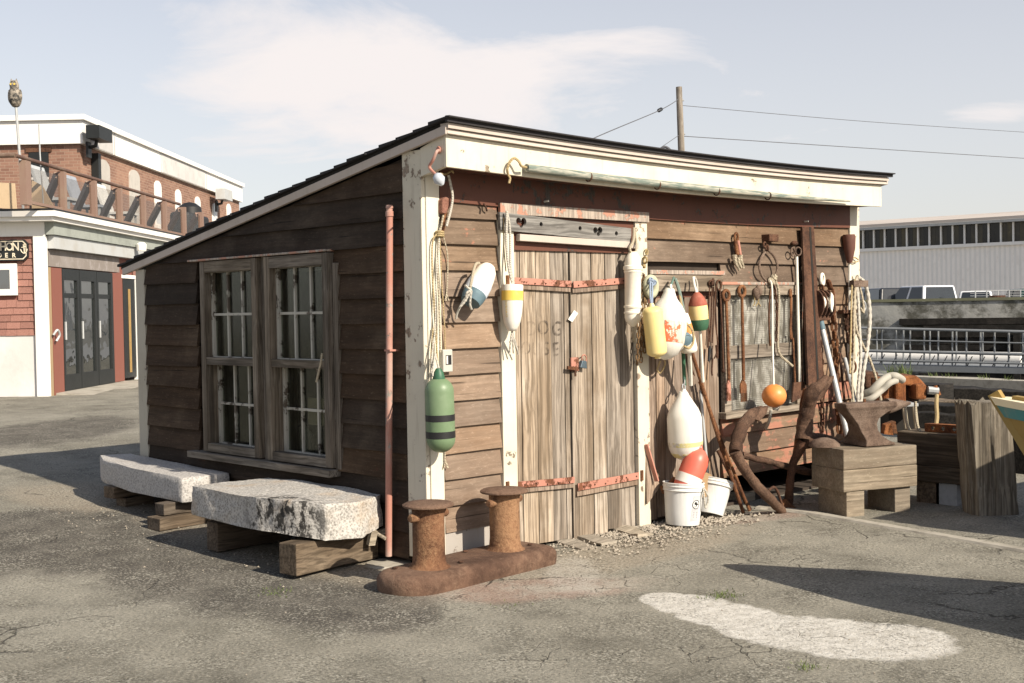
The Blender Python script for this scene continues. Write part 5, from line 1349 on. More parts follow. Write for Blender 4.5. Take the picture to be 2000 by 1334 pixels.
wr = tl('long_wrench', 'rusty double ended ring wrench hanging right of the screened window', 'wrench', F(1544, 662, -.06))
for px, py, s_ in ((1544, 573, 1.3), (1545, 655, 1.25)): ring(MB(), F(px, py, -.06), (0.4, -1, 0), .024, .010, 14, 6, s_).build('ring_end', MAT['rust'], wr, smooth=True)
MB().beam(F(1545, 580, -.06), F(1544, 648, -.06), .028, .012, (0, -1, 0)).build('shank', MAT['rust'], wr, bevel=.002)
for i, (a, b, r, m, nm, lb_) in enumerate(((( 1556, 500), (1562, 752), .012, 'stick', 'ring_rod', 'pale long rod topped with a double iron ring beside the rusty angle post'),
        ((1549, 660), (1553, 752), .008, 'rust', 'thin_rod', 'thin rusty rod standing just left of the pale ringed rod'),
        ((1571, 560), (1567, 752), .007, 'rust_dark', 'dark_rod', 'thin dark rod between pale ringed rod and rusty angle post'))):
    t_ = tl(nm, lb_, 'rod', F(*b, -.10)); MB().tube([F(*a, -.07), F(*b, -.11)], r, 8).build('shaft', MAT[m], t_, smooth=True)
    if i == 0:
        mb = MB(); ring(mb, F(1548, 492, -.075), (0.2, -1, 0), .034, .007, 16, 6); ring(mb, F(1559, 491, -.085), (-.2, -1, 0), .034, .007, 16, 6); mb.build('rings', MAT['rust_grey'], t_)
        mb = MB(); mb.ball(F(1552, 475, -.06), .03, 6, (1.4, .8, .7)); mb.build('bracket', MAT['rust_dark'], t_)
        MB().prism([F(1551, 747, -.13), F(1573, 745, -.13), F(1569, 775, -.13), F(1547, 786, -.13)], (0, .012, 0)).build('blade', MAT['rust_dark'], t_)
# angle iron post
ip = thing('angle_iron', 'tall dark rusty steel angle leaning upright against the wall', 'steel angle', F(1578, 750, -.10))
a0, b0 = F(1567, 443, -.08), F(1579, 752, -.20); a1, b1_ = F(1580, 443, -.08), F(1596, 752, -.20); a2, b2_ = F(1590, 443, -.05), F(1607, 752, -.17)
MB().hexa([b0, b1_, b1_ + Vector((0, .02, 0)), b0 + Vector((0, .02, 0)), a0, a1, a1 + Vector((0, .02, 0)), a0 + Vector((0, .02, 0))]).build('flange', MAT['rust_dark'], ip)
MB().hexa([b1_ + Vector((0.004, 0, 0)), b1_ + Vector((.03, 0, 0)), b1_ + Vector((.03, .13, 0)), b1_ + Vector((0.004, .13, 0)), a1 + Vector((0.004, 0, 0)), a1 + Vector((.03, 0, 0)), a1 + Vector((.03, .045, 0)), a1 + Vector((0.004, .045, 0))]).build('web', MAT['dark'], ip)  # near-black fill paints the shaded gap between the flanges
MB().hexa([b1_ + Vector((.032, 0, 0)), b1_ + Vector((.115, 0.01, 0)), b1_ + Vector((.115, .028, 0)), b1_ + Vector((.032, .02, 0)), a1 + Vector((.032, 0, 0)), a1 + Vector((.085, .006, 0)), a1 + Vector((.085, .022, 0)), a1 + Vector((.032, .02, 0))]).build('flange', MAT['rust_dark'], ip)
# pulley block
pb = tl('double_pulley', 'dark double sheave pulley block with bright shackle and sheaves', 'pulley block', F(1607, 620, -.08))
ring(MB(), F(1606, 546, -.09), (0.3, -1, 0), .044, .014, 18, 8, 1.05).build('shackle', MAT['white_old'], pb, smooth=True)
ring(MB(), F(1605, 562, -.11), (1, -.3, 0), .022, .009, 12, 6).build('becket', MAT['rust'], pb, smooth=True)
c = F(1606, 594, -.12)
for dx in (-.085, -.03, .03, .085):
    mb = MB(); vs = []
    N = 18
    for i in range(N):
        th = 2 * PI * i / N; vs.append(c + Vector((dx - .008, math.sin(th) * .075, math.cos(th) * .12)))
    mb.prism(vs, (.016, 0, 0)).build('cheek', MAT['rust_dark'], pb, bevel=.003)
for dx, m in ((-.057, 'white_old'), (0, 'white_old'), (.057, 'white_old')):
    MB().lathe([(-.018, .066), (-.004, .056), (.004, .056), (.018, .066)], c + Vector((dx, 0, 0.012)), (1, 0, 0), 20).build('sheave', MAT[m], pb, smooth=True)
MB().prism([c + Vector((x, -.078, z)) for x, z in ((.02, .10), (.05, .07), (.055, 0), (.03, -.07), (.012, -.04), (.005, .03))], (0, .012, 0)).build('side_plate', MAT['white_old'], pb)
MB().box(c + Vector((-.10, -.02, -.14)), c + Vector((.10, .02, -.10))).build('strap', MAT['rust_dark'], pb, bevel=.006)
# heavy chains
hc = tl('heavy_chain', 'heavy rusty chain hanging from the pulley block down the wall', 'chain', F(1634, 800, -.07))
mb = MB(); chain(mb, [F(1616, 545, -.08), F(1624, 575, -.09), F(1629, 640, -.08), F(1633, 700, -.08), F(1637, 782, -.09), F(1640, 850, -.10)], .105, .014); mb.build('links', MAT['rust'], hc, smooth=True)
h2 = tl('chain_shadow', 'shadow of the heavy chain modelled as thin dark links behind the grey pole', 'chain', F(1605, 850, -.06))  # dark links stand in for the heavy chain's cast shadow
mb = MB(); chain(mb, [F(1602, 640, -.05), F(1605, 700, -.05), F(1606, 770, -.05), F(1607, 842, -.05)], .07, .008); mb.build('links', MAT['rust_dark'], h2)
h3 = tl('hook_chain', 'rusty chain with shackles and hooks hanging at the right corner post', 'chain', F(1660, 720, -.08))
mb = MB(); chain(mb, [F(1659, 605, -.06), F(1662, 650, -.07), F(1664, 705, -.08)], .10, .013); chain(mb, [F(1654, 610, -.06), F(1653, 650, -.07)], .07, .009)
mb.build('links', MAT['rust_dark'], h3, smooth=True)
MB().box(F(1648, 612, -.10), F(1664, 605, -.04)).build('bracket', MAT['rust_dark'], h3)
ring(MB(), F(1656, 660, -.09), (0.5, -1, 0), .04, .012, 14, 6).build('ring', MAT['rust_dark'], h3); rope(MB(), [F(1664, 700, -.08), F(1671, 712, -.09), F(1670, 724, -.09), F(1664, 728, -.09)], .010).build('hook', MAT['rust_dark'], h3)
MB().prism([F(1657, 660, -.06), F(1668, 660, -.06), F(1669, 700, -.06), F(1660, 712, -.06)], (0, .02, 0)).build('plate', MAT['galv'], h3)
mo = tl('net_mallet', 'dark tapered wooden mallet hanging high on the right corner post', 'mallet', F(1659, 500, -.07))
MB().lathe([(0, .05), (.02, .058), (.12, .052), (.22, .03), (.25, .022)], F(1658, 458, -.085), (.03, 0, -1), 14).build('head', plain('dark mallet', (0.12, 0.05, 0.035), .8, .5, 20), mo, smooth=True)
MB().tube([F(1659, 495, -.085), F(1659, 545, -.07), F(1659, 610, -.06)], .012, 8).build('handle', MAT['stick'], mo)
# poles leaning by the corner
for a, b, r, nm, l in (((1601, 622), (1643, 800), .024, 'grey_pole', 'long pale grey pole leaning under the pulley block with a dark blue top'), ((1650, 700), (1674, 800), .017, 'short_pole', 'shorter grey pole leaning at the right corner post')):
    t_ = tl(nm, l, 'pole', F(*b, -.42)); A, B = F(*a, -.10), F(*b, -.36); B2 = B + (B - A) * .7
    MB().tube([A, B, B2], r, 12).build('shaft', MAT['galv'], t_, smooth=True)
    if r > .02: MB().tube([A - (B - A) * .012, A + (B - A) * .13], r + .004, 12).build('grip', MAT['buoy_blue'], t_, smooth=True)
for k, (a, b) in enumerate((((1640, 690), (1650, 790)), ((1658, 720), (1672, 795)), ((1632, 700), (1640, 800)))):
    t_ = tl('thin_bar', ('thin dark bar between the grey poles', 'thin rusty bar right of the shorter grey pole', 'thin dark bar left of the shorter grey pole')[k], 'bar', F(*b, -.2)); MB().tube([F(*a, -.06), F(*b, -.16), F(*b, -.16) + Vector((.02, -.05, -.3))], .011, 7).build('shaft', MAT[('rust_dark', 'rust', 'rust_dark')[k]], t_)
# ropes on the right corner
cr2 = thing('rope_coils', 'white ropes looped down the right corner post', 'rope', F(1680, 780, -.10))
for pts, r, m in (([(1674, 540), (1688, 552), (1696, 580), (1699, 625), (1694, 680), (1686, 730), (1681, 790)], .026, 'rope_white'),
                  ([(1673, 542), (1669, 580), (1672, 640), (1684, 672), (1700, 705), (1714, 750), (1724, 800)], .019, 'rope'),
                  ([(1672, 545), (1676, 590), (1679, 650), (1681, 700), (1676, 760), (1676, 795)], .022, 'rope_white'),
                  ([(1674, 540), (1668, 600), (1668, 680), (1664, 740), (1667, 790)], .017, 'rope'),
                  ([(1674, 543), (1684, 580), (1687, 610), (1680, 600)], .015, 'rope'), ([(1673, 546), (1664, 560), (1662, 640), (1660, 730)], .013, 'rope_tan')):
    rope3(MB(), [F(a, b, -.08 - .0011 * (b - 540)) for a, b in pts], r * .66).build('strand', MAT[m], cr2, smooth=True)
MB().box(F(1668, 560, -.12), F(1684, 548, -.06)).build('cleat', MAT['rust_grey'], cr2)
rope(MB(), [F(1679, 585, -.1), F(1688, 590, -.12), F(1690, 602, -.12), F(1684, 610, -.12)], .010).build('carabiner', MAT['galv'], cr2)
mb = MB(); rope(mb, [F(1664, 505, -.06), F(1670, 503, -.06), F(1676, 507, -.06)], .006); rope(mb, [F(1662, 512, -.05), F(1670, 512, -.06), F(1676, 510, -.06)], .005); mb.build('lashing', MAT['rope_tan'], cr2)
# small eye screws and bolts in the shade of the frieze
for px, py, l in ((1063, 394, 'small bright bolt in the dark red frieze over the doors'), (1571, 433, 'small bright hook in the dark red frieze above the steel angle')):
    p = F(px, py, -.045); tag(MB().tube([p, p + Vector((0, -.04, .002))], .006, 8).build('bolt', MAT['stick']), l, 'bolt')
tag(rope(MB(), [F(945, 398, -.04), F(949, 405, -.06), F(951, 412, -.05)], .006).build('bent_nail', MAT['rust_dark']), 'bent rusty nail above the clapboards left of the doors', 'nail')

# long rods leaning left of the anchor
for k, (a, b, r, m, l) in enumerate((((1352, 690), (1452, 1002), .014, 'rust', 'rusty iron rod leaning by the buckets, longest of the bundle'), ((1366, 745), (1464, 998), .012, 'rust', 'rusty iron rod leaning, second of the bundle right of the longest'),
        ((1340, 690), (1440, 968), .010, 'rust_dark', 'thin dark rod leaning leftmost in the rod bundle'), ((1402, 880), (1466, 996), .015, 'rust_dark', 'short dark rod leaning lowest in the rod bundle'))):
    p, q = F(*a, -.05), G(*b, -.04); t_ = thing('leaning_rod', l, 'rod', q, 'iron rods leaning by the buckets')
    MB().tube([q, p.lerp(q, .5) + Vector((0, .01, 0)), p], r, 8).build('shaft', MAT[m], t_, smooth=True)
# ------------------------------------------------------------------ bollard
B1c, B2c = Vector((-.295, -.355, 0)), Vector((.365, -.30, 0))
bl = thing('mooring_bollard', 'rusty double mooring bollard with round caps on a long rounded plate', 'bollard', (0.05, -.36, -.05))
d = (B2c - B1c).normalized(); nrm = Vector((-d.y, d.x, 0)); cc = (B1c + B2c) / 2 + Vector((.0, .02, 0))
def loop(hl, hw, rc, z, n=7):
    pts = []
    for sx_, sy_, a0 in ((1, 1, 0), (-1, 1, PI / 2), (-1, -1, PI), (1, -1, 1.5 * PI)):
        r_ = rc if sx_ < 0 else rc * .28
        for i in range(n):
            a = a0 + PI / 2 * i / (n - 1); pts.append(cc + d * (sx_ * (hl - r_) + r_ * math.cos(a)) + nrm * (sy_ * (hw - r_) + r_ * math.sin(a)) + Vector((0, 0, z)))
    return pts
mb = MB(); rings_ = [loop(.63, .20, .17, -.07), loop(.638, .206, .175, -.02), loop(.638, .206, .175, .018), loop(.628, .196, .165, .042), loop(.606, .174, .145, .058), loop(.58, .148, .12, .064), loop(.50, .07, .06, .067)]
m = len(rings_[0])
for r_ in rings_: mb.v += r_
for i in range(len(rings_) - 1):
    for k in range(m): mb.f.append((i * m + k, i * m + (k + 1) % m, (i + 1) * m + (k + 1) % m, (i + 1) * m + k))
mb.f.append(tuple((len(rings_) - 1) * m + k for k in range(m)))
mb.build('base_plate', MAT['rust_base'], bl, smooth=True)
for c in (B1c, B2c):
    MB().lathe([(0, .128), (.010, .108), (.03, .098), (.08, .094), (.26, .094), (.352, .097)], c + Vector((0, 0, .064)), (0, 0, 1), 36).build('column', MAT['rust_boll'], bl, smooth=True)
    MB().lathe([(0, .09), (.002, .146), (.006, .150), (.014, .150), (.022, .135), (.030, .08), (.033, .01)], c + Vector((0, 0, .416)), (0, 0, 1), 36).build('cap', MAT['rust_base'], bl, smooth=True)
    for s_ in (-1, 1):
        a = c + Vector((0, 0, .365)) + d * (s_ * .085)
        MB().lathe([(0, .026), (.055, .025), (.066, .019), (.067, .002)], a, d * s_ + Vector((0, -.05, 0)), 14).build('pin', MAT['rust_boll'], bl, smooth=True)
for s_, t_ in ((-.5, .09), (-.15, -.1), (.1, .1), (.5, -.08)): MB().lathe([(0, .018), (.006, .015)], cc + d * s_ + nrm * t_ + Vector((0, 0, .072)), (0, 0, 1), 10).build('bolt_head', MAT['rust_dark'], bl)

# ------------------------------------------------------------------ granite slabs on timbers
def slab(name, label, plan, zb, zt, mat, jit=.02, res=.05, loc=None, domes=.0):
    """plan: corner points (ccw); faces are subdivided and roughened"""
    bm = bmesh.new()
    P = [Vector((x, y, 0)) for x, y in plan]
    o = Vector(loc)
    lo = [bm.verts.new(p + Vector((0, 0, zb[i])) - o) for i, p in enumerate(P)]
    hi = [bm.verts.new(p + Vector((0, 0, zt[i])) - o) for i, p in enumerate(P)]
    n = len(P)
    bm.faces.new(list(reversed(lo))); bm.faces.new(hi)
    for i in range(n): bm.faces.new((lo[i], lo[(i + 1) % n], hi[(i + 1) % n], hi[i]))
    bmesh.ops.bevel(bm, geom=bm.edges[:], offset=.006, segments=1, affect='EDGES')
    bmesh.ops.triangulate(bm, faces=[f for f in bm.faces if len(f.verts) > 4])
    for _ in range(5):
        es = [e for e in bm.edges if e.calc_length() > res]
        if not es: break
        bmesh.ops.subdivide_edges(bm, edges=es, cuts=1, use_grid_fill=True)
        bmesh.ops.triangulate(bm, faces=[f for f in bm.faces if len(f.verts) > 4])
    bm.normal_update()
    for v in bm.verts:
        p = v.co + o
        k = 1.0 if abs(v.normal.z) < .6 else .35
        a = noise.noise(p * 3.2) * .6 + noise.noise(p * 9) * .4 - abs(noise.noise(p * 15)) * .45 + noise.noise(p * 30) * .16
        v.co += v.normal * (a * jit * k)
        v.co.z += domes * noise.noise((p.x * 2.2, p.y * 2.2, 3))
    me = bpy.data.meshes.new(name); bm.to_mesh(me); bm.free(); me.materials.append(mat)
    for p in me.polygons: p.use_smooth = True
    try: me.set_sharp_from_angle(angle=math.radians(50))
    except Exception: pass
    ob = bpy.data.objects.new(name, me); SC.collection.objects.link(ob); ob.location = o; ORIG[ob.name] = o
    return tag(ob, label, 'stone slab', 'granite bench slabs on timbers')
st2 = granite('rough granite with lichen', (0.50, 0.475, 0.44), (0.25, 0.235, 0.215), (0.42, 0.29, 0.17), 0.42, lichen=((-.30, -.38, .05), (3.2, 2.2, 2.4), (0.045, 0.042, 0.038)))
slab('stone_slab', 'rough granite slab nearest the bollard, stained black and rusty on its front', [(-.72, .80), (-.66, .48), (-.56, .30), (-.30, .29), (-.05, .40), (-.055, .62), (-.12, 1.60), (-.45, 1.68), (-.74, 1.58)],
     [.20, .18, .165, .16, .185, .20, .22, .22, .21], [.405, .40, .39, .385, .385, .40, .405, .40, .405], st2, .026, .035, (-.40, .95, .16), .02)
slab('stone_slab', 'smoother pale granite slab behind the stained one, under the side window', [(-.43, 2.27), (-.06, 2.22), (-.055, 3.80), (-.30, 3.86), (-.40, 3.60), (-.455, 3.0)],
     [.185, .19, .215, .215, .21, .20], [.365, .37, .40, .40, .395, .385], MAT['stone_a'], .007, .05, (-.25, 3.0, .19), .012)
def timber(label, a, b, w, h, mat='timber_d', grp='timbers under the stone slabs'):
    o = MB().beam(a, b, w, h, segs=4, jit=.004).build('support_timber', MAT[mat], bevel=.006)
    return tag(o, label, 'timber', grp)
timber('thick squared timber under the front end of the stained slab', (-.74, .44, .07), (-.06, .52, .07), .16, .19)
timber('timber under the back end of the stained slab', (-.68, 1.42, .08), (-.08, 1.45, .08), .13, .19)
timber('timber block under the near end of the pale slab, upper of two', (-.53, 2.42, .135), (-.08, 2.45, .14), .12, .09)
timber('timber on the ground under the near end of the pale slab, lower of two', (-.60, 2.38, .04), (-.05, 2.42, .045), .17, .09)
timber('square timber block under the far end of the pale slab', (-.45, 3.40, .155), (-.06, 3.42, .16), .16, .09)
timber('short upright block under the far end of the pale slab', (-.36, 3.38, .055), (-.10, 3.40, .06), .14, .10)
mb = MB(); rope(mb, [(-.02 - .1, .52, .18), (-.12, .40, .155), (-.10, .30, .12)], .012); mb.beam((-.16, .38, .08), (-.15, .36, .17), .05, .03); mb.beam((-.08, .42, .14), (-.02, .40, .15), .05, .035)
tag(mb.build('wood_chip', MAT['timber_x'], loc=(-.12, .38, -.04)), 'broken wood scraps wedged beside the salmon pipe', 'wood scraps')

# ------------------------------------------------------------------ timber blocks, anvil
def block(name, label, u0, u1, v0, v1, z0, z1, split, mat, feet, grp='timber blocks right of the shed'):
    t_ = thing(name, label, 'timber block', ((u0 + u1) / 2, (v0 + v1) / 2, -.05), grp)
    zs = [z0] + ([z0 + (z1 - z0) * split] if split else []) + [z1]
    for a, b in zip(zs, zs[1:]): MB().beam((u0, (v0 + v1) / 2, (a + b) / 2), (u1, (v0 + v1) / 2, (a + b) / 2), v1 - v0, b - a - .003, segs=5, jit=.003).build('timber', mat, t_, bevel=.007)
    for (a, b, c, e, m_) in feet: MB().box((a, c, -.06), (b, e, z0 - .001)).build('foot', m_, t_, bevel=.005)
    return t_
fz = .135
c0 = G(1648, 962, fz)
E1, E2 = Vector((.929, -.370, 0)).normalized(), Vector((.370, .929, 0)).normalized()     # this block is turned a little towards the camera
def BP(a, b, z): return Vector((c0.x, c0.y, 0)) + E1 * a + E2 * b + Vector((0, 0, z))
def BA(px, py, b=0.0): p = PL(px, py, BP(0, b, 0), E2); return ((p - BP(0, b, 0)).dot(E1), p.z)
BW, BD_ = BA(1792, 955)[0], .40
BZ1 = BA(1648, 879)[1]
print('block', c0, BW, BZ1)
ab = thing('anvil_block', 'pale squared timber block on short feet carrying the anvil', 'timber block', BP(BW / 2, .2, -.05), 'timber blocks right of the shed')
zm = fz + (BZ1 - fz) * .52
for a, b in ((fz, zm), (zm + .003, BZ1)): MB().beam(BP(0, BD_ / 2, (a + b) / 2), BP(BW, BD_ / 2, (a + b) / 2), BD_, b - a, segs=5, jit=.003).build('timber', MAT['timber_turned'], ab, bevel=.007)
for a0_, a1_, b0_, b1_2 in ((BA(1655, 980)[0], BA(1690, 980)[0], .01, .36), (BA(1753, 980)[0], BA(1783, 980)[0], .03, .36)):
    MB().hexa([BP(a0_, b0_, -.06), BP(a1_, b0_, -.06), BP(a1_, b1_2, -.06), BP(a0_, b1_2, -.06), BP(a0_, b0_, fz - .001), BP(a1_, b0_, fz - .001), BP(a1_, b1_2, fz - .001), BP(a0_, b1_2, fz - .001)]).build('foot', MAT['timber_turned'], ab, bevel=.005)
# anvil: rectangular sections stacked up the height, set square on the block
an = thing('anvil', 'rusty iron anvil with a waisted body on the timber block', 'anvil', BP(BW / 2, .2, BZ1 + .004))
H = BA(1690, 788, .06)[1] - BZ1
mb = MB(); nS = 0
vf = .05
for h, l, r, a, b in ((0, 1690, 1748, .00, .33), (.05, 1691, 1746, .00, .33), (.12, 1693, 1736, .01, .30), (.22, 1690, 1726, .02, .24), (.35, 1685, 1719, .03, .19), (.5, 1680, 1717, .03, .17), (.62, 1673, 1721, .03, .16), (.74, 1664, 1734, .02, .15), (.84, 1656, 1748, .01, .15), (.90, 1652, 1753, .0, .15), (1.0, 1651, 1751, .0, .15)):
    al, ar = BA(l, 830, .06)[0], BA(r, 830, .06)[0]
    mb.v += [BP(al, vf + a, BZ1 + .004 + H * h), BP(ar, vf + a, BZ1 + .004 + H * h), BP(ar, vf + b, BZ1 + .004 + H * h), BP(al, vf + b, BZ1 + .004 + H * h)]; nS += 1
for i in range(nS - 1):
    for k in range(4): mb.f.append((i * 4 + k, i * 4 + (k + 1) % 4, (i + 1) * 4 + (k + 1) % 4, (i + 1) * 4 + k))
mb.f += [(3, 2, 1, 0), tuple(nS * 4 - 4 + k for k in range(4))]
mb.build('body', MAT['rust_grey'], an, bevel=.007)
MB().lathe([(0, .062), (.05, .056), (.12, .040), (.19, .022), (.23, .010), (.235, .002)], BP(BA(1742, 800, .06)[0], vf + .075, BZ1 + H * .89), E1 + Vector((0, 0, .06)), 18).build('horn', MAT['rust_grey'], an, smooth=True)
MB().lathe([(0, .012), (.03, .012)], BP(BA(1700, 800, .06)[0], vf + .08, BZ1 + H), (0, 0, 1), 8).build('hardy_pin', MAT['rust'], an)
mb = MB(); mb.lathe([(0, .12), (.02, .115), (.05, .08), (.065, .03), (.068, .002)], BP(.02, .26, BZ1 + .003), (0, 0, 1), 18)
tag(mb.build('iron_mound', MAT['rust_grey'], smooth=True), 'low rounded lump of rusty iron lying left of the anvil on its block', 'scrap iron')

BU0, BU1, BV0 = c0.x, BP(BW, 0, 0).x, c0.y
# second block lies at right angles to the first, its long dark side towards us
c1 = G(1880, 948, .12); U0 = c1.x; V0 = c1.y
zt = PL(1880, 851, c1, Vector((0, 1, 0))).z
U1 = PL(1918, 900, c1, Vector((0, 1, 0))).x
V1 = PL(1752, 900, c1, Vector((1, 0, 0))).y
print('block2', U0, U1, V0, V1, zt)
db_ = thing('dark_block', 'dark timber block in the shade of the added timbers behind the anvil block', 'timber block', ((U0 + U1) / 2, (V0 + V1) / 2, -.05), 'timber blocks right of the shed')
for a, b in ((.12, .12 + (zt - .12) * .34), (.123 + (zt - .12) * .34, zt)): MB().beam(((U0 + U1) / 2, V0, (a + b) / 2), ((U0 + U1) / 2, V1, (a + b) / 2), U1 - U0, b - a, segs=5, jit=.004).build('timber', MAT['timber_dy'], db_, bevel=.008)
MB().box((U0 + .03, V0 + .06, -.06), (U1 - .04, V0 + .24, .119)).build('foot', plain('grey concrete foot', (0.40, 0.40, 0.40), .9, .5, 25), db_, bevel=.006)
MB().box((U0 + .03, V1 - .35, -.06), (U1 - .04, V1 - .15, .119)).build('foot', MAT['timber_d'], db_, bevel=.006)
ci = thing('channel_iron', 'short orange rusty channel iron with round holes lying on the dark block', 'channel iron', (U0 + .12, (V0 + V1) / 2, zt))
UX = Vector((1, 0, 0)); up_ = U0 + .10
pa, pb_ = PL(1806, 850, (up_, 0, 0), UX), PL(1878, 852, (up_, 0, 0), UX)
w_ = MB().box((up_, pb_.y, zt + .003), (up_ + .012, pa.y, zt + .068)).build('web', MAT['rust_orange'], ci)
try: cut_holes(w_, [MB().lathe([(0, .017), (.08, .017)], (up_ - .03, pb_.y + (pa.y - pb_.y) * f, zt + .035), (1, 0, 0), 12) for f in (.2, .5, .78)])
except Exception as e: print(e)
MB().box((up_ + .013, pb_.y, zt + .056), (up_ + .07, pa.y, zt + .068)).build('flange', MAT['rust_orange'], ci)
MB().box((up_ + .013, pb_.y, zt + .003), (up_ + .07, pa.y, zt + .012)).build('flange', MAT['rust_orange'], ci)
for k in range(2):
    p = PL((1775, 1795)[k], 842, (U0 + .14, 0, 0), UX)
    tag(rope(MB(), [Vector((p.x, p.y, zt)), Vector((p.x - .01, p.y + .02, zt + .10)), Vector((p.x, p.y + .03, zt + .24))], [.02, .016, .013, .012, .012, .012, .012, .012, .012, .012, .012]).build('bleached_stake', MAT['rope']), ('bleached stake standing on the dark block, left one', 'bleached stake standing on the dark block, right one')[k], 'stake')
# ------------------------------------------------------------------ rusty anchor by the wall
ac = thing('big_anchor', 'large rusted anchor leaning against the shed wall with curved arms', 'anchor', G(1500, 985, -.05))
def limb(nm, pts, rs, n=14, mat='anchor'):
    P = smooth_path(pts, 12); R = []
    for i in range(len(P)):
        t_ = i / (len(P) - 1) * (len(rs) - 1); k = min(int(t_), len(rs) - 2); R.append(rs[k] + (rs[k + 1] - rs[k]) * (t_ - k))
        P[i] = P[i] + Vector((noise.noise(P[i] * 9), noise.noise(P[i] * 9 + Vector((5, 0, 0))), noise.noise(P[i] * 9 + Vector((0, 5, 0))))) * .011
        R[i] *= .86 * (1 + .2 * noise.noise(P[i] * 22))
    return MB().tube(P, R, n).build(nm, MAT[mat], ac, smooth=True)
limb('arm', [F(1616, 737, -.62), F(1600, 752, -.60), F(1585, 770, -.56), F(1578, 800, -.52), F(1573, 830, -.50), F(1570, 858, -.50)], [.028, .05, .062, .068, .07, .08])
limb('fluke', [F(1570, 858, -.50), F(1600, 862, -.54), F(1640, 872, -.60)], [.08, .075, .06])
limb('arm', [F(1486, 797, -.20), F(1470, 810, -.24), F(1450, 832, -.30), F(1441, 858, -.33), F(1437, 885, -.36)], [.028, .05, .062, .06, .058])
limb('shank', [F(1436, 882, -.36), F(1447, 905, -.38), F(1468, 935, -.42), F(1490, 962, -.48), G(1530, 1000, -.05)], [.055, .048, .045, .042, .04])
limb('cross_bar', [F(1447, 888, -.34), F(1490, 899, -.36), F(1545, 914, -.38), F(1578, 924, -.40)], [.030, .028, .028, .026])
limb('tie_bar', [F(1475, 893, -.30), F(1520, 903, -.32), F(1580, 917, -.36)], [.014, .014, .014], mat='rust_dark')
limb('stock', [F(1571, 758, -.44), F(1561, 830, -.43), F(1548, 912, -.42)], [.019, .019, .019], mat='rust')
limb('cross_bar', [F(1545, 914, -.38), F(1580, 922, -.42), F(1615, 928, -.46)], [.030, .03, .028], mat='rust_dark')
limb('shank', [F(1570, 860, -.50), F(1556, 890, -.44), F(1545, 920, -.40), F(1540, 985, -.34)], [.05, .04, .035, .04], mat='rust_dark')
MB().prism([F(1524, 992, -.4), F(1536, 975, -.4), F(1544, 984, -.4), F(1556, 992, -.4), F(1546, 999, -.4)], (0, .03, 0)).build('palm', MAT['rust'], ac)
limb('brace', [F(1500, 958, -.5), F(1514, 952, -.45), F(1523, 972, -.45), F(1530, 990, -.45)], [.012, .012, .012], mat='rust_dark')
MB().prism([F(1622, 733, -.60), F(1608, 741, -.58), F(1586, 768, -.55), F(1580, 784, -.54), F(1592, 782, -.55), F(1606, 764, -.58)], (0, -.05, .0)).build('fluke', MAT['anchor'], ac, bevel=.012)
MB().prism([F(1492, 792, -.20), F(1478, 797, -.22), F(1462, 818, -.25), F(1474, 822, -.25), F(1488, 808, -.22)], (0, -.05, .0)).build('fluke', MAT['anchor'], ac, bevel=.012)
tag(MB().box(G(1455, 985, -.05) + Vector((0, .05, 0)), G(1455, 985, -.05) + Vector((.22, .2, .07))).build('brick_chunk', MAT['timber_x'], bevel=.01), 'pale wood chunk lying under the leaning rods', 'wood chunk')
# ------------------------------------------------------------------ weathered pile and the boat bow
wp = thing('weathered_pile', 'weathered grey timber pile end standing behind the dark block', 'timber pile', D(1935, 990, 10.4))
zg = -.06
pts_b = [D(1888, 1000, 10.2), D(1995, 1000, 9.9)]
mb = MB(); P0 = G(1935, 1000, -.05); ax_ = Vector((0, 0, 1)); rr_ = 50 * mpp(P0)
prof = []; N = 64; ringn = 30; vs = []
top_c = Vector((P0.x, P0.y, 0)) + Vector((.12, .12, 0))
ztop = CAM.z - (785 - 590) * mpp(P0)
for j in range(ringn + 1):
    z = -.08 + (ztop + .08) * j / ringn; c = Vector((P0.x, P0.y, z)) + Vector((-.035, .05, 0)) * (j / ringn)
    for k in range(N):
        th = 2 * PI * k / N; sq = 1 / max(abs(math.cos(th)), abs(math.sin(th))) ** .55
        r_ = rr_ * (1.0 - .06 * j / ringn) * sq * .95
        g_ = noise.noise((math.cos(th) * 4, math.sin(th) * 4, z * .8)) * .07 + noise.noise((math.cos(th) * 11, math.sin(th) * 11, z * 1.5)) * .05 - .10 * max(0, noise.noise((math.cos(th) * 7, math.sin(th) * 7, z * 7 + 3)) - .25)
        vs.append(c + Vector((math.cos(th + .78), math.sin(th + .78), 0)) * (r_ * (1 + g_)) + Vector((0, 0, .05 * noise.noise((th * 5, j, 0)) if j == ringn else 0)))
fs = []
for j in range(ringn):
    for k in range(N): a = j * N + k; b = j * N + (k + 1) % N; fs.append((a, b, b + N, a + N))
fs.append(tuple(ringn * N + k for k in range(N)))
mb.add(vs, fs).build('log', MAT['timber_z'], wp, smooth=True)
bt = thing('dory', 'wooden dory bow with cream gunwale, teal strake and ochre bottom at right', 'boat', (1.6, -5.2, -.05))
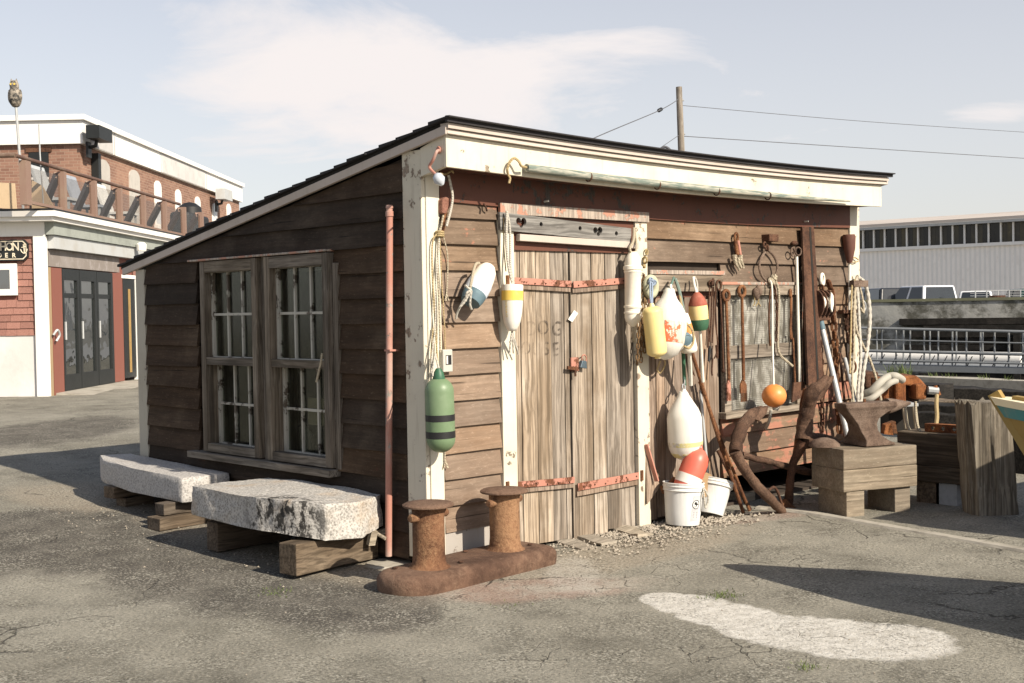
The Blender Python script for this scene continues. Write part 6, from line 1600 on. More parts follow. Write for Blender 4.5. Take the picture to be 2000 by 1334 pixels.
# lines: bow at +Y, hull runs back towards -Y off the right of the picture
tipg = G(1944, 789, 1.0)
BX, BY, BZ = None, None, None
best = None
for i in range(60):        # where the sun carries the stem head onto its shadow on the yard
    d_ = 5.6 + i * .03; p = D(1946, 786, d_)
    s_ = p - SUN_TO * ((p.z + .05) / SUN_TO.z)
    e = (s_ - G(1492, 1112, -.05)).length
    if best is None or e < best[0]: best = (e, d_, p)
print('bow', best)
bow = best[2]
L_ = 4.6; hd = Vector((.10, -1, 0)).normalized(); sd = Vector((-hd.y, hd.x, 0))
def hull(t_, side, lvl):      # t_ 0..1 bow to stern, lvl 0 keel .. 1 gunwale
    half = .80 * (math.sin(min(t_ * 1.25, 1) * PI / 2) ** .80) * (1 - .25 * max(0, t_ - .7))
    sheer = bow.z - .22 * math.sin(min(t_ * 1.3, 1) * PI / 2) + .05 * t_
    keel = bow.z - .52 - .12 * math.sin(min(t_ * 2, 1) * PI / 2)
    rk = (1 - lvl) * .34 * (1 - t_)           # raked stem
    w = half * (.30 + .70 * lvl ** .8)
    c = bow + hd * (t_ * L_ + rk)
    return Vector((c.x, c.y, keel + (sheer - keel) * lvl)) + sd * (side * w)
def strake(nm, l0, l1, mat, out, n=22, thick=.018):
    for side in (-1, 1):
        mb = MB(); vs = []; fs = []
        for i in range(n + 1):
            t_ = (i / n) ** 1.4
            a, b = hull(t_, side, l0), hull(t_, side, l1); o_ = sd * (side * out); q = sd * (-side * thick)
            vs += [a + o_, b + o_, b + o_ + q, a + o_ + q]
        for i in range(n):
            for j in range(4): p, q = i * 4 + j, i * 4 + (j + 1) % 4; fs.append((p, q, q + 4, p + 4))
        fs += [(3, 2, 1, 0), (n * 4, n * 4 + 1, n * 4 + 2, n * 4 + 3)]
        mb.add(vs, fs).build(nm, mat, bt, smooth=True)
teal = painted('teal boat paint', (0.05, 0.21, 0.22), (0.2, 0.17, 0.12), .08); ochre = painted('ochre boat paint', (0.30, 0.20, 0.06), (0.2, 0.13, 0.07), .06, dirt=(0.2, 0.13, 0.05))
strake('bottom_plank', 0.0, .42, ochre, .0); strake('side_plank', .38, .88, ochre, .012); strake('sheer_strake', .86, .985, teal, .024)
strake('gunwale', .98, 1.06, painted('cream boat paint', (0.78, 0.68, 0.48), (0.3, 0.22, 0.15), .08), .034, thick=.07)
mb = MB(); vs = []
n = 14
for i in range(n + 1):
    t_ = .02 + .20 * i / n; vs += [hull(t_, -1, .99), hull(t_, 1, .99)]
mb.add(vs, [(i * 2, i * 2 + 1, i * 2 + 3, i * 2 + 2) for i in range(n)]).build('foredeck', painted('cream deck paint', (0.76, 0.66, 0.47), (0.3, 0.22, 0.15), .08), bt, fix=False)
mb = MB(); vs = []
for i in range(23):
    t_ = i / 22; vs += [hull(t_, -1, 0.02), hull(t_, 1, 0.02)]
mb.add(vs, [(i * 2, i * 2 + 1, i * 2 + 3, i * 2 + 2) for i in range(22)]).build('floor', ochre, bt, fix=False)
MB().prism([hull(1, -1, 0), hull(1, 1, 0), hull(1, 1, 1.0), hull(1, -1, 1.0)], -hd * .03).build('transom', teal, bt)
MB().beam(bow + hd * .36 + Vector((0, 0, -.56)), bow + Vector((0, 0, .05)) - hd * .01, .05, .06).build('stem', ochre, bt)
MB().beam(bow + hd * .10 + sd * -.02 + Vector((0, 0, .03)), bow + hd * .42 + sd * -.10 + Vector((0, 0, .0)), .05, .02).build('cleat', ochre, bt)
ts = thing('added_shade_stack', 'unseen long timbers added right of the view to shade the blocks and pile', 'shade blocker', (4.9, -3.3, -.05))  # added out of view to cast shade; its being timber is assumed
for k in range(9):
    z = -.05 + .14 * k
    for q in range(3): MB().beam((3.42 + rnd(-.05, .08), -3.05 - .2 * q, z + .068), (6.6 + rnd(-.1, .1), -3.1 - .2 * q, z + .068), .19, .135).build('timber', MAT['timber_d'], ts)
tr_ = thing('boat_trestle', 'timber trestle under the dory', 'trestle', bow + hd * 1.6 + Vector((0, 0, -bow.z - .05)))
for k in (1.4, 3.4):
    c = bow + hd * k; zk = bow.z - .66
    MB().beam(Vector((c.x, c.y, zk)) - sd * .6, Vector((c.x, c.y, zk)) + sd * .6, .1, .1).build('bearer', MAT['timber_d'], tr_)
    for s_ in (-.5, .5): MB().beam(Vector((c.x, c.y, -.06)) + sd * s_ * 1.15, Vector((c.x, c.y, zk)) + sd * s_, .09, .09).build('leg', MAT['timber_d'], tr_)
# ------------------------------------------------------------------ red shingled boathouse, back left
bd = Vector((0.70499, 0.70922, 0)); ad = Vector((-bd.y, bd.x, 0))       # bd runs away along the door wall, ad runs left along the sign wall
BC = D(91, 776, 19.8); BZ = BC.z
print('boathouse corner', BC)
def bh(b, a, z): return Vector((BC.x, BC.y, 0)) + bd * b + ad * a + Vector((0, 0, z))
def w1(px, py, b=0.0):
    p = PL(px, py, Vector((BC.x, BC.y, 0)) + bd * b, bd); return ((p - BC).dot(ad), p.z)
def w2(px, py, a=0.0):
    p = PL(px, py, Vector((BC.x, BC.y, 0)) + ad * a, ad); return ((p - BC).dot(bd), p.z)
def bbox(mb, b0, b1, a0, a1, z0, z1):
    return mb.hexa([bh(b0, a0, z0), bh(b1, a0, z0), bh(b1, a1, z0), bh(b0, a1, z0), bh(b0, a0, z1), bh(b1, a0, z1), bh(b1, a1, z1), bh(b0, a1, z1)])
def B(name, mat, b0, b1, a0, a1, z0, z1, par, bev=0): return bbox(MB(), b0, b1, a0, a1, z0, z1).build(name, mat, par, bevel=bev)
gz = BZ - .25
house = thing('boathouse', 'red shingled boathouse with white trim, roof deck and dark glass folding doors', 'boathouse', (BC.x, BC.y, gz))
MAT['h_white'] = painted('boathouse white', (0.78, 0.76, 0.72), (0.5, 0.48, 0.44), .05, dirt=(0.55, 0.53, 0.5), damt=.2)
MAT['h_grey'] = painted('boathouse grey', (0.44, 0.45, 0.45), (0.3, 0.3, 0.3), .05)
MAT['h_found'] = plain('white washed foundation', (0.66, 0.64, 0.62), .9, .4, 4, dirt=(0.46, 0.44, 0.41), bump=.01)
MAT['h_red'] = plain('red shingle', (0.42, 0.165, 0.115), .85, .4, 12, dirt=(0.34, 0.125, 0.09), damt=.4)
tR = NT('red shingles'); vR = tR.shift(tR.obj(), 9); nR = tR.noise(vR, 14, 5, .65)
cR = tR.mix(tR.ramp(nR, .38, .66), (0.25, 0.118, 0.092), (0.34, 0.175, 0.138))
MAT['h_red'] = tR.done(tR.n('HueSaturation', None, Color=cR, Value=tR.add(.85, tR.mul(tR.rand(), .3))).outputs[0], .9, 0, nR, .004)
MAT['h_redpanel'] = painted('red door panel', (0.215, 0.08, 0.058), (0.22, 0.1, 0.08), .08, dirt=(0.2, 0.08, 0.06))
MAT['h_black'] = plain('dark door frame', (0.016, 0.018, 0.018), .5)
gt = NT('dark window glass'); MAT['glass'] = gt.done((0.012, 0.016, 0.016), .02, 0, gt.noise(gt.obj(), 1.1, 3), .03, .5, spec=.5, IOR=3.2)
zf = w1(40, 655)[1]; zs = w1(40, 462)[1]; zt_ = w1(40, 437)[1]; zc = w1(40, 424, -.25)[1]
bE = w2(345, 600)[0]; aL_ = 9.0
B('foundation', MAT['h_found'], .0, .3, 0, aL_, gz - .3, zf, house)
B('foundation', MAT['h_found'], .3, bE, 0, .3, gz - .3, BZ + .02, house)
B('wall_core', MAT['h_redpanel'], .02, bE, .03, aL_, zf, zt_, house)
B('frieze', MAT['h_white'], -.05, .02, -.05, aL_, zs, zt_ + .02, house)
B('corner_board', MAT['h_white'], -.05, .02, -.045, w1(69, 550)[0], gz, zs, house)
B('corner_board', MAT['h_white'], .022, .07, -.05, -.001, gz, zs, house)
# cornice over both walls
B('cornice', MAT['h_white'], -.28, bE, -.28, aL_, zt_ + .022, zc, house)
B('cornice', MAT['h_white'], -.34, bE, -.34, aL_, zc + .002, zc + .09, house)
B('roof_edge', MAT['h_black'], -.30, bE, -.30, aL_, zc + .092, zc + .13, house)
# shingles, one by one on the sign wall
rows = 14; ch_ = (zs - zf) / rows
win = (w1(35, 545)[0], w1(-22, 545)[0], w1(10, 577)[1], w1(10, 515)[1])
sg = (w1(58, 490)[0], w1(-115, 490)[0], w1(10, 510)[1], w1(10, 469)[1])
sh_me = mesh_only(MB().hexa([(0, -.5, 0), (.03, -.5, 0), (.03, .5, 0), (0, .5, 0), (0.018, -.5, 1), (.03, -.5, 1), (.03, .5, 1), (0.018, .5, 1)]), 'shingle', MAT['h_red'])
rotb = math.atan2(bd.y, bd.x)
a_lo = w1(68, 550)[0] + .004
cnt = 0
for r_ in range(rows):
    z0 = zf + r_ * ch_; a = a_lo - rnd(0, .15)
    while a < a_lo + 1.5:
        w = rnd(.13, .27); aa0, aa1 = max(a, a_lo), a + w
        if aa1 - aa0 > .03:
            blocked = aa1 > win[0] - .0 and z0 + ch_ > win[2] and z0 < win[3]
            if blocked: aa1 = min(aa1, win[0])
            if aa1 - aa0 > .03:
                c = bh(-.018, (aa0 + aa1) / 2, z0 - rnd(0, .006))
                inst('shingle', sh_me, house, c, rotb, (1, aa1 - aa0 - .004, ch_ + .01)); cnt += 1
        a += w
# window
wo = B('window', MAT['h_white'], -.055, -.012, win[0], win[0] + .11, win[2], win[3], house)
B('window_frame', MAT['h_white'], -.055, -.012, win[0] + .111, win[1], win[3] - .10, win[3], wo); B('window_frame', MAT['h_white'], -.055, -.012, win[0] + .111, win[1], win[2], win[2] + .10, wo)
B('pane', MAT['glass'], -.03, -.014, win[0] + .111, win[1], win[2] + .101, win[3] - .101, wo)
# sign board with anchor
MAT['gold'] = plain('cream sign paint', (0.74, 0.66, 0.50), .5)
sgn = thing('sign_board', 'black boathouse sign with cream border, cream capitals and a small anchor', 'sign', bh(-.06, sg[0], sg[2]))
def oct_(a0, a1, z0, z1, c, b): return [bh(b, a0 + c, z0), bh(b, a1 - c, z0), bh(b, a1, z0 + c), bh(b, a1, z1 - c), bh(b, a1 - c, z1), bh(b, a0 + c, z1), bh(b, a0, z1 - c), bh(b, a0, z0 + c)]
MB().prism(oct_(sg[0], sg[1], sg[2], sg[3], .06, -.075), bd * .05).build('panel', MAT['h_black'], sgn)
o_, i_ = oct_(sg[0] + .02, sg[1], sg[2] + .02, sg[3] - .02, .055, -.078), oct_(sg[0] + .034, sg[1] - .01, sg[2] + .034, sg[3] - .034, .05, -.078)
MB().add(o_ + i_, [(k, (k + 1) % 8, (k + 1) % 8 + 8, k + 8) for k in range(8)]).build('border', MAT['gold'], sgn, fix=False)
def sign_letter(ch, px, py, hpx, wsc=1.0, bold=.0, par=None):
    cu_ = bpy.data.curves.new('t', 'FONT'); cu_.body = ch; cu_.align_x = 'CENTER'; cu_.align_y = 'CENTER'; cu_.offset = bold
    o = bpy.data.objects.new('t', cu_); SC.collection.objects.link(o); bpy.context.view_layer.update()
    me = bpy.data.meshes.new_from_object(o.evaluated_get(bpy.context.evaluated_depsgraph_get())); bpy.data.objects.remove(o, do_unlink=True)
    a, z = w1(px, py, -.079); s_ = hpx * mpp(bh(0, a, z)); ys_ = [q.co.y for q in me.vertices]; k = s_ / (max(ys_) - min(ys_)); cy = (max(ys_) + min(ys_)) / 2
    mb = MB(); mb.v = [bh(-.079, a - q.co.x * k * wsc, z + (q.co.y - cy) * k) for q in me.vertices]; mb.f = [tuple(f.vertices) for f in me.polygons]
    mb.build('letter', MAT['gold'], sgn, fix=False)
for ch, px in (('H', 6), ('O', 18.5), ('N', 30.5)): sign_letter(ch, px, 481.5, 16, .85, .018)
for ch, px in (('D', -1), ('E', 12.5), ('R', 27)): sign_letter(ch, px, 498.5, 9, 1.0, .03)
def sg_p(px, py, b=-.080): a, z = w1(px, py, b); return bh(b, a, z)
mb = MB(); s_ = mpp(sg_p(46, 488))
mb.tube([sg_p(46.5, 480), sg_p(47.5, 494)], 1.0 * s_, 6); mb.tube([sg_p(42, 483.5), sg_p(50, 481.5)], .9 * s_, 6)
mb.tube(smooth_path([sg_p(40, 487), sg_p(42.5, 492), sg_p(47.5, 495), sg_p(51.5, 491), sg_p(53, 486)], 3), 1.0 * s_, 6); ring(mb, sg_p(46.5, 478.5), -bd, 1.5 * s_, .6 * s_, 10, 5)
mb.build('anchor_emblem', MAT['gold'], sgn)
# door wall: fascia beam, transom, red panels, folding doors
z490 = w2(150, 492)[1]; dz0 = w2(110, 775)[1]
def q2(px): return w2(px, 640)[0]
B('door_beam', MAT['h_grey'], .08, bE, -.16, -.002, w2(100, 487)[1], w2(100, 462)[1], house)
B('soffit', plain('green grey soffit', (0.30, 0.32, 0.29), .9), -.02, bE, -.20, .0, w2(100, 461)[1], zt_ + .02, house)
B('transom', plain('stained transom', (0.22, 0.19, 0.17), .9, .7, 7, dirt=(0.36, 0.33, 0.32)), q2(93), q2(231), -.05, -.002, w2(100, 521)[1], w2(100, 488)[1], house)
zD1 = w2(115, 523)[1]; zD0 = BZ + .06
B('jamb_post', painted('tan post', (0.33, 0.24, 0.14), (0.25, 0.16, 0.1), .1), q2(91.5), q2(95), -.06, -.002, gz, zD1 - .01, house)
B('red_panel', MAT['h_redpanel'], q2(95.3), q2(115), -.07, -.004, zD0 - .1, zD1 - .012, house)
B('red_panel', MAT['h_redpanel'], q2(215), q2(234), -.07, -.004, zD0, zD1 - .012, house)
dd = B('folding_door', MAT['h_black'], q2(115.2), q2(214.8), -.03, -.006, zD0, zD1 - .012, house)
xs3 = [115.2, 149, 183, 214.8]
# spacing seen in the photograph: narrower with distance
for k in range(3):
    b0, b1 = q2(xs3[k]), q2(xs3[k + 1]); w_ = (b1 - b0)
    B('stile', MAT['h_black'], b0 + .01, b0 + w_ * .10, -.075, -.031, zD0, zD1 - .02, dd); B('stile', MAT['h_black'], b1 - w_ * .14, b1 - .01, -.075, -.031, zD0, zD1 - .02, dd)
    B('rail', MAT['h_black'], b0 + w_ * .10, b1 - w_ * .14, -.075, -.031, zD0, zD0 + .26, dd); B('rail', MAT['h_black'], b0 + w_ * .10, b1 - w_ * .14, -.075, -.031, zD1 - .20, zD1 - .02, dd)
    B('rail', MAT['h_black'], b0 + w_ * .10, b1 - w_ * .14, -.06, -.031, zD1 - .50, zD1 - .42, dd)
    B('pane', MAT['glass'], b0 + w_ * .10, b1 - w_ * .14, -.045, -.032, zD0 + .26, zD1 - .2, dd)
    MB().tube([bh(b0 + w_ * .08, -.09, zD0 + .85), bh(b0 + w_ * .08, -.09, zD0 + 1.15)], .02, 6).build('handle', MAT['galv'], dd)
rm = MB().hexa([bh(q2(98), -.9, BZ - .12), bh(q2(236), -.9, BZ - .08), bh(q2(236), -.01, BZ - .1), bh(q2(98), -.01, BZ - .1), bh(q2(98), -.9, BZ + .0), bh(q2(236), -.75, BZ + .05), bh(q2(236), -.01, BZ + .055), bh(q2(98), -.01, BZ + .055)])
tag(rm.build('door_ramp', MAT['concrete']), 'low concrete ramp before the dark folding doors', 'ramp')
b0, b1 = q2(236), q2(259); B('side_door', MAT['h_black'], b0, b1, -.06, -.006, BZ + .1, zD1 - .1, house)
sd_ = [o for o in SC.objects if o.name.startswith('side_door')][0]
for k in range(2): B('reflection_strip', plain('tan reflection', (0.45, 0.29, 0.11), .6), b0 + (b1 - b0) * (.42 + .10 * k), b0 + (b1 - b0) * (.445 + .10 * k), -.075, -.061, BZ + .2, zD1 - .3, sd_)  # thin tan strips paint a reflection in the dark door
B('white_jamb', MAT['h_white'], b1 + .01, q2(262), -.08, -.006, BZ, zD1 - .05, house); B('white_head', MAT['h_white'], b0 - .1, q2(262), -.08, -.062, zD1 - .099, zD1 - .03, house)
for r_ in range(15):
    z0 = BZ + .15 + r_ * .17; a = q2(262.5)
    while a < bE and z0 < zD1 + .1:
        w = rnd(.5, .9); c = bh(a + w / 2, -.018, z0); inst('shingle', sh_me, house, c, rotb + PI / 2, (1, w - .02, .18)); a += w
mb = MB(); mb.lathe([(0, .09), (.12, .10), (.16, .05)], bh(q2(250), -.30, zt_ - .25), (0, 0, 1), 12); mb.build('round_lamp', MAT['h_white'], house)
rope(MB(), [bh(q2(92), -.1, BZ + 1.0), bh(q2(94), -.15, BZ + 1.08), bh(q2(97), -.16, BZ + 1.0), bh(q2(95), -.12, BZ + .9)], .02).build('hose_hook', MAT['galv'], house)
B('wall_box', MAT['h_white'], q2(262), q2(275), -.2, -.02, BZ - .2, BZ + .2, house)
# roof deck railing
rl_ = thing('deck_railing', 'brown pipe railing with glass panels round the boathouse roof deck', 'railing', bh(0, 0, zc + .13))
zdk = zc + .13
def r2(px, py): b, z = w2(px, py, -.12); return b, z
bz0, zr0 = r2(48, 309); zr = zr0
MAT['rail_brown'] = painted('rail brown', (0.11, 0.06, 0.045), (0.14, 0.07, 0.05), .1); MAT['post_tan'] = painted('rail post red brown', (0.235, 0.15, 0.115), (0.28, 0.16, 0.12), .1)
MB().tube([bh(bz0 - .35, -.12, zr), bh(bE, -.12, zr)], .032, 10).build('handrail', MAT['rail_brown'], rl_, smooth=True)
MB().tube([bh(bz0 - .35, -.12, zr), bh(bz0 - .35, aL_, zr)], .035, 10).build('handrail', MAT['rail_brown'], rl_, smooth=True)
gg = NT('deck glass panel'); tp_ = gg.n('BsdfTransparent', None, Color=(.82, .80, .78, 1)); gl_ = gg.n('BsdfGlossy', None, Color=(1, 1, 1, 1), Roughness=.05); f_ = gg.n('Fresnel', None, IOR=1.5)
mxs = gg.n('MixShader', None, i0=gg.mul(f_.outputs[0], .15), i1=tp_.outputs[0], i2=gl_.outputs[0]); gg.t.links.new(mxs.outputs[0], gg.out.inputs['Surface'])
pb2 = [r2(p, 400)[0] for p in (51, 123, 183, 233, 279, 320, 358, 392)]
for k, b in enumerate(pb2):
    w = .10 if k == 0 else .055
    B('post', MAT['post_tan'], b - w, b + w, -.17, -.07, zdk, zr - .04, rl_)
    if k: MB().beam(bh(b - .0, -.04, zdk + .62), bh(b + .75, .55, zdk + .03), .09, .12).build('brace', MAT['post_tan'], rl_)
    if k < len(pb2) - 1:
        B('glass_panel', gg.m, b + .13, pb2[k + 1] - .13, -.125, -.115, zdk + .08, zr - .12, rl_)
B('bottom_rail', MAT['post_tan'], bz0, bE, -.15, -.09, zdk + .03, zdk + .075, rl_)
# canvas shades, chairs and a covered grill on the deck
MAT['canvas'] = plain('tan canvas', (0.56, 0.42, 0.27), .95, .3, 5)
cvs = thing('canvas_shade', 'tan canvas shade sloping over the roof deck behind the railing', 'canvas shade', bh(0, 1.2, zdk))
def dk(px, py, b): a, z = w1(px, py, b); return bh(b, a, z)
MB().prism([dk(-30, 355, .6), dk(28, 358, .6), dk(33, 418, .6), dk(-30, 415, .6)], bd * .03).build('curtain', MAT['canvas'], cvs)
MB().prism([dk(62, 352, .35), dk(82, 362, .35), dk(118, 428, .35), dk(62, 424, .35)], bd * .03).build('curtain', MAT['canvas'], cvs)
MB().prism([dk(-30, 405, .4), dk(108, 412, .4), dk(108, 426, .4), dk(-30, 420, .4)], bd * .06).build('bench', MAT['post_tan'], cvs)
chair_l = ['pale deck chair nearest the corner of the roof deck', 'blue grey deck chair in the middle of the roof deck', 'white deck chair far along the roof deck']
for k, (px, col) in enumerate(((150, (0.42, 0.44, 0.45)), (208, (0.30, 0.33, 0.38)), (262, (0.62, 0.62, 0.6)))):
    b, z = w2(px, 430, .5); t_ = thing('deck_chair', chair_l[k], 'chair', bh(b, .7, zdk), 'chairs on the roof deck'); m = plain('chair cloth', col, .8)
    B('seat', m, b - .3, b + .3, .5, 1.0, zdk + .40, zdk + .45, t_)
    MB().hexa([bh(b - .3, 1.0, zdk + .45), bh(b + .3, 1.0, zdk + .45), bh(b + .3, 1.05, zdk + .45), bh(b - .3, 1.05, zdk + .45), bh(b - .3, 1.2, zdk + 1.05), bh(b + .3, 1.2, zdk + 1.05), bh(b + .3, 1.25, zdk + 1.05), bh(b - .3, 1.25, zdk + 1.05)]).build('backrest', m, t_)
    for i, j in ((-.27, .53), (.23, .53), (-.27, .95), (.23, .95)): B('leg', MAT['galv'], b + i, b + i + .04, j, j + .04, zdk, zdk + .40, t_)
b, z = w2(383, 435, .4)
gc = thing('covered_grill', 'black covered grill on the roof deck near the shed roof', 'grill', bh(b, .5, zdk))
bbox(MB(), b - .9, b + .9, .3, .8, zdk + .1, zdk + .75).build('cover', MAT['black'], gc, bevel=.08); MB().lathe([(0, .30), (.2, .28), (.3, .15), (.33, .02)], bh(b, .55, zdk + .72), (0, 0, 1), 14).build('lid', MAT['black'], gc, smooth=True)
ow = thing('owl_decoy', 'speckled owl decoy on a thin pole at the roof deck corner', 'owl decoy', bh(bz0, -.02, zr))
b_ = -.10
def pole_p(px, py): a, z = w1(px, py, b_); return bh(b_, a, z)
MB().tube([pole_p(46, 420), pole_p(38, 300), pole_p(31, 205)], .022, 8).build('pole', MAT['galv'], ow)
ob_ = pole_p(31, 210); ot = pole_p(27, 157); axo = ot - ob_; Lo = axo.length
om = NT('speckled owl'); on = om.noise(om.obj(), 16, 5, .7); omat = om.done(om.mix(om.ramp(on, .40, .6), (0.025, 0.024, 0.022), (0.30, 0.26, 0.21)), .7, 0, on, .006)
MB().lathe([(0, .02), (Lo * .04, .055), (Lo * .15, .085), (Lo * .35, .098), (Lo * .55, .09), (Lo * .68, .07), (Lo * .74, .068), (Lo * .84, .072), (Lo * .94, .058), (Lo, .02)], ob_, axo, 16).build('body', omat, ow, smooth=True)
for s_ in (-1, 1):
    MB().lathe([(0, .022), (.05, .004)], ot - axo * .05 + ad * .04 * s_, (0, 0, 1), 8).build('ear_tuft', omat, ow)
    MB().lathe([(0, .018), (.006, .016)], ot - axo * .16 + ad * .028 * s_ - bd * .062, -bd, 10).build('eye', MAT['yellow_paint'], ow)
    MB().ball(ob_ + axo * .42 + ad * .085 * s_, .05, 6, (.6, .6, 2.2)).build('wing', omat, ow, smooth=True)
MB().lathe([(0, .012), (.03, .002)], ot - axo * .22 - bd * .065, Vector((0, 0, -1)) - bd * .6, 6).build('beak', MAT['black'], ow)
an_ = thing('radio_whip', 'thin whip aerial behind the railing post', 'aerial', pole_p(80, 330)); MB().tube([pole_p(85, 400), pole_p(78, 300), pole_p(76, 243)], .012, 6).build('rod', MAT['galv'], an_)

# ------------------------------------------------------------------ brick building behind
KC = D(165, 640, 31.5)
KC = Vector((KC.x, KC.y, .25))
def kb(b, a, z): return Vector((KC.x, KC.y, 0)) + bd * b + ad * a + Vector((0, 0, z))
def k2(px, py, a=0.0): p = PL(px, py, Vector((KC.x, KC.y, 0)) + ad * a, ad); return ((p - KC).dot(bd), p.z)
def k1(px, py, b=0.0): p = PL(px, py, Vector((KC.x, KC.y, 0)) + bd * b, bd); return ((p - KC).dot(ad), p.z)
def KB(name, mat, b0, b1, a0, a1, z0, z1, par):
    return MB().hexa([kb(b0, a0, z0), kb(b1, a0, z0), kb(b1, a1, z0), kb(b0, a1, z0), kb(b0, a0, z1), kb(b1, a0, z1), kb(b1, a1, z1), kb(b0, a1, z1)]).build(name, mat, par)
brk = thing('brick_building', 'red brick building with a white parapet and arched white windows behind the boathouse', 'building', (KC.x, KC.y, 0))
bt_ = NT('brick'); gpos = bt_.geo()
along = bt_.n('VectorMath', {'operation': 'DOT_PRODUCT'}, i0=gpos, i1=tuple(bd)).outputs[1]; across = bt_.n('VectorMath', {'operation': 'DOT_PRODUCT'}, i0=gpos, i1=tuple(ad)).outputs[1]
sepz = bt_.n('SeparateXYZ', None, i0=gpos).outputs[2]
nrmz = bt_.n('NewGeometry').outputs['Normal']; fac = bt_.n('Math', {'operation': 'ABSOLUTE'}, i0=bt_.n('VectorMath', {'operation': 'DOT_PRODUCT'}, i0=nrmz, i1=tuple(ad)).outputs[1]).outputs[0]
facb = bt_.ramp(fac, .4, .6); uu = bt_.add(bt_.mul(facb, along), bt_.mul(bt_.sub(1.0, facb), across))
uv = bt_.n('CombineXYZ', X=uu, Y=sepz).outputs[0]
bn_ = bt_.n('TexBrick', None, Vector=uv, Scale=1.0, Color1=(0.20, 0.105, 0.075, 1), Color2=(0.29, 0.165, 0.118, 1), Mortar=(0.34, 0.25, 0.19, 1))
bn_.inputs['Brick Width'].default_value = .22; bn_.inputs['Row Height'].default_value = .078; bn_.inputs['Mortar Size'].default_value = .006; bn_.inputs['Bias'].default_value = -.1
bst = bt_.noise(gpos, .6, 5, .6)
MAT['brick'] = bt_.done(bt_.mix(bt_.mul(bt_.ramp(bst, .45, .7), .4), bn_.outputs[0], (0.42, 0.25, 0.17)), .95, 0, bn_.outputs[1], -.01, .6)
zp0 = k2(168, 286)[1]; zp1 = k2(168, 231)[1]; bEk = k2(467, 400)[0]
KB('brick_wall', MAT['brick'], 0, bEk, 0, 9, -.3, zp0, brk)
KB('parapet', MAT['h_white'], -.12, bEk + .1, -.12, 9, zp0 + .003, zp1 - .14, brk)
KB('coping', MAT['h_white'], -.2, bEk + .16, -.2, 9, zp1 - .137, zp1, brk)
for px in (215, 306, 395): b, z = k2(px, 320); KB('parapet_joint', MAT['h_grey'], b, b + .06, -.135, -.121, zp0 + .01, zp1 - .15, brk)
for px0, px1 in ((165, 213), (307, 393)): KB('grey_cladding', plain('grey cladding', (0.56, 0.54, 0.52), .9, .4, 3), k2(px0, 320)[0] + .1, k2(px1, 320)[0], -.132, -.121, zp0 + .02, zp1 - .16, brk)
def arched(px, py0, py1, wpx, boarded=False):
    b, zt = k2(px, py0); _, zb = k2(px, py1); w = (k2(px + wpx / 2, py0)[0] - k2(px - wpx / 2, py0)[0])
    n = 8; pts = []
    for i in range(n + 1): th = PI * i / n; pts.append((b - math.cos(th) * w / 2, zt - .2 + math.sin(th) * .2))
    poly = [(b + w / 2, zb), (b - w / 2, zb)] + pts
    fr = MB().prism([kb(x, -.03, z) for x, z in poly], ad * .04).build('window', MAT['h_white'] if not boarded else plain('grey board', (0.46, 0.43, 0.39), .9, .4, 4), brk)
    if not boarded:
        poly2 = [(b + (x - b) * .72, zb + (z - zb) * .955 + .05) for x, z in poly]
        MB().prism([kb(x, -.036, z) for x, z in poly2], ad * .004).build('pane', plain('pale blind', (0.66, 0.68, 0.70), .3, .3, 2), fr)
        KB('glazing_bar', MAT['h_white'], b - w * .36, b + w * .36, -.045, -.037, (zt + zb) / 2 - .04, (zt + zb) / 2 + .04, fr)
    KB('sill', MAT['h_white'], b - w * .6, b + w * .6, -.10, .0, zb - .12, zb - .002, fr)
arched(201, 312, 420, 23, True); arched(261, 332, 440, 20, True)
arched(307, 353, 440, 13); arched(347, 370, 452, 11); arched(385, 384, 460, 10); arched(418, 397, 465, 9); arched(446, 398, 465, 8)
a0, z0 = k1(95, 297); a1, z1 = k1(60, 405)
wf_ = KB('window', MAT['h_black'], -.03, .01, a0, a1, z1, z0, brk)
for f in (.33, .66): KB('glazing_bar', MAT['h_white'], -.05, -.031, a0 + (a1 - a0) * f - .03, a0 + (a1 - a0) * f + .03, z1, z0 - .4, wf_)
for f in (.25, .52): KB('glazing_bar', MAT['h_white'], -.048, -.032, a0, a1, z1 + (z0 - z1) * f - .03, z1 + (z0 - z1) * f + .03, wf_)
KB('arch_head', MAT['rust_dark'], -.04, .0, a0 - .08, a1 + .08, z0 + .002, z0 + .12, brk)
for nm, px, py, s_, l in (('floodlight', 190, 262, .30, 'dark floodlight on a bracket near the brick building corner'), ('floodlight', 435, 381, .34, 'grey floodlight near the far end of the white parapet')):
    b, z = k2(px, py, -.4); t_ = thing(nm, l, 'floodlight', kb(b, -.2, z - .3), 'floodlights on the brick building')
    KB('head', MAT['h_black'] if px < 300 else MAT['h_grey'], b - s_ * 1.6, b + s_ * 1.6, -.62, -.28, z - s_ * .55, z + s_ * .55, t_)
    MB().tube([kb(b, -.12, z - .35), kb(b, -.35, z - .3), kb(b, -.42, z)], .05, 8).build('arm', MAT['h_black'], t_)
    KB('mount', MAT['h_black'], b - .12, b + .12, -.20, -.14, z - .6, z - .2, t_)
b, z = k2(187, 300, -.1)
KB('downpipe', MAT['h_black'], b - .1, b + .1, -.2, -.02, -.2, z, brk)

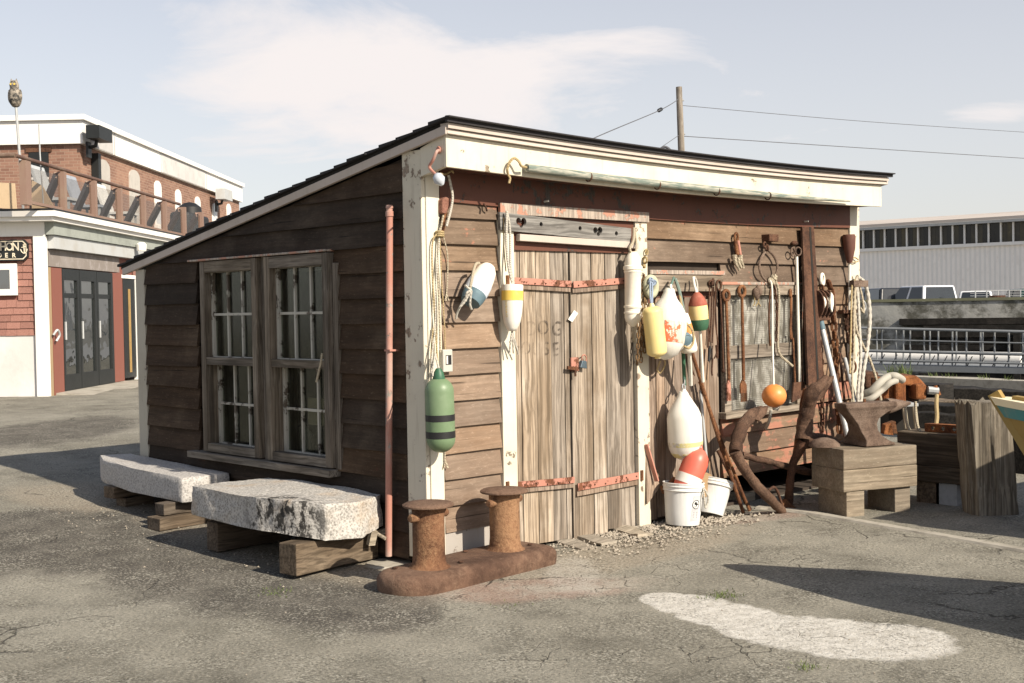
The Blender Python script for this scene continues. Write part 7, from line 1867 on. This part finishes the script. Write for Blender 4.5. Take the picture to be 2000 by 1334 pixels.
# ------------------------------------------------------------------ utility pole and wires
up = D(1331, 640, 28); up = Vector((up.x, up.y, .2))
ut = thing('utility_pole', 'grey wooden utility pole behind the shed', 'utility pole', up)
ptop = D(1326, 170, 28); MB().tube([up + Vector((0, 0, -.3)), D(1331, 300, 28), ptop], [.085, .078, .07], 12).build('pole', MAT['pole_wood'], ut, smooth=True)
mb = MB(); mb.tube([D(1322, 196, 28), D(1336, 196, 28)], .02, 6); mb.tube([D(1324, 262, 28), D(1338, 262, 28)], .02, 6); mb.build('bracket', MAT['galv'], ut)
for i, (pts, r, l) in enumerate((([D(1332, 206, 28), D(1700, 238, 32), D(2060, 262, 38)], .007, 'upper power line running right from the utility pole'), ([D(1334, 266, 28), D(1700, 290, 32), D(2060, 313, 38)], .009, 'lower power line running right from the utility pole'),
        ([D(1325, 194, 28), D(1287, 216, 25), D(1155, 272, 20), D(1000, 350, 16)], .009, 'cable falling left from the pole top behind the shed'), ([D(1326, 264, 28), D(1280, 295, 25), D(1240, 320, 22)], .007, 'thin stay wire falling left low on the utility pole'))):
    tag(MB().tube(smooth_path(pts, 8), r, 5).build('power_line', MAT['cable']), l, 'power line', 'wires on the utility pole')
tag(MB().lathe([(0, .012), (.03, .04), (.24, .04), (.28, .012)], D(1292, 213, 25.4), D(1282, 218.5, 25) - D(1292, 213, 25.4), 8).build('splice_sleeve', MAT['black']), 'dark splice sleeve on the falling cable', 'cable splice')
tag(rope(MB(), [D(1290, 296, 12), D(1294, 289, 12), D(1300, 287, 12), D(1308, 292, 12), D(1310, 300, 12)], .012).build('wire_loop', MAT['cable']), 'small loop of wire above the shed roof before the pole', 'wire')

# ------------------------------------------------------------------ right background: quay timbers, gangway, sea wall, cars, warehouse
QL = 'tarred timbers stacked on the quay'
for k, (x0, y0, x1, y1, dp, w, h, m, l) in enumerate(((1786, 836, 2060, 852, 12.2, .36, .34, 'tar', 'lowest black timber of the stack behind the dark block'), (1780, 812, 2060, 824, 12.4, .34, .26, 'tar', 'second black timber from the bottom behind the dark block'),
        (1795, 790, 2060, 806, 12.7, .30, .12, 'timber_d', 'thin brown plank lying on the black timbers'), (1840, 772, 2080, 788, 14.2, .34, .22, 'tar', 'black timber with a white scrape lying farther back'), (1700, 775, 1850, 778, 13.6, .4, .3, 'tar', 'black timber half hidden behind the rusty winch'))):
    tag(MB().beam(D(x0, y0, dp), D(x1, y1, dp * .96), w, h, segs=8, jit=.012).build('quay_timber', MAT[m], bevel=.01), l, 'timber', QL)
tag(MB().beam(D(1860, 886, 12.0), D(2050, 900, 11.4), .4, .5).build('quay_timber', MAT['tar']), 'black timber lying on the ground under the stack', 'timber', QL)
wi = thing('rusty_winch', 'orange rusty cast iron winch housing behind the anvil', 'winch', D(1750, 850, 10.8))
def dbox(px0, py0, px1, py1, dp, dd_, mat, nm, par, bev=.02):
    a, b = D(px0, py1, dp), D(px1, py0, dp); f = Vector((FWD.x, FWD.y, 0)).normalized() * dd_
    r_ = Vector((RIGHT.x, RIGHT.y, 0)).normalized(); w = (b - a).dot(r_)
    return MB().hexa([a, a + r_ * w, a + r_ * w + f, a + f, Vector((a.x, a.y, b.z)), Vector((a.x, a.y, b.z)) + r_ * w, Vector((a.x, a.y, b.z)) + r_ * w + f, Vector((a.x, a.y, b.z)) + f]).build(nm, mat, par, bevel=bev)
dbox(1726, 740, 1748, 790, 10.8, .4, MAT['rust_orange'], 'housing', wi); dbox(1749, 745, 1770, 788, 10.75, .4, MAT['rust_orange'], 'housing', wi); dbox(1771, 736, 1788, 786, 10.9, .3, MAT['rust_dark'], 'housing', wi)
dbox(1789, 750, 1810, 781, 10.7, .3, MAT['rust_orange'], 'end_cap', wi); MB().prism([D(1755, 736, 10.8), D(1790, 733, 10.8), D(1800, 742, 10.8), D(1812, 756, 10.8), D(1790, 756, 10.8), D(1755, 750, 10.8)], Vector((FWD.x, FWD.y, 0)) * .35).build('hood', MAT['rust_orange'], wi, bevel=.015)
dbox(1690, 726, 1716, 758, 11.4, .3, MAT['rust_dark'], 'drum_side', wi); dbox(1736, 790, 1786, 850, 10.95, .25, MAT['dark'], 'stand', wi, 0)
MB().tube([D(1812, 762, 10.7), D(1832, 764, 10.7)], .035, 10).build('valve', MAT['galv'], wi); MB().tube([D(1826, 754, 10.7), D(1834, 772, 10.7)], .02, 8).build('valve_handle', MAT['rust_orange'], wi)
tag(rope(MB(), [D(1830, 770, 10.7), D(1829, 790, 10.6), D(1830, 815, 10.5), D(1827, 838, 10.4)], .018).build('hanging_rope', MAT['rope_tan']), 'tan rope hanging from the winch valve to the channel iron', 'rope')
hs = thing('white_hose', 'thick dirty white hose bent over the rusty winch', 'hose', D(1690, 780, 10.9))
rope(MB(), [D(1678, 772, 10.6), D(1700, 765, 10.5), D(1718, 748, 10.5), D(1735, 736, 10.6), D(1750, 735, 10.6), D(1762, 742, 10.7)], .034, 12).build('hose', MAT['hose'], hs, smooth=True)
rope(MB(), [D(1684, 783, 10.5), D(1702, 778, 10.45), D(1722, 762, 10.5), D(1738, 748, 10.5), D(1750, 744, 10.6)], .027, 10).build('hose', MAT['hose'], hs, smooth=True)
st = thing('small_bench', 'small grey bench top on pale legs behind the anvil horn', 'bench', D(1775, 845, 10.3))
dbox(1738, 788, 1794, 795, 10.3, .3, MAT['galv'], 'top', st, .004)
for px in (1766, 1786): MB().tube([D(px, 795, 10.3), D(px + 5, 838, 10.25)], .02, 8).build('leg', MAT['rope'], st)
for k, (px, py) in enumerate(((1735, 845), (1727, 848))):
    tag(MB().prism([D(px, py, 9.9), D(px + 18, py + 2, 9.9), D(px + 14, py - 22, 9.9), D(px + 3, py - 18, 9.9)], Vector((FWD.x, FWD.y, 0)) * .1).build('iron_scrap', MAT['rust_orange' if k else 'rust']), ('rusty iron scrap under the anvil horn, right piece', 'rusty iron scrap under the anvil horn, left piece')[k], 'scrap iron')

# gangway
G0, G1 = (1640, 25.5), (2080, 23.0)
def gw(f, py): px = G0[0] + (G1[0] - G0[0]) * f; return D(px, py + 10 * f, G0[1] + (G1[1] - G0[1]) * f)
MAT['gang'] = plain('dull galvanised', (0.24, 0.25, 0.255), .6, .4, 6, .2)
gy = thing('gangway', 'galvanised gangway with pipe railings across the slip', 'gangway', gw(.5, 720))
back = Vector((FWD.x, FWD.y, 0)).normalized() * 1.3
for off, k_ in ((Vector((0, 0, 0)), 1), (back, 0)):
    for py, r in ((640, .022), (662, .014), (684, .03), (702, .02)):
        if k_ or py < 650: MB().tube([gw(0, py) + off, gw(1, py) + off], r, 8).build('rail', MAT['gang'], gy)
    for i in range(17 if k_ else 9):
        f = i / (16 if k_ else 8); MB().tube([gw(f, 640) + off, gw(f, 722) + off], .017, 6).build('upright', MAT['gang'], gy)
mb = MB()
for i in range(18):
    f = i / 18; mb.tube([gw(f, 718), gw(f + .6 / 18, 690)], .010, 5)
mb.build('lattice', MAT['iron'], gy)
MB().hexa([gw(0, 722), gw(1, 722), gw(1, 722) + back, gw(0, 722) + back, gw(0, 709), gw(1, 709), gw(1, 709) + back, gw(0, 709) + back]).build('deck', MAT['gang'], gy)
tag(MB().tube([gw(0, 702) + back * 1.5, gw(1, 702) + back * 1.5], .16, 12).build('white_pipe', MAT['h_white'], smooth=True), 'long white pipe lying behind the gangway', 'pipe')

# sea wall across the slip
def fw(px, py, dp): return D(px, py, dp)
S0, S1 = D(1560, 600, 46), D(2200, 600, 41)
sd0 = Vector((S1.x - S0.x, S1.y - S0.y, 0)).normalized(); sn = Vector((sd0.y, -sd0.x, 0))
if sn.dot(Vector((FWD.x, FWD.y, 0))) > 0: sn = -sn
zt1 = CAM.z + (590 - 588) / 2400 * 44
def sbox(mb, s0, s1, o0, o1, z0, z1):
    c = Vector((S0.x, S0.y, 0)); return mb.hexa([c + sd0 * s0 + sn * o1 + Vector((0, 0, z0)), c + sd0 * s1 + sn * o1 + Vector((0, 0, z0)), c + sd0 * s1 + sn * o0 + Vector((0, 0, z0)), c + sd0 * s0 + sn * o0 + Vector((0, 0, z0)),
        c + sd0 * s0 + sn * o1 + Vector((0, 0, z1)), c + sd0 * s1 + sn * o1 + Vector((0, 0, z1)), c + sd0 * s1 + sn * o0 + Vector((0, 0, z1)), c + sd0 * s0 + sn * o0 + Vector((0, 0, z1))])
tc = NT('stained sea wall'); cp = tc.geo(); cn1 = tc.noise(tc.mapv(cp, (1, 1, 1.2)), .8, 7, .68); cz = tc.n('SeparateXYZ', None, i0=cp).outputs[2]
cw_ = tc.mix(tc.ramp(cn1, .42, .60), (0.085, 0.082, 0.066), (0.34, 0.335, 0.31)); MAT['seawall'] = tc.done(cw_, .95, 0, cn1, .05)
swl = thing('sea_wall', 'stained concrete sea wall with dark fender timbers across the slip', 'sea wall', Vector((S0.x, S0.y, -2)) + sd0 * 5)
sbox(MB(), -4, 30, -.6, 0, -2.5, zt1).build('concrete', MAT['seawall'], swl)
sbox(MB(), -4, 30, -.65, .05, zt1 + .002, zt1 + .10).build('coping', plain('mossy coping', (0.16, 0.16, 0.10), .95, .5, 3), swl)
zz = .98; k = 0
while zz > -2.2:
    h = rnd(.20, .28); mb = MB(); sbox(mb, 4.2 + rnd(-.6, 1.2), 30, 0.002, .2 + rnd(0, .1), zz - h + .03, zz); mb.build('fender_timber', MAT['tar'], swl); zz -= h; k += 1
for s_ in (7.5, 10.4, 13.3, 16): sbox(MB(), s_, s_ + .22, .31, .5, -2.3, .45).build('fender_pile', MAT['tar'], swl)
for px, py in ((1862, 648), (1798, 668), (1895, 660), (1935, 664)):
    pass
# far side ground
fg = MB(); c = Vector((S0.x, S0.y, .30)); fg.add([c - sd0 * 60 - sn * .3, c + sd0 * 120 - sn * .3, c + sd0 * 160 - sn * 600, c - sd0 * 300 - sn * 600], [(0, 1, 2, 3)])
tag(fg.build('far_ground', MAT['far_ground']), kind='structure')

# parked cars behind the sea wall
carglass = plain('car glass', (0.02, 0.024, 0.028), .08, .1, spec=.7)
def car(label, px, dp, yaw, paint, H=1.9, Wd=1.95, Lh=4.8, pickup=False):
    c = D(px, 600, dp); c = Vector((c.x, c.y, .3)); t_ = thing('parked_car', label, 'car', c, 'cars parked behind the sea wall')
    r_ = Vector((math.cos(yaw), math.sin(yaw), 0)); s_ = Vector((-r_.y, r_.x, 0))       # r_ points to the car's front
    def P(x, y, z): return c + r_ * x + s_ * y + Vector((0, 0, z))
    hw, hl = Wd / 2, Lh / 2
    sec = [(-hl, .45, .95), (-hl + .05, .35, 1.08), (hl - 1.3, .35, 1.10), (hl - .15, .38, .98), (hl, .45, .80)]
    mb = MB(); vs = []
    for x, a, b in sec: vs += [P(x, -hw, a), P(x, hw, a), P(x, hw, b), P(x, -hw, b)]
    fs = [(3, 2, 1, 0), (16, 17, 18, 19)]
    for i in range(4):
        for j in range(4): a, b = i * 4 + j, i * 4 + (j + 1) % 4; fs.append((a, b, b + 4, a + 4))
    mb.add(vs, fs).build('body', paint, t_, bevel=.06)
    x0, x1 = (-.6, .9) if pickup else (-hl + .1, .9)
    rk = .12 if pickup else .28
    lo = [P(x0, -hw + .06, 1.06), P(x1 + .7, -hw + .06, 1.06), P(x1 + .7, hw - .06, 1.06), P(x0, hw - .06, 1.06)]
    hi = [P(x0 + rk, -hw + .22, H), P(x1 - .05, -hw + .22, H), P(x1 - .05, hw - .22, H), P(x0 + rk, hw - .22, H)]
    MB().hexa(lo + hi).build('cabin', paint, t_, bevel=.06)
    def face(a, b, c_, d, nm, ins=.10):
        m_ = (a + b + c_ + d) / 4; q = [m_ + (p - m_) * .86 for p in (a, b, c_, d)]; n_ = (q[1] - q[0]).cross(q[3] - q[0]).normalized()
        if n_.dot(m_ - (c + Vector((0, 0, 1.3)))) < 0: n_ = -n_
        MB().prism([p + n_ * .006 for p in q], n_ * .012).build(nm, carglass, t_)
    face(lo[0], lo[3], hi[3], hi[0], 'rear_window'); face(lo[1], lo[2], hi[2], hi[1], 'windscreen')
    for i, j, si in ((0, 1, 0), (3, 2, 1)):
        m1, m2 = lo[i].lerp(lo[j], .48), hi[i].lerp(hi[j], .52)
        face(lo[i], m1, m2, hi[i], 'side_window'); face(m1, lo[j], hi[j], m2, 'side_window')
    for x in (-hl + .85, hl - .85):
        for y in (-hw + .12, hw - .12): MB().lathe([(-.12, .30), (-.10, .36), (.10, .36), (.12, .30)], P(x, y, .06 + .30), s_, 16).build('wheel', MAT['black'], t_)
    for y in (-hw + .15, hw - .15): MB().ball(P(-hl + .02, y, .85), .12, 5, (.5, .5, 1.2)).build('tail_light', plain('tail light', (0.4, 0.02, 0.02), .3), t_)
    MB().beam(P(x0 + rk + .02, -.25, H - .06), P(x0 + rk + .02, .25, H - .06), .03, .05).build('brake_light', plain('brake light', (0.35, 0.02, 0.02), .3), t_)
    return t_
yw = math.atan2(FWD.y, FWD.x)
black_p = plain('black car paint', (0.02, 0.021, 0.024), .25, .1, spec=.6); white_p = plain('white car paint', (0.75, 0.76, 0.77), .3, .1, spec=.6)
car('black estate car parked furthest left beyond the sea wall', 1716, 53, yw + .1, black_p, 1.88, 1.9)
car('white pickup cab with a wide rear window beyond the sea wall', 1818, 50, yw + .42, white_p, 1.93, 2.05, 5.2, True)
car('white car half hidden right of the white pickup', 1905, 60, yw - .35, white_p, 1.75, 1.8)
car('dark green car cut by the right edge of the picture', 2010, 52, yw - .2, plain('green car paint', (0.03, 0.07, 0.06), .25, .1, spec=.6), 1.75, 1.8)
tag(MB().lathe([(0, .3), (.9, .3)], D(1948, 592, 48) - Vector((0, 0, .6)), (0, 0, 1), 14).build('rust_barrel', MAT['rust_dark']), 'rusty barrel on the far quay', 'barrel')
ff = thing('chain_fence', 'low wire fence on posts along the far quay', 'fence', D(1930, 590, 49))
for i in range(6): MB().tube([D(1905 + 22 * i, 590, 49) - Vector((0, 0, .7)), D(1905 + 22 * i, 567, 49)], .025, 6).build('post', MAT['galv'], ff)
MB().tube([D(1895, 568, 49), D(2060, 566, 49)], .018, 5).build('top_rail', MAT['galv'], ff)
for py in (573, 578, 583): MB().tube([D(1895, py, 49), D(2060, py - 1, 49)], .008, 5).build('wire', MAT['galv'], ff)

# warehouse
H0, H1 = D(1600, 590, 82.5), D(2150, 590, 71)
hd0 = Vector((H1.x - H0.x, H1.y - H0.y, 0)); HL = hd0.length; hd0.normalize(); hn = Vector((hd0.y, -hd0.x, 0))
if hn.dot(Vector((FWD.x, FWD.y, 0))) > 0: hn = -hn
def hz(px, py):
    p = PL(px, py, Vector((H0.x, H0.y, 0)), hn); return ((p - Vector((H0.x, H0.y, 0))).dot(hd0), p.z)
def hbox(mb, s0, s1, o0, o1, z0, z1):
    c = Vector((H0.x, H0.y, 0)); V = lambda s_, o, z: c + hd0 * s_ + hn * o + Vector((0, 0, z))
    return mb.hexa([V(s0, o1, z0), V(s1, o1, z0), V(s1, o0, z0), V(s0, o0, z0), V(s0, o1, z1), V(s1, o1, z1), V(s1, o0, z1), V(s0, o0, z1)])
wh_ = thing('warehouse', 'long white corrugated warehouse with a dark clerestory strip on the far quay', 'warehouse', Vector((H0.x, H0.y, .3)) + hd0 * HL / 2)
zw0 = hz(1840, 481)[1]; zw1 = hz(1840, 441)[1]; zrf = hz(1840, 427)[1]
hbox(MB(), -3, HL + 6, -14, -.05, .2, zw0).build('wall_core', MAT['h_white'], wh_)
rb_ = MB(); s_ = -3
while s_ < HL + 6: hbox(rb_, s_, s_ + .15, -.05, -.032, .2, zw0 - .12); s_ += .30
tag(rb_.build('corrugation', painted('white sheet metal', (0.88, 0.84, 0.79), (0.5, 0.42, 0.36), .03, damt=.15), wh_), kind='stuff')
hbox(MB(), -3, HL + 6, -.04, .14, zw0 - .118, zw0 + .08).build('ledge', MAT['h_white'], wh_)
hbox(MB(), -3, HL + 6, -14, -.35, zw0 + .085, zw1).build('clerestory_core', MAT['black'], wh_)
pw = (hz(1792, 465)[0] - hz(1770, 465)[0])
cg = [plain('clerestory glass a', (0.035, 0.032, 0.026), .3, .5, 2, dirt=(0.10, 0.085, 0.045)), plain('clerestory glass b', (0.06, 0.052, 0.032), .35, .6, 2, dirt=(0.16, 0.13, 0.06)), plain('clerestory glass c', (0.02, 0.02, 0.018), .2, .3, 2)]
s_ = -2; i = 0
while s_ < HL + 5:
    hbox(MB(), s_, s_ + pw * .40, -.34, -.20, zw0 + .09, zw1 - .02).build('pane', cg[random.randrange(3)], wh_); hbox(MB(), s_ + pw * .42, s_ + pw * .86, -.34, -.18, zw0 + .09, zw1 - .02).build('pane', cg[random.randrange(3)], wh_)
    hbox(MB(), s_ + pw * .87, s_ + pw * .985, -.34, -.05, zw0 + .085, zw1).build('mullion', MAT['h_white'], wh_); s_ += pw
hbox(MB(), -3.4, HL + 6, -14, .25, zw1 + .003, zw1 + .16).build('eave', MAT['h_grey'], wh_)
c = Vector((H0.x, H0.y, 0)); V = lambda s_, o, z: c + hd0 * s_ + hn * o + Vector((0, 0, z))
MB().hexa([V(-3.4, .3, zw1 + .165), V(HL + 6, .3, zw1 + .165), V(HL + 6, -14, zw1 + 1.4), V(-3.4, -14, zw1 + 1.4), V(-3.4, .3, zw1 + .34), V(HL + 6, .3, zw1 + .34), V(HL + 6, -14, zw1 + 1.6), V(-3.4, -14, zw1 + 1.6)]).build('roof', plain('pale roof sheet', (0.50, 0.44, 0.39), .8, .3, 1), wh_)
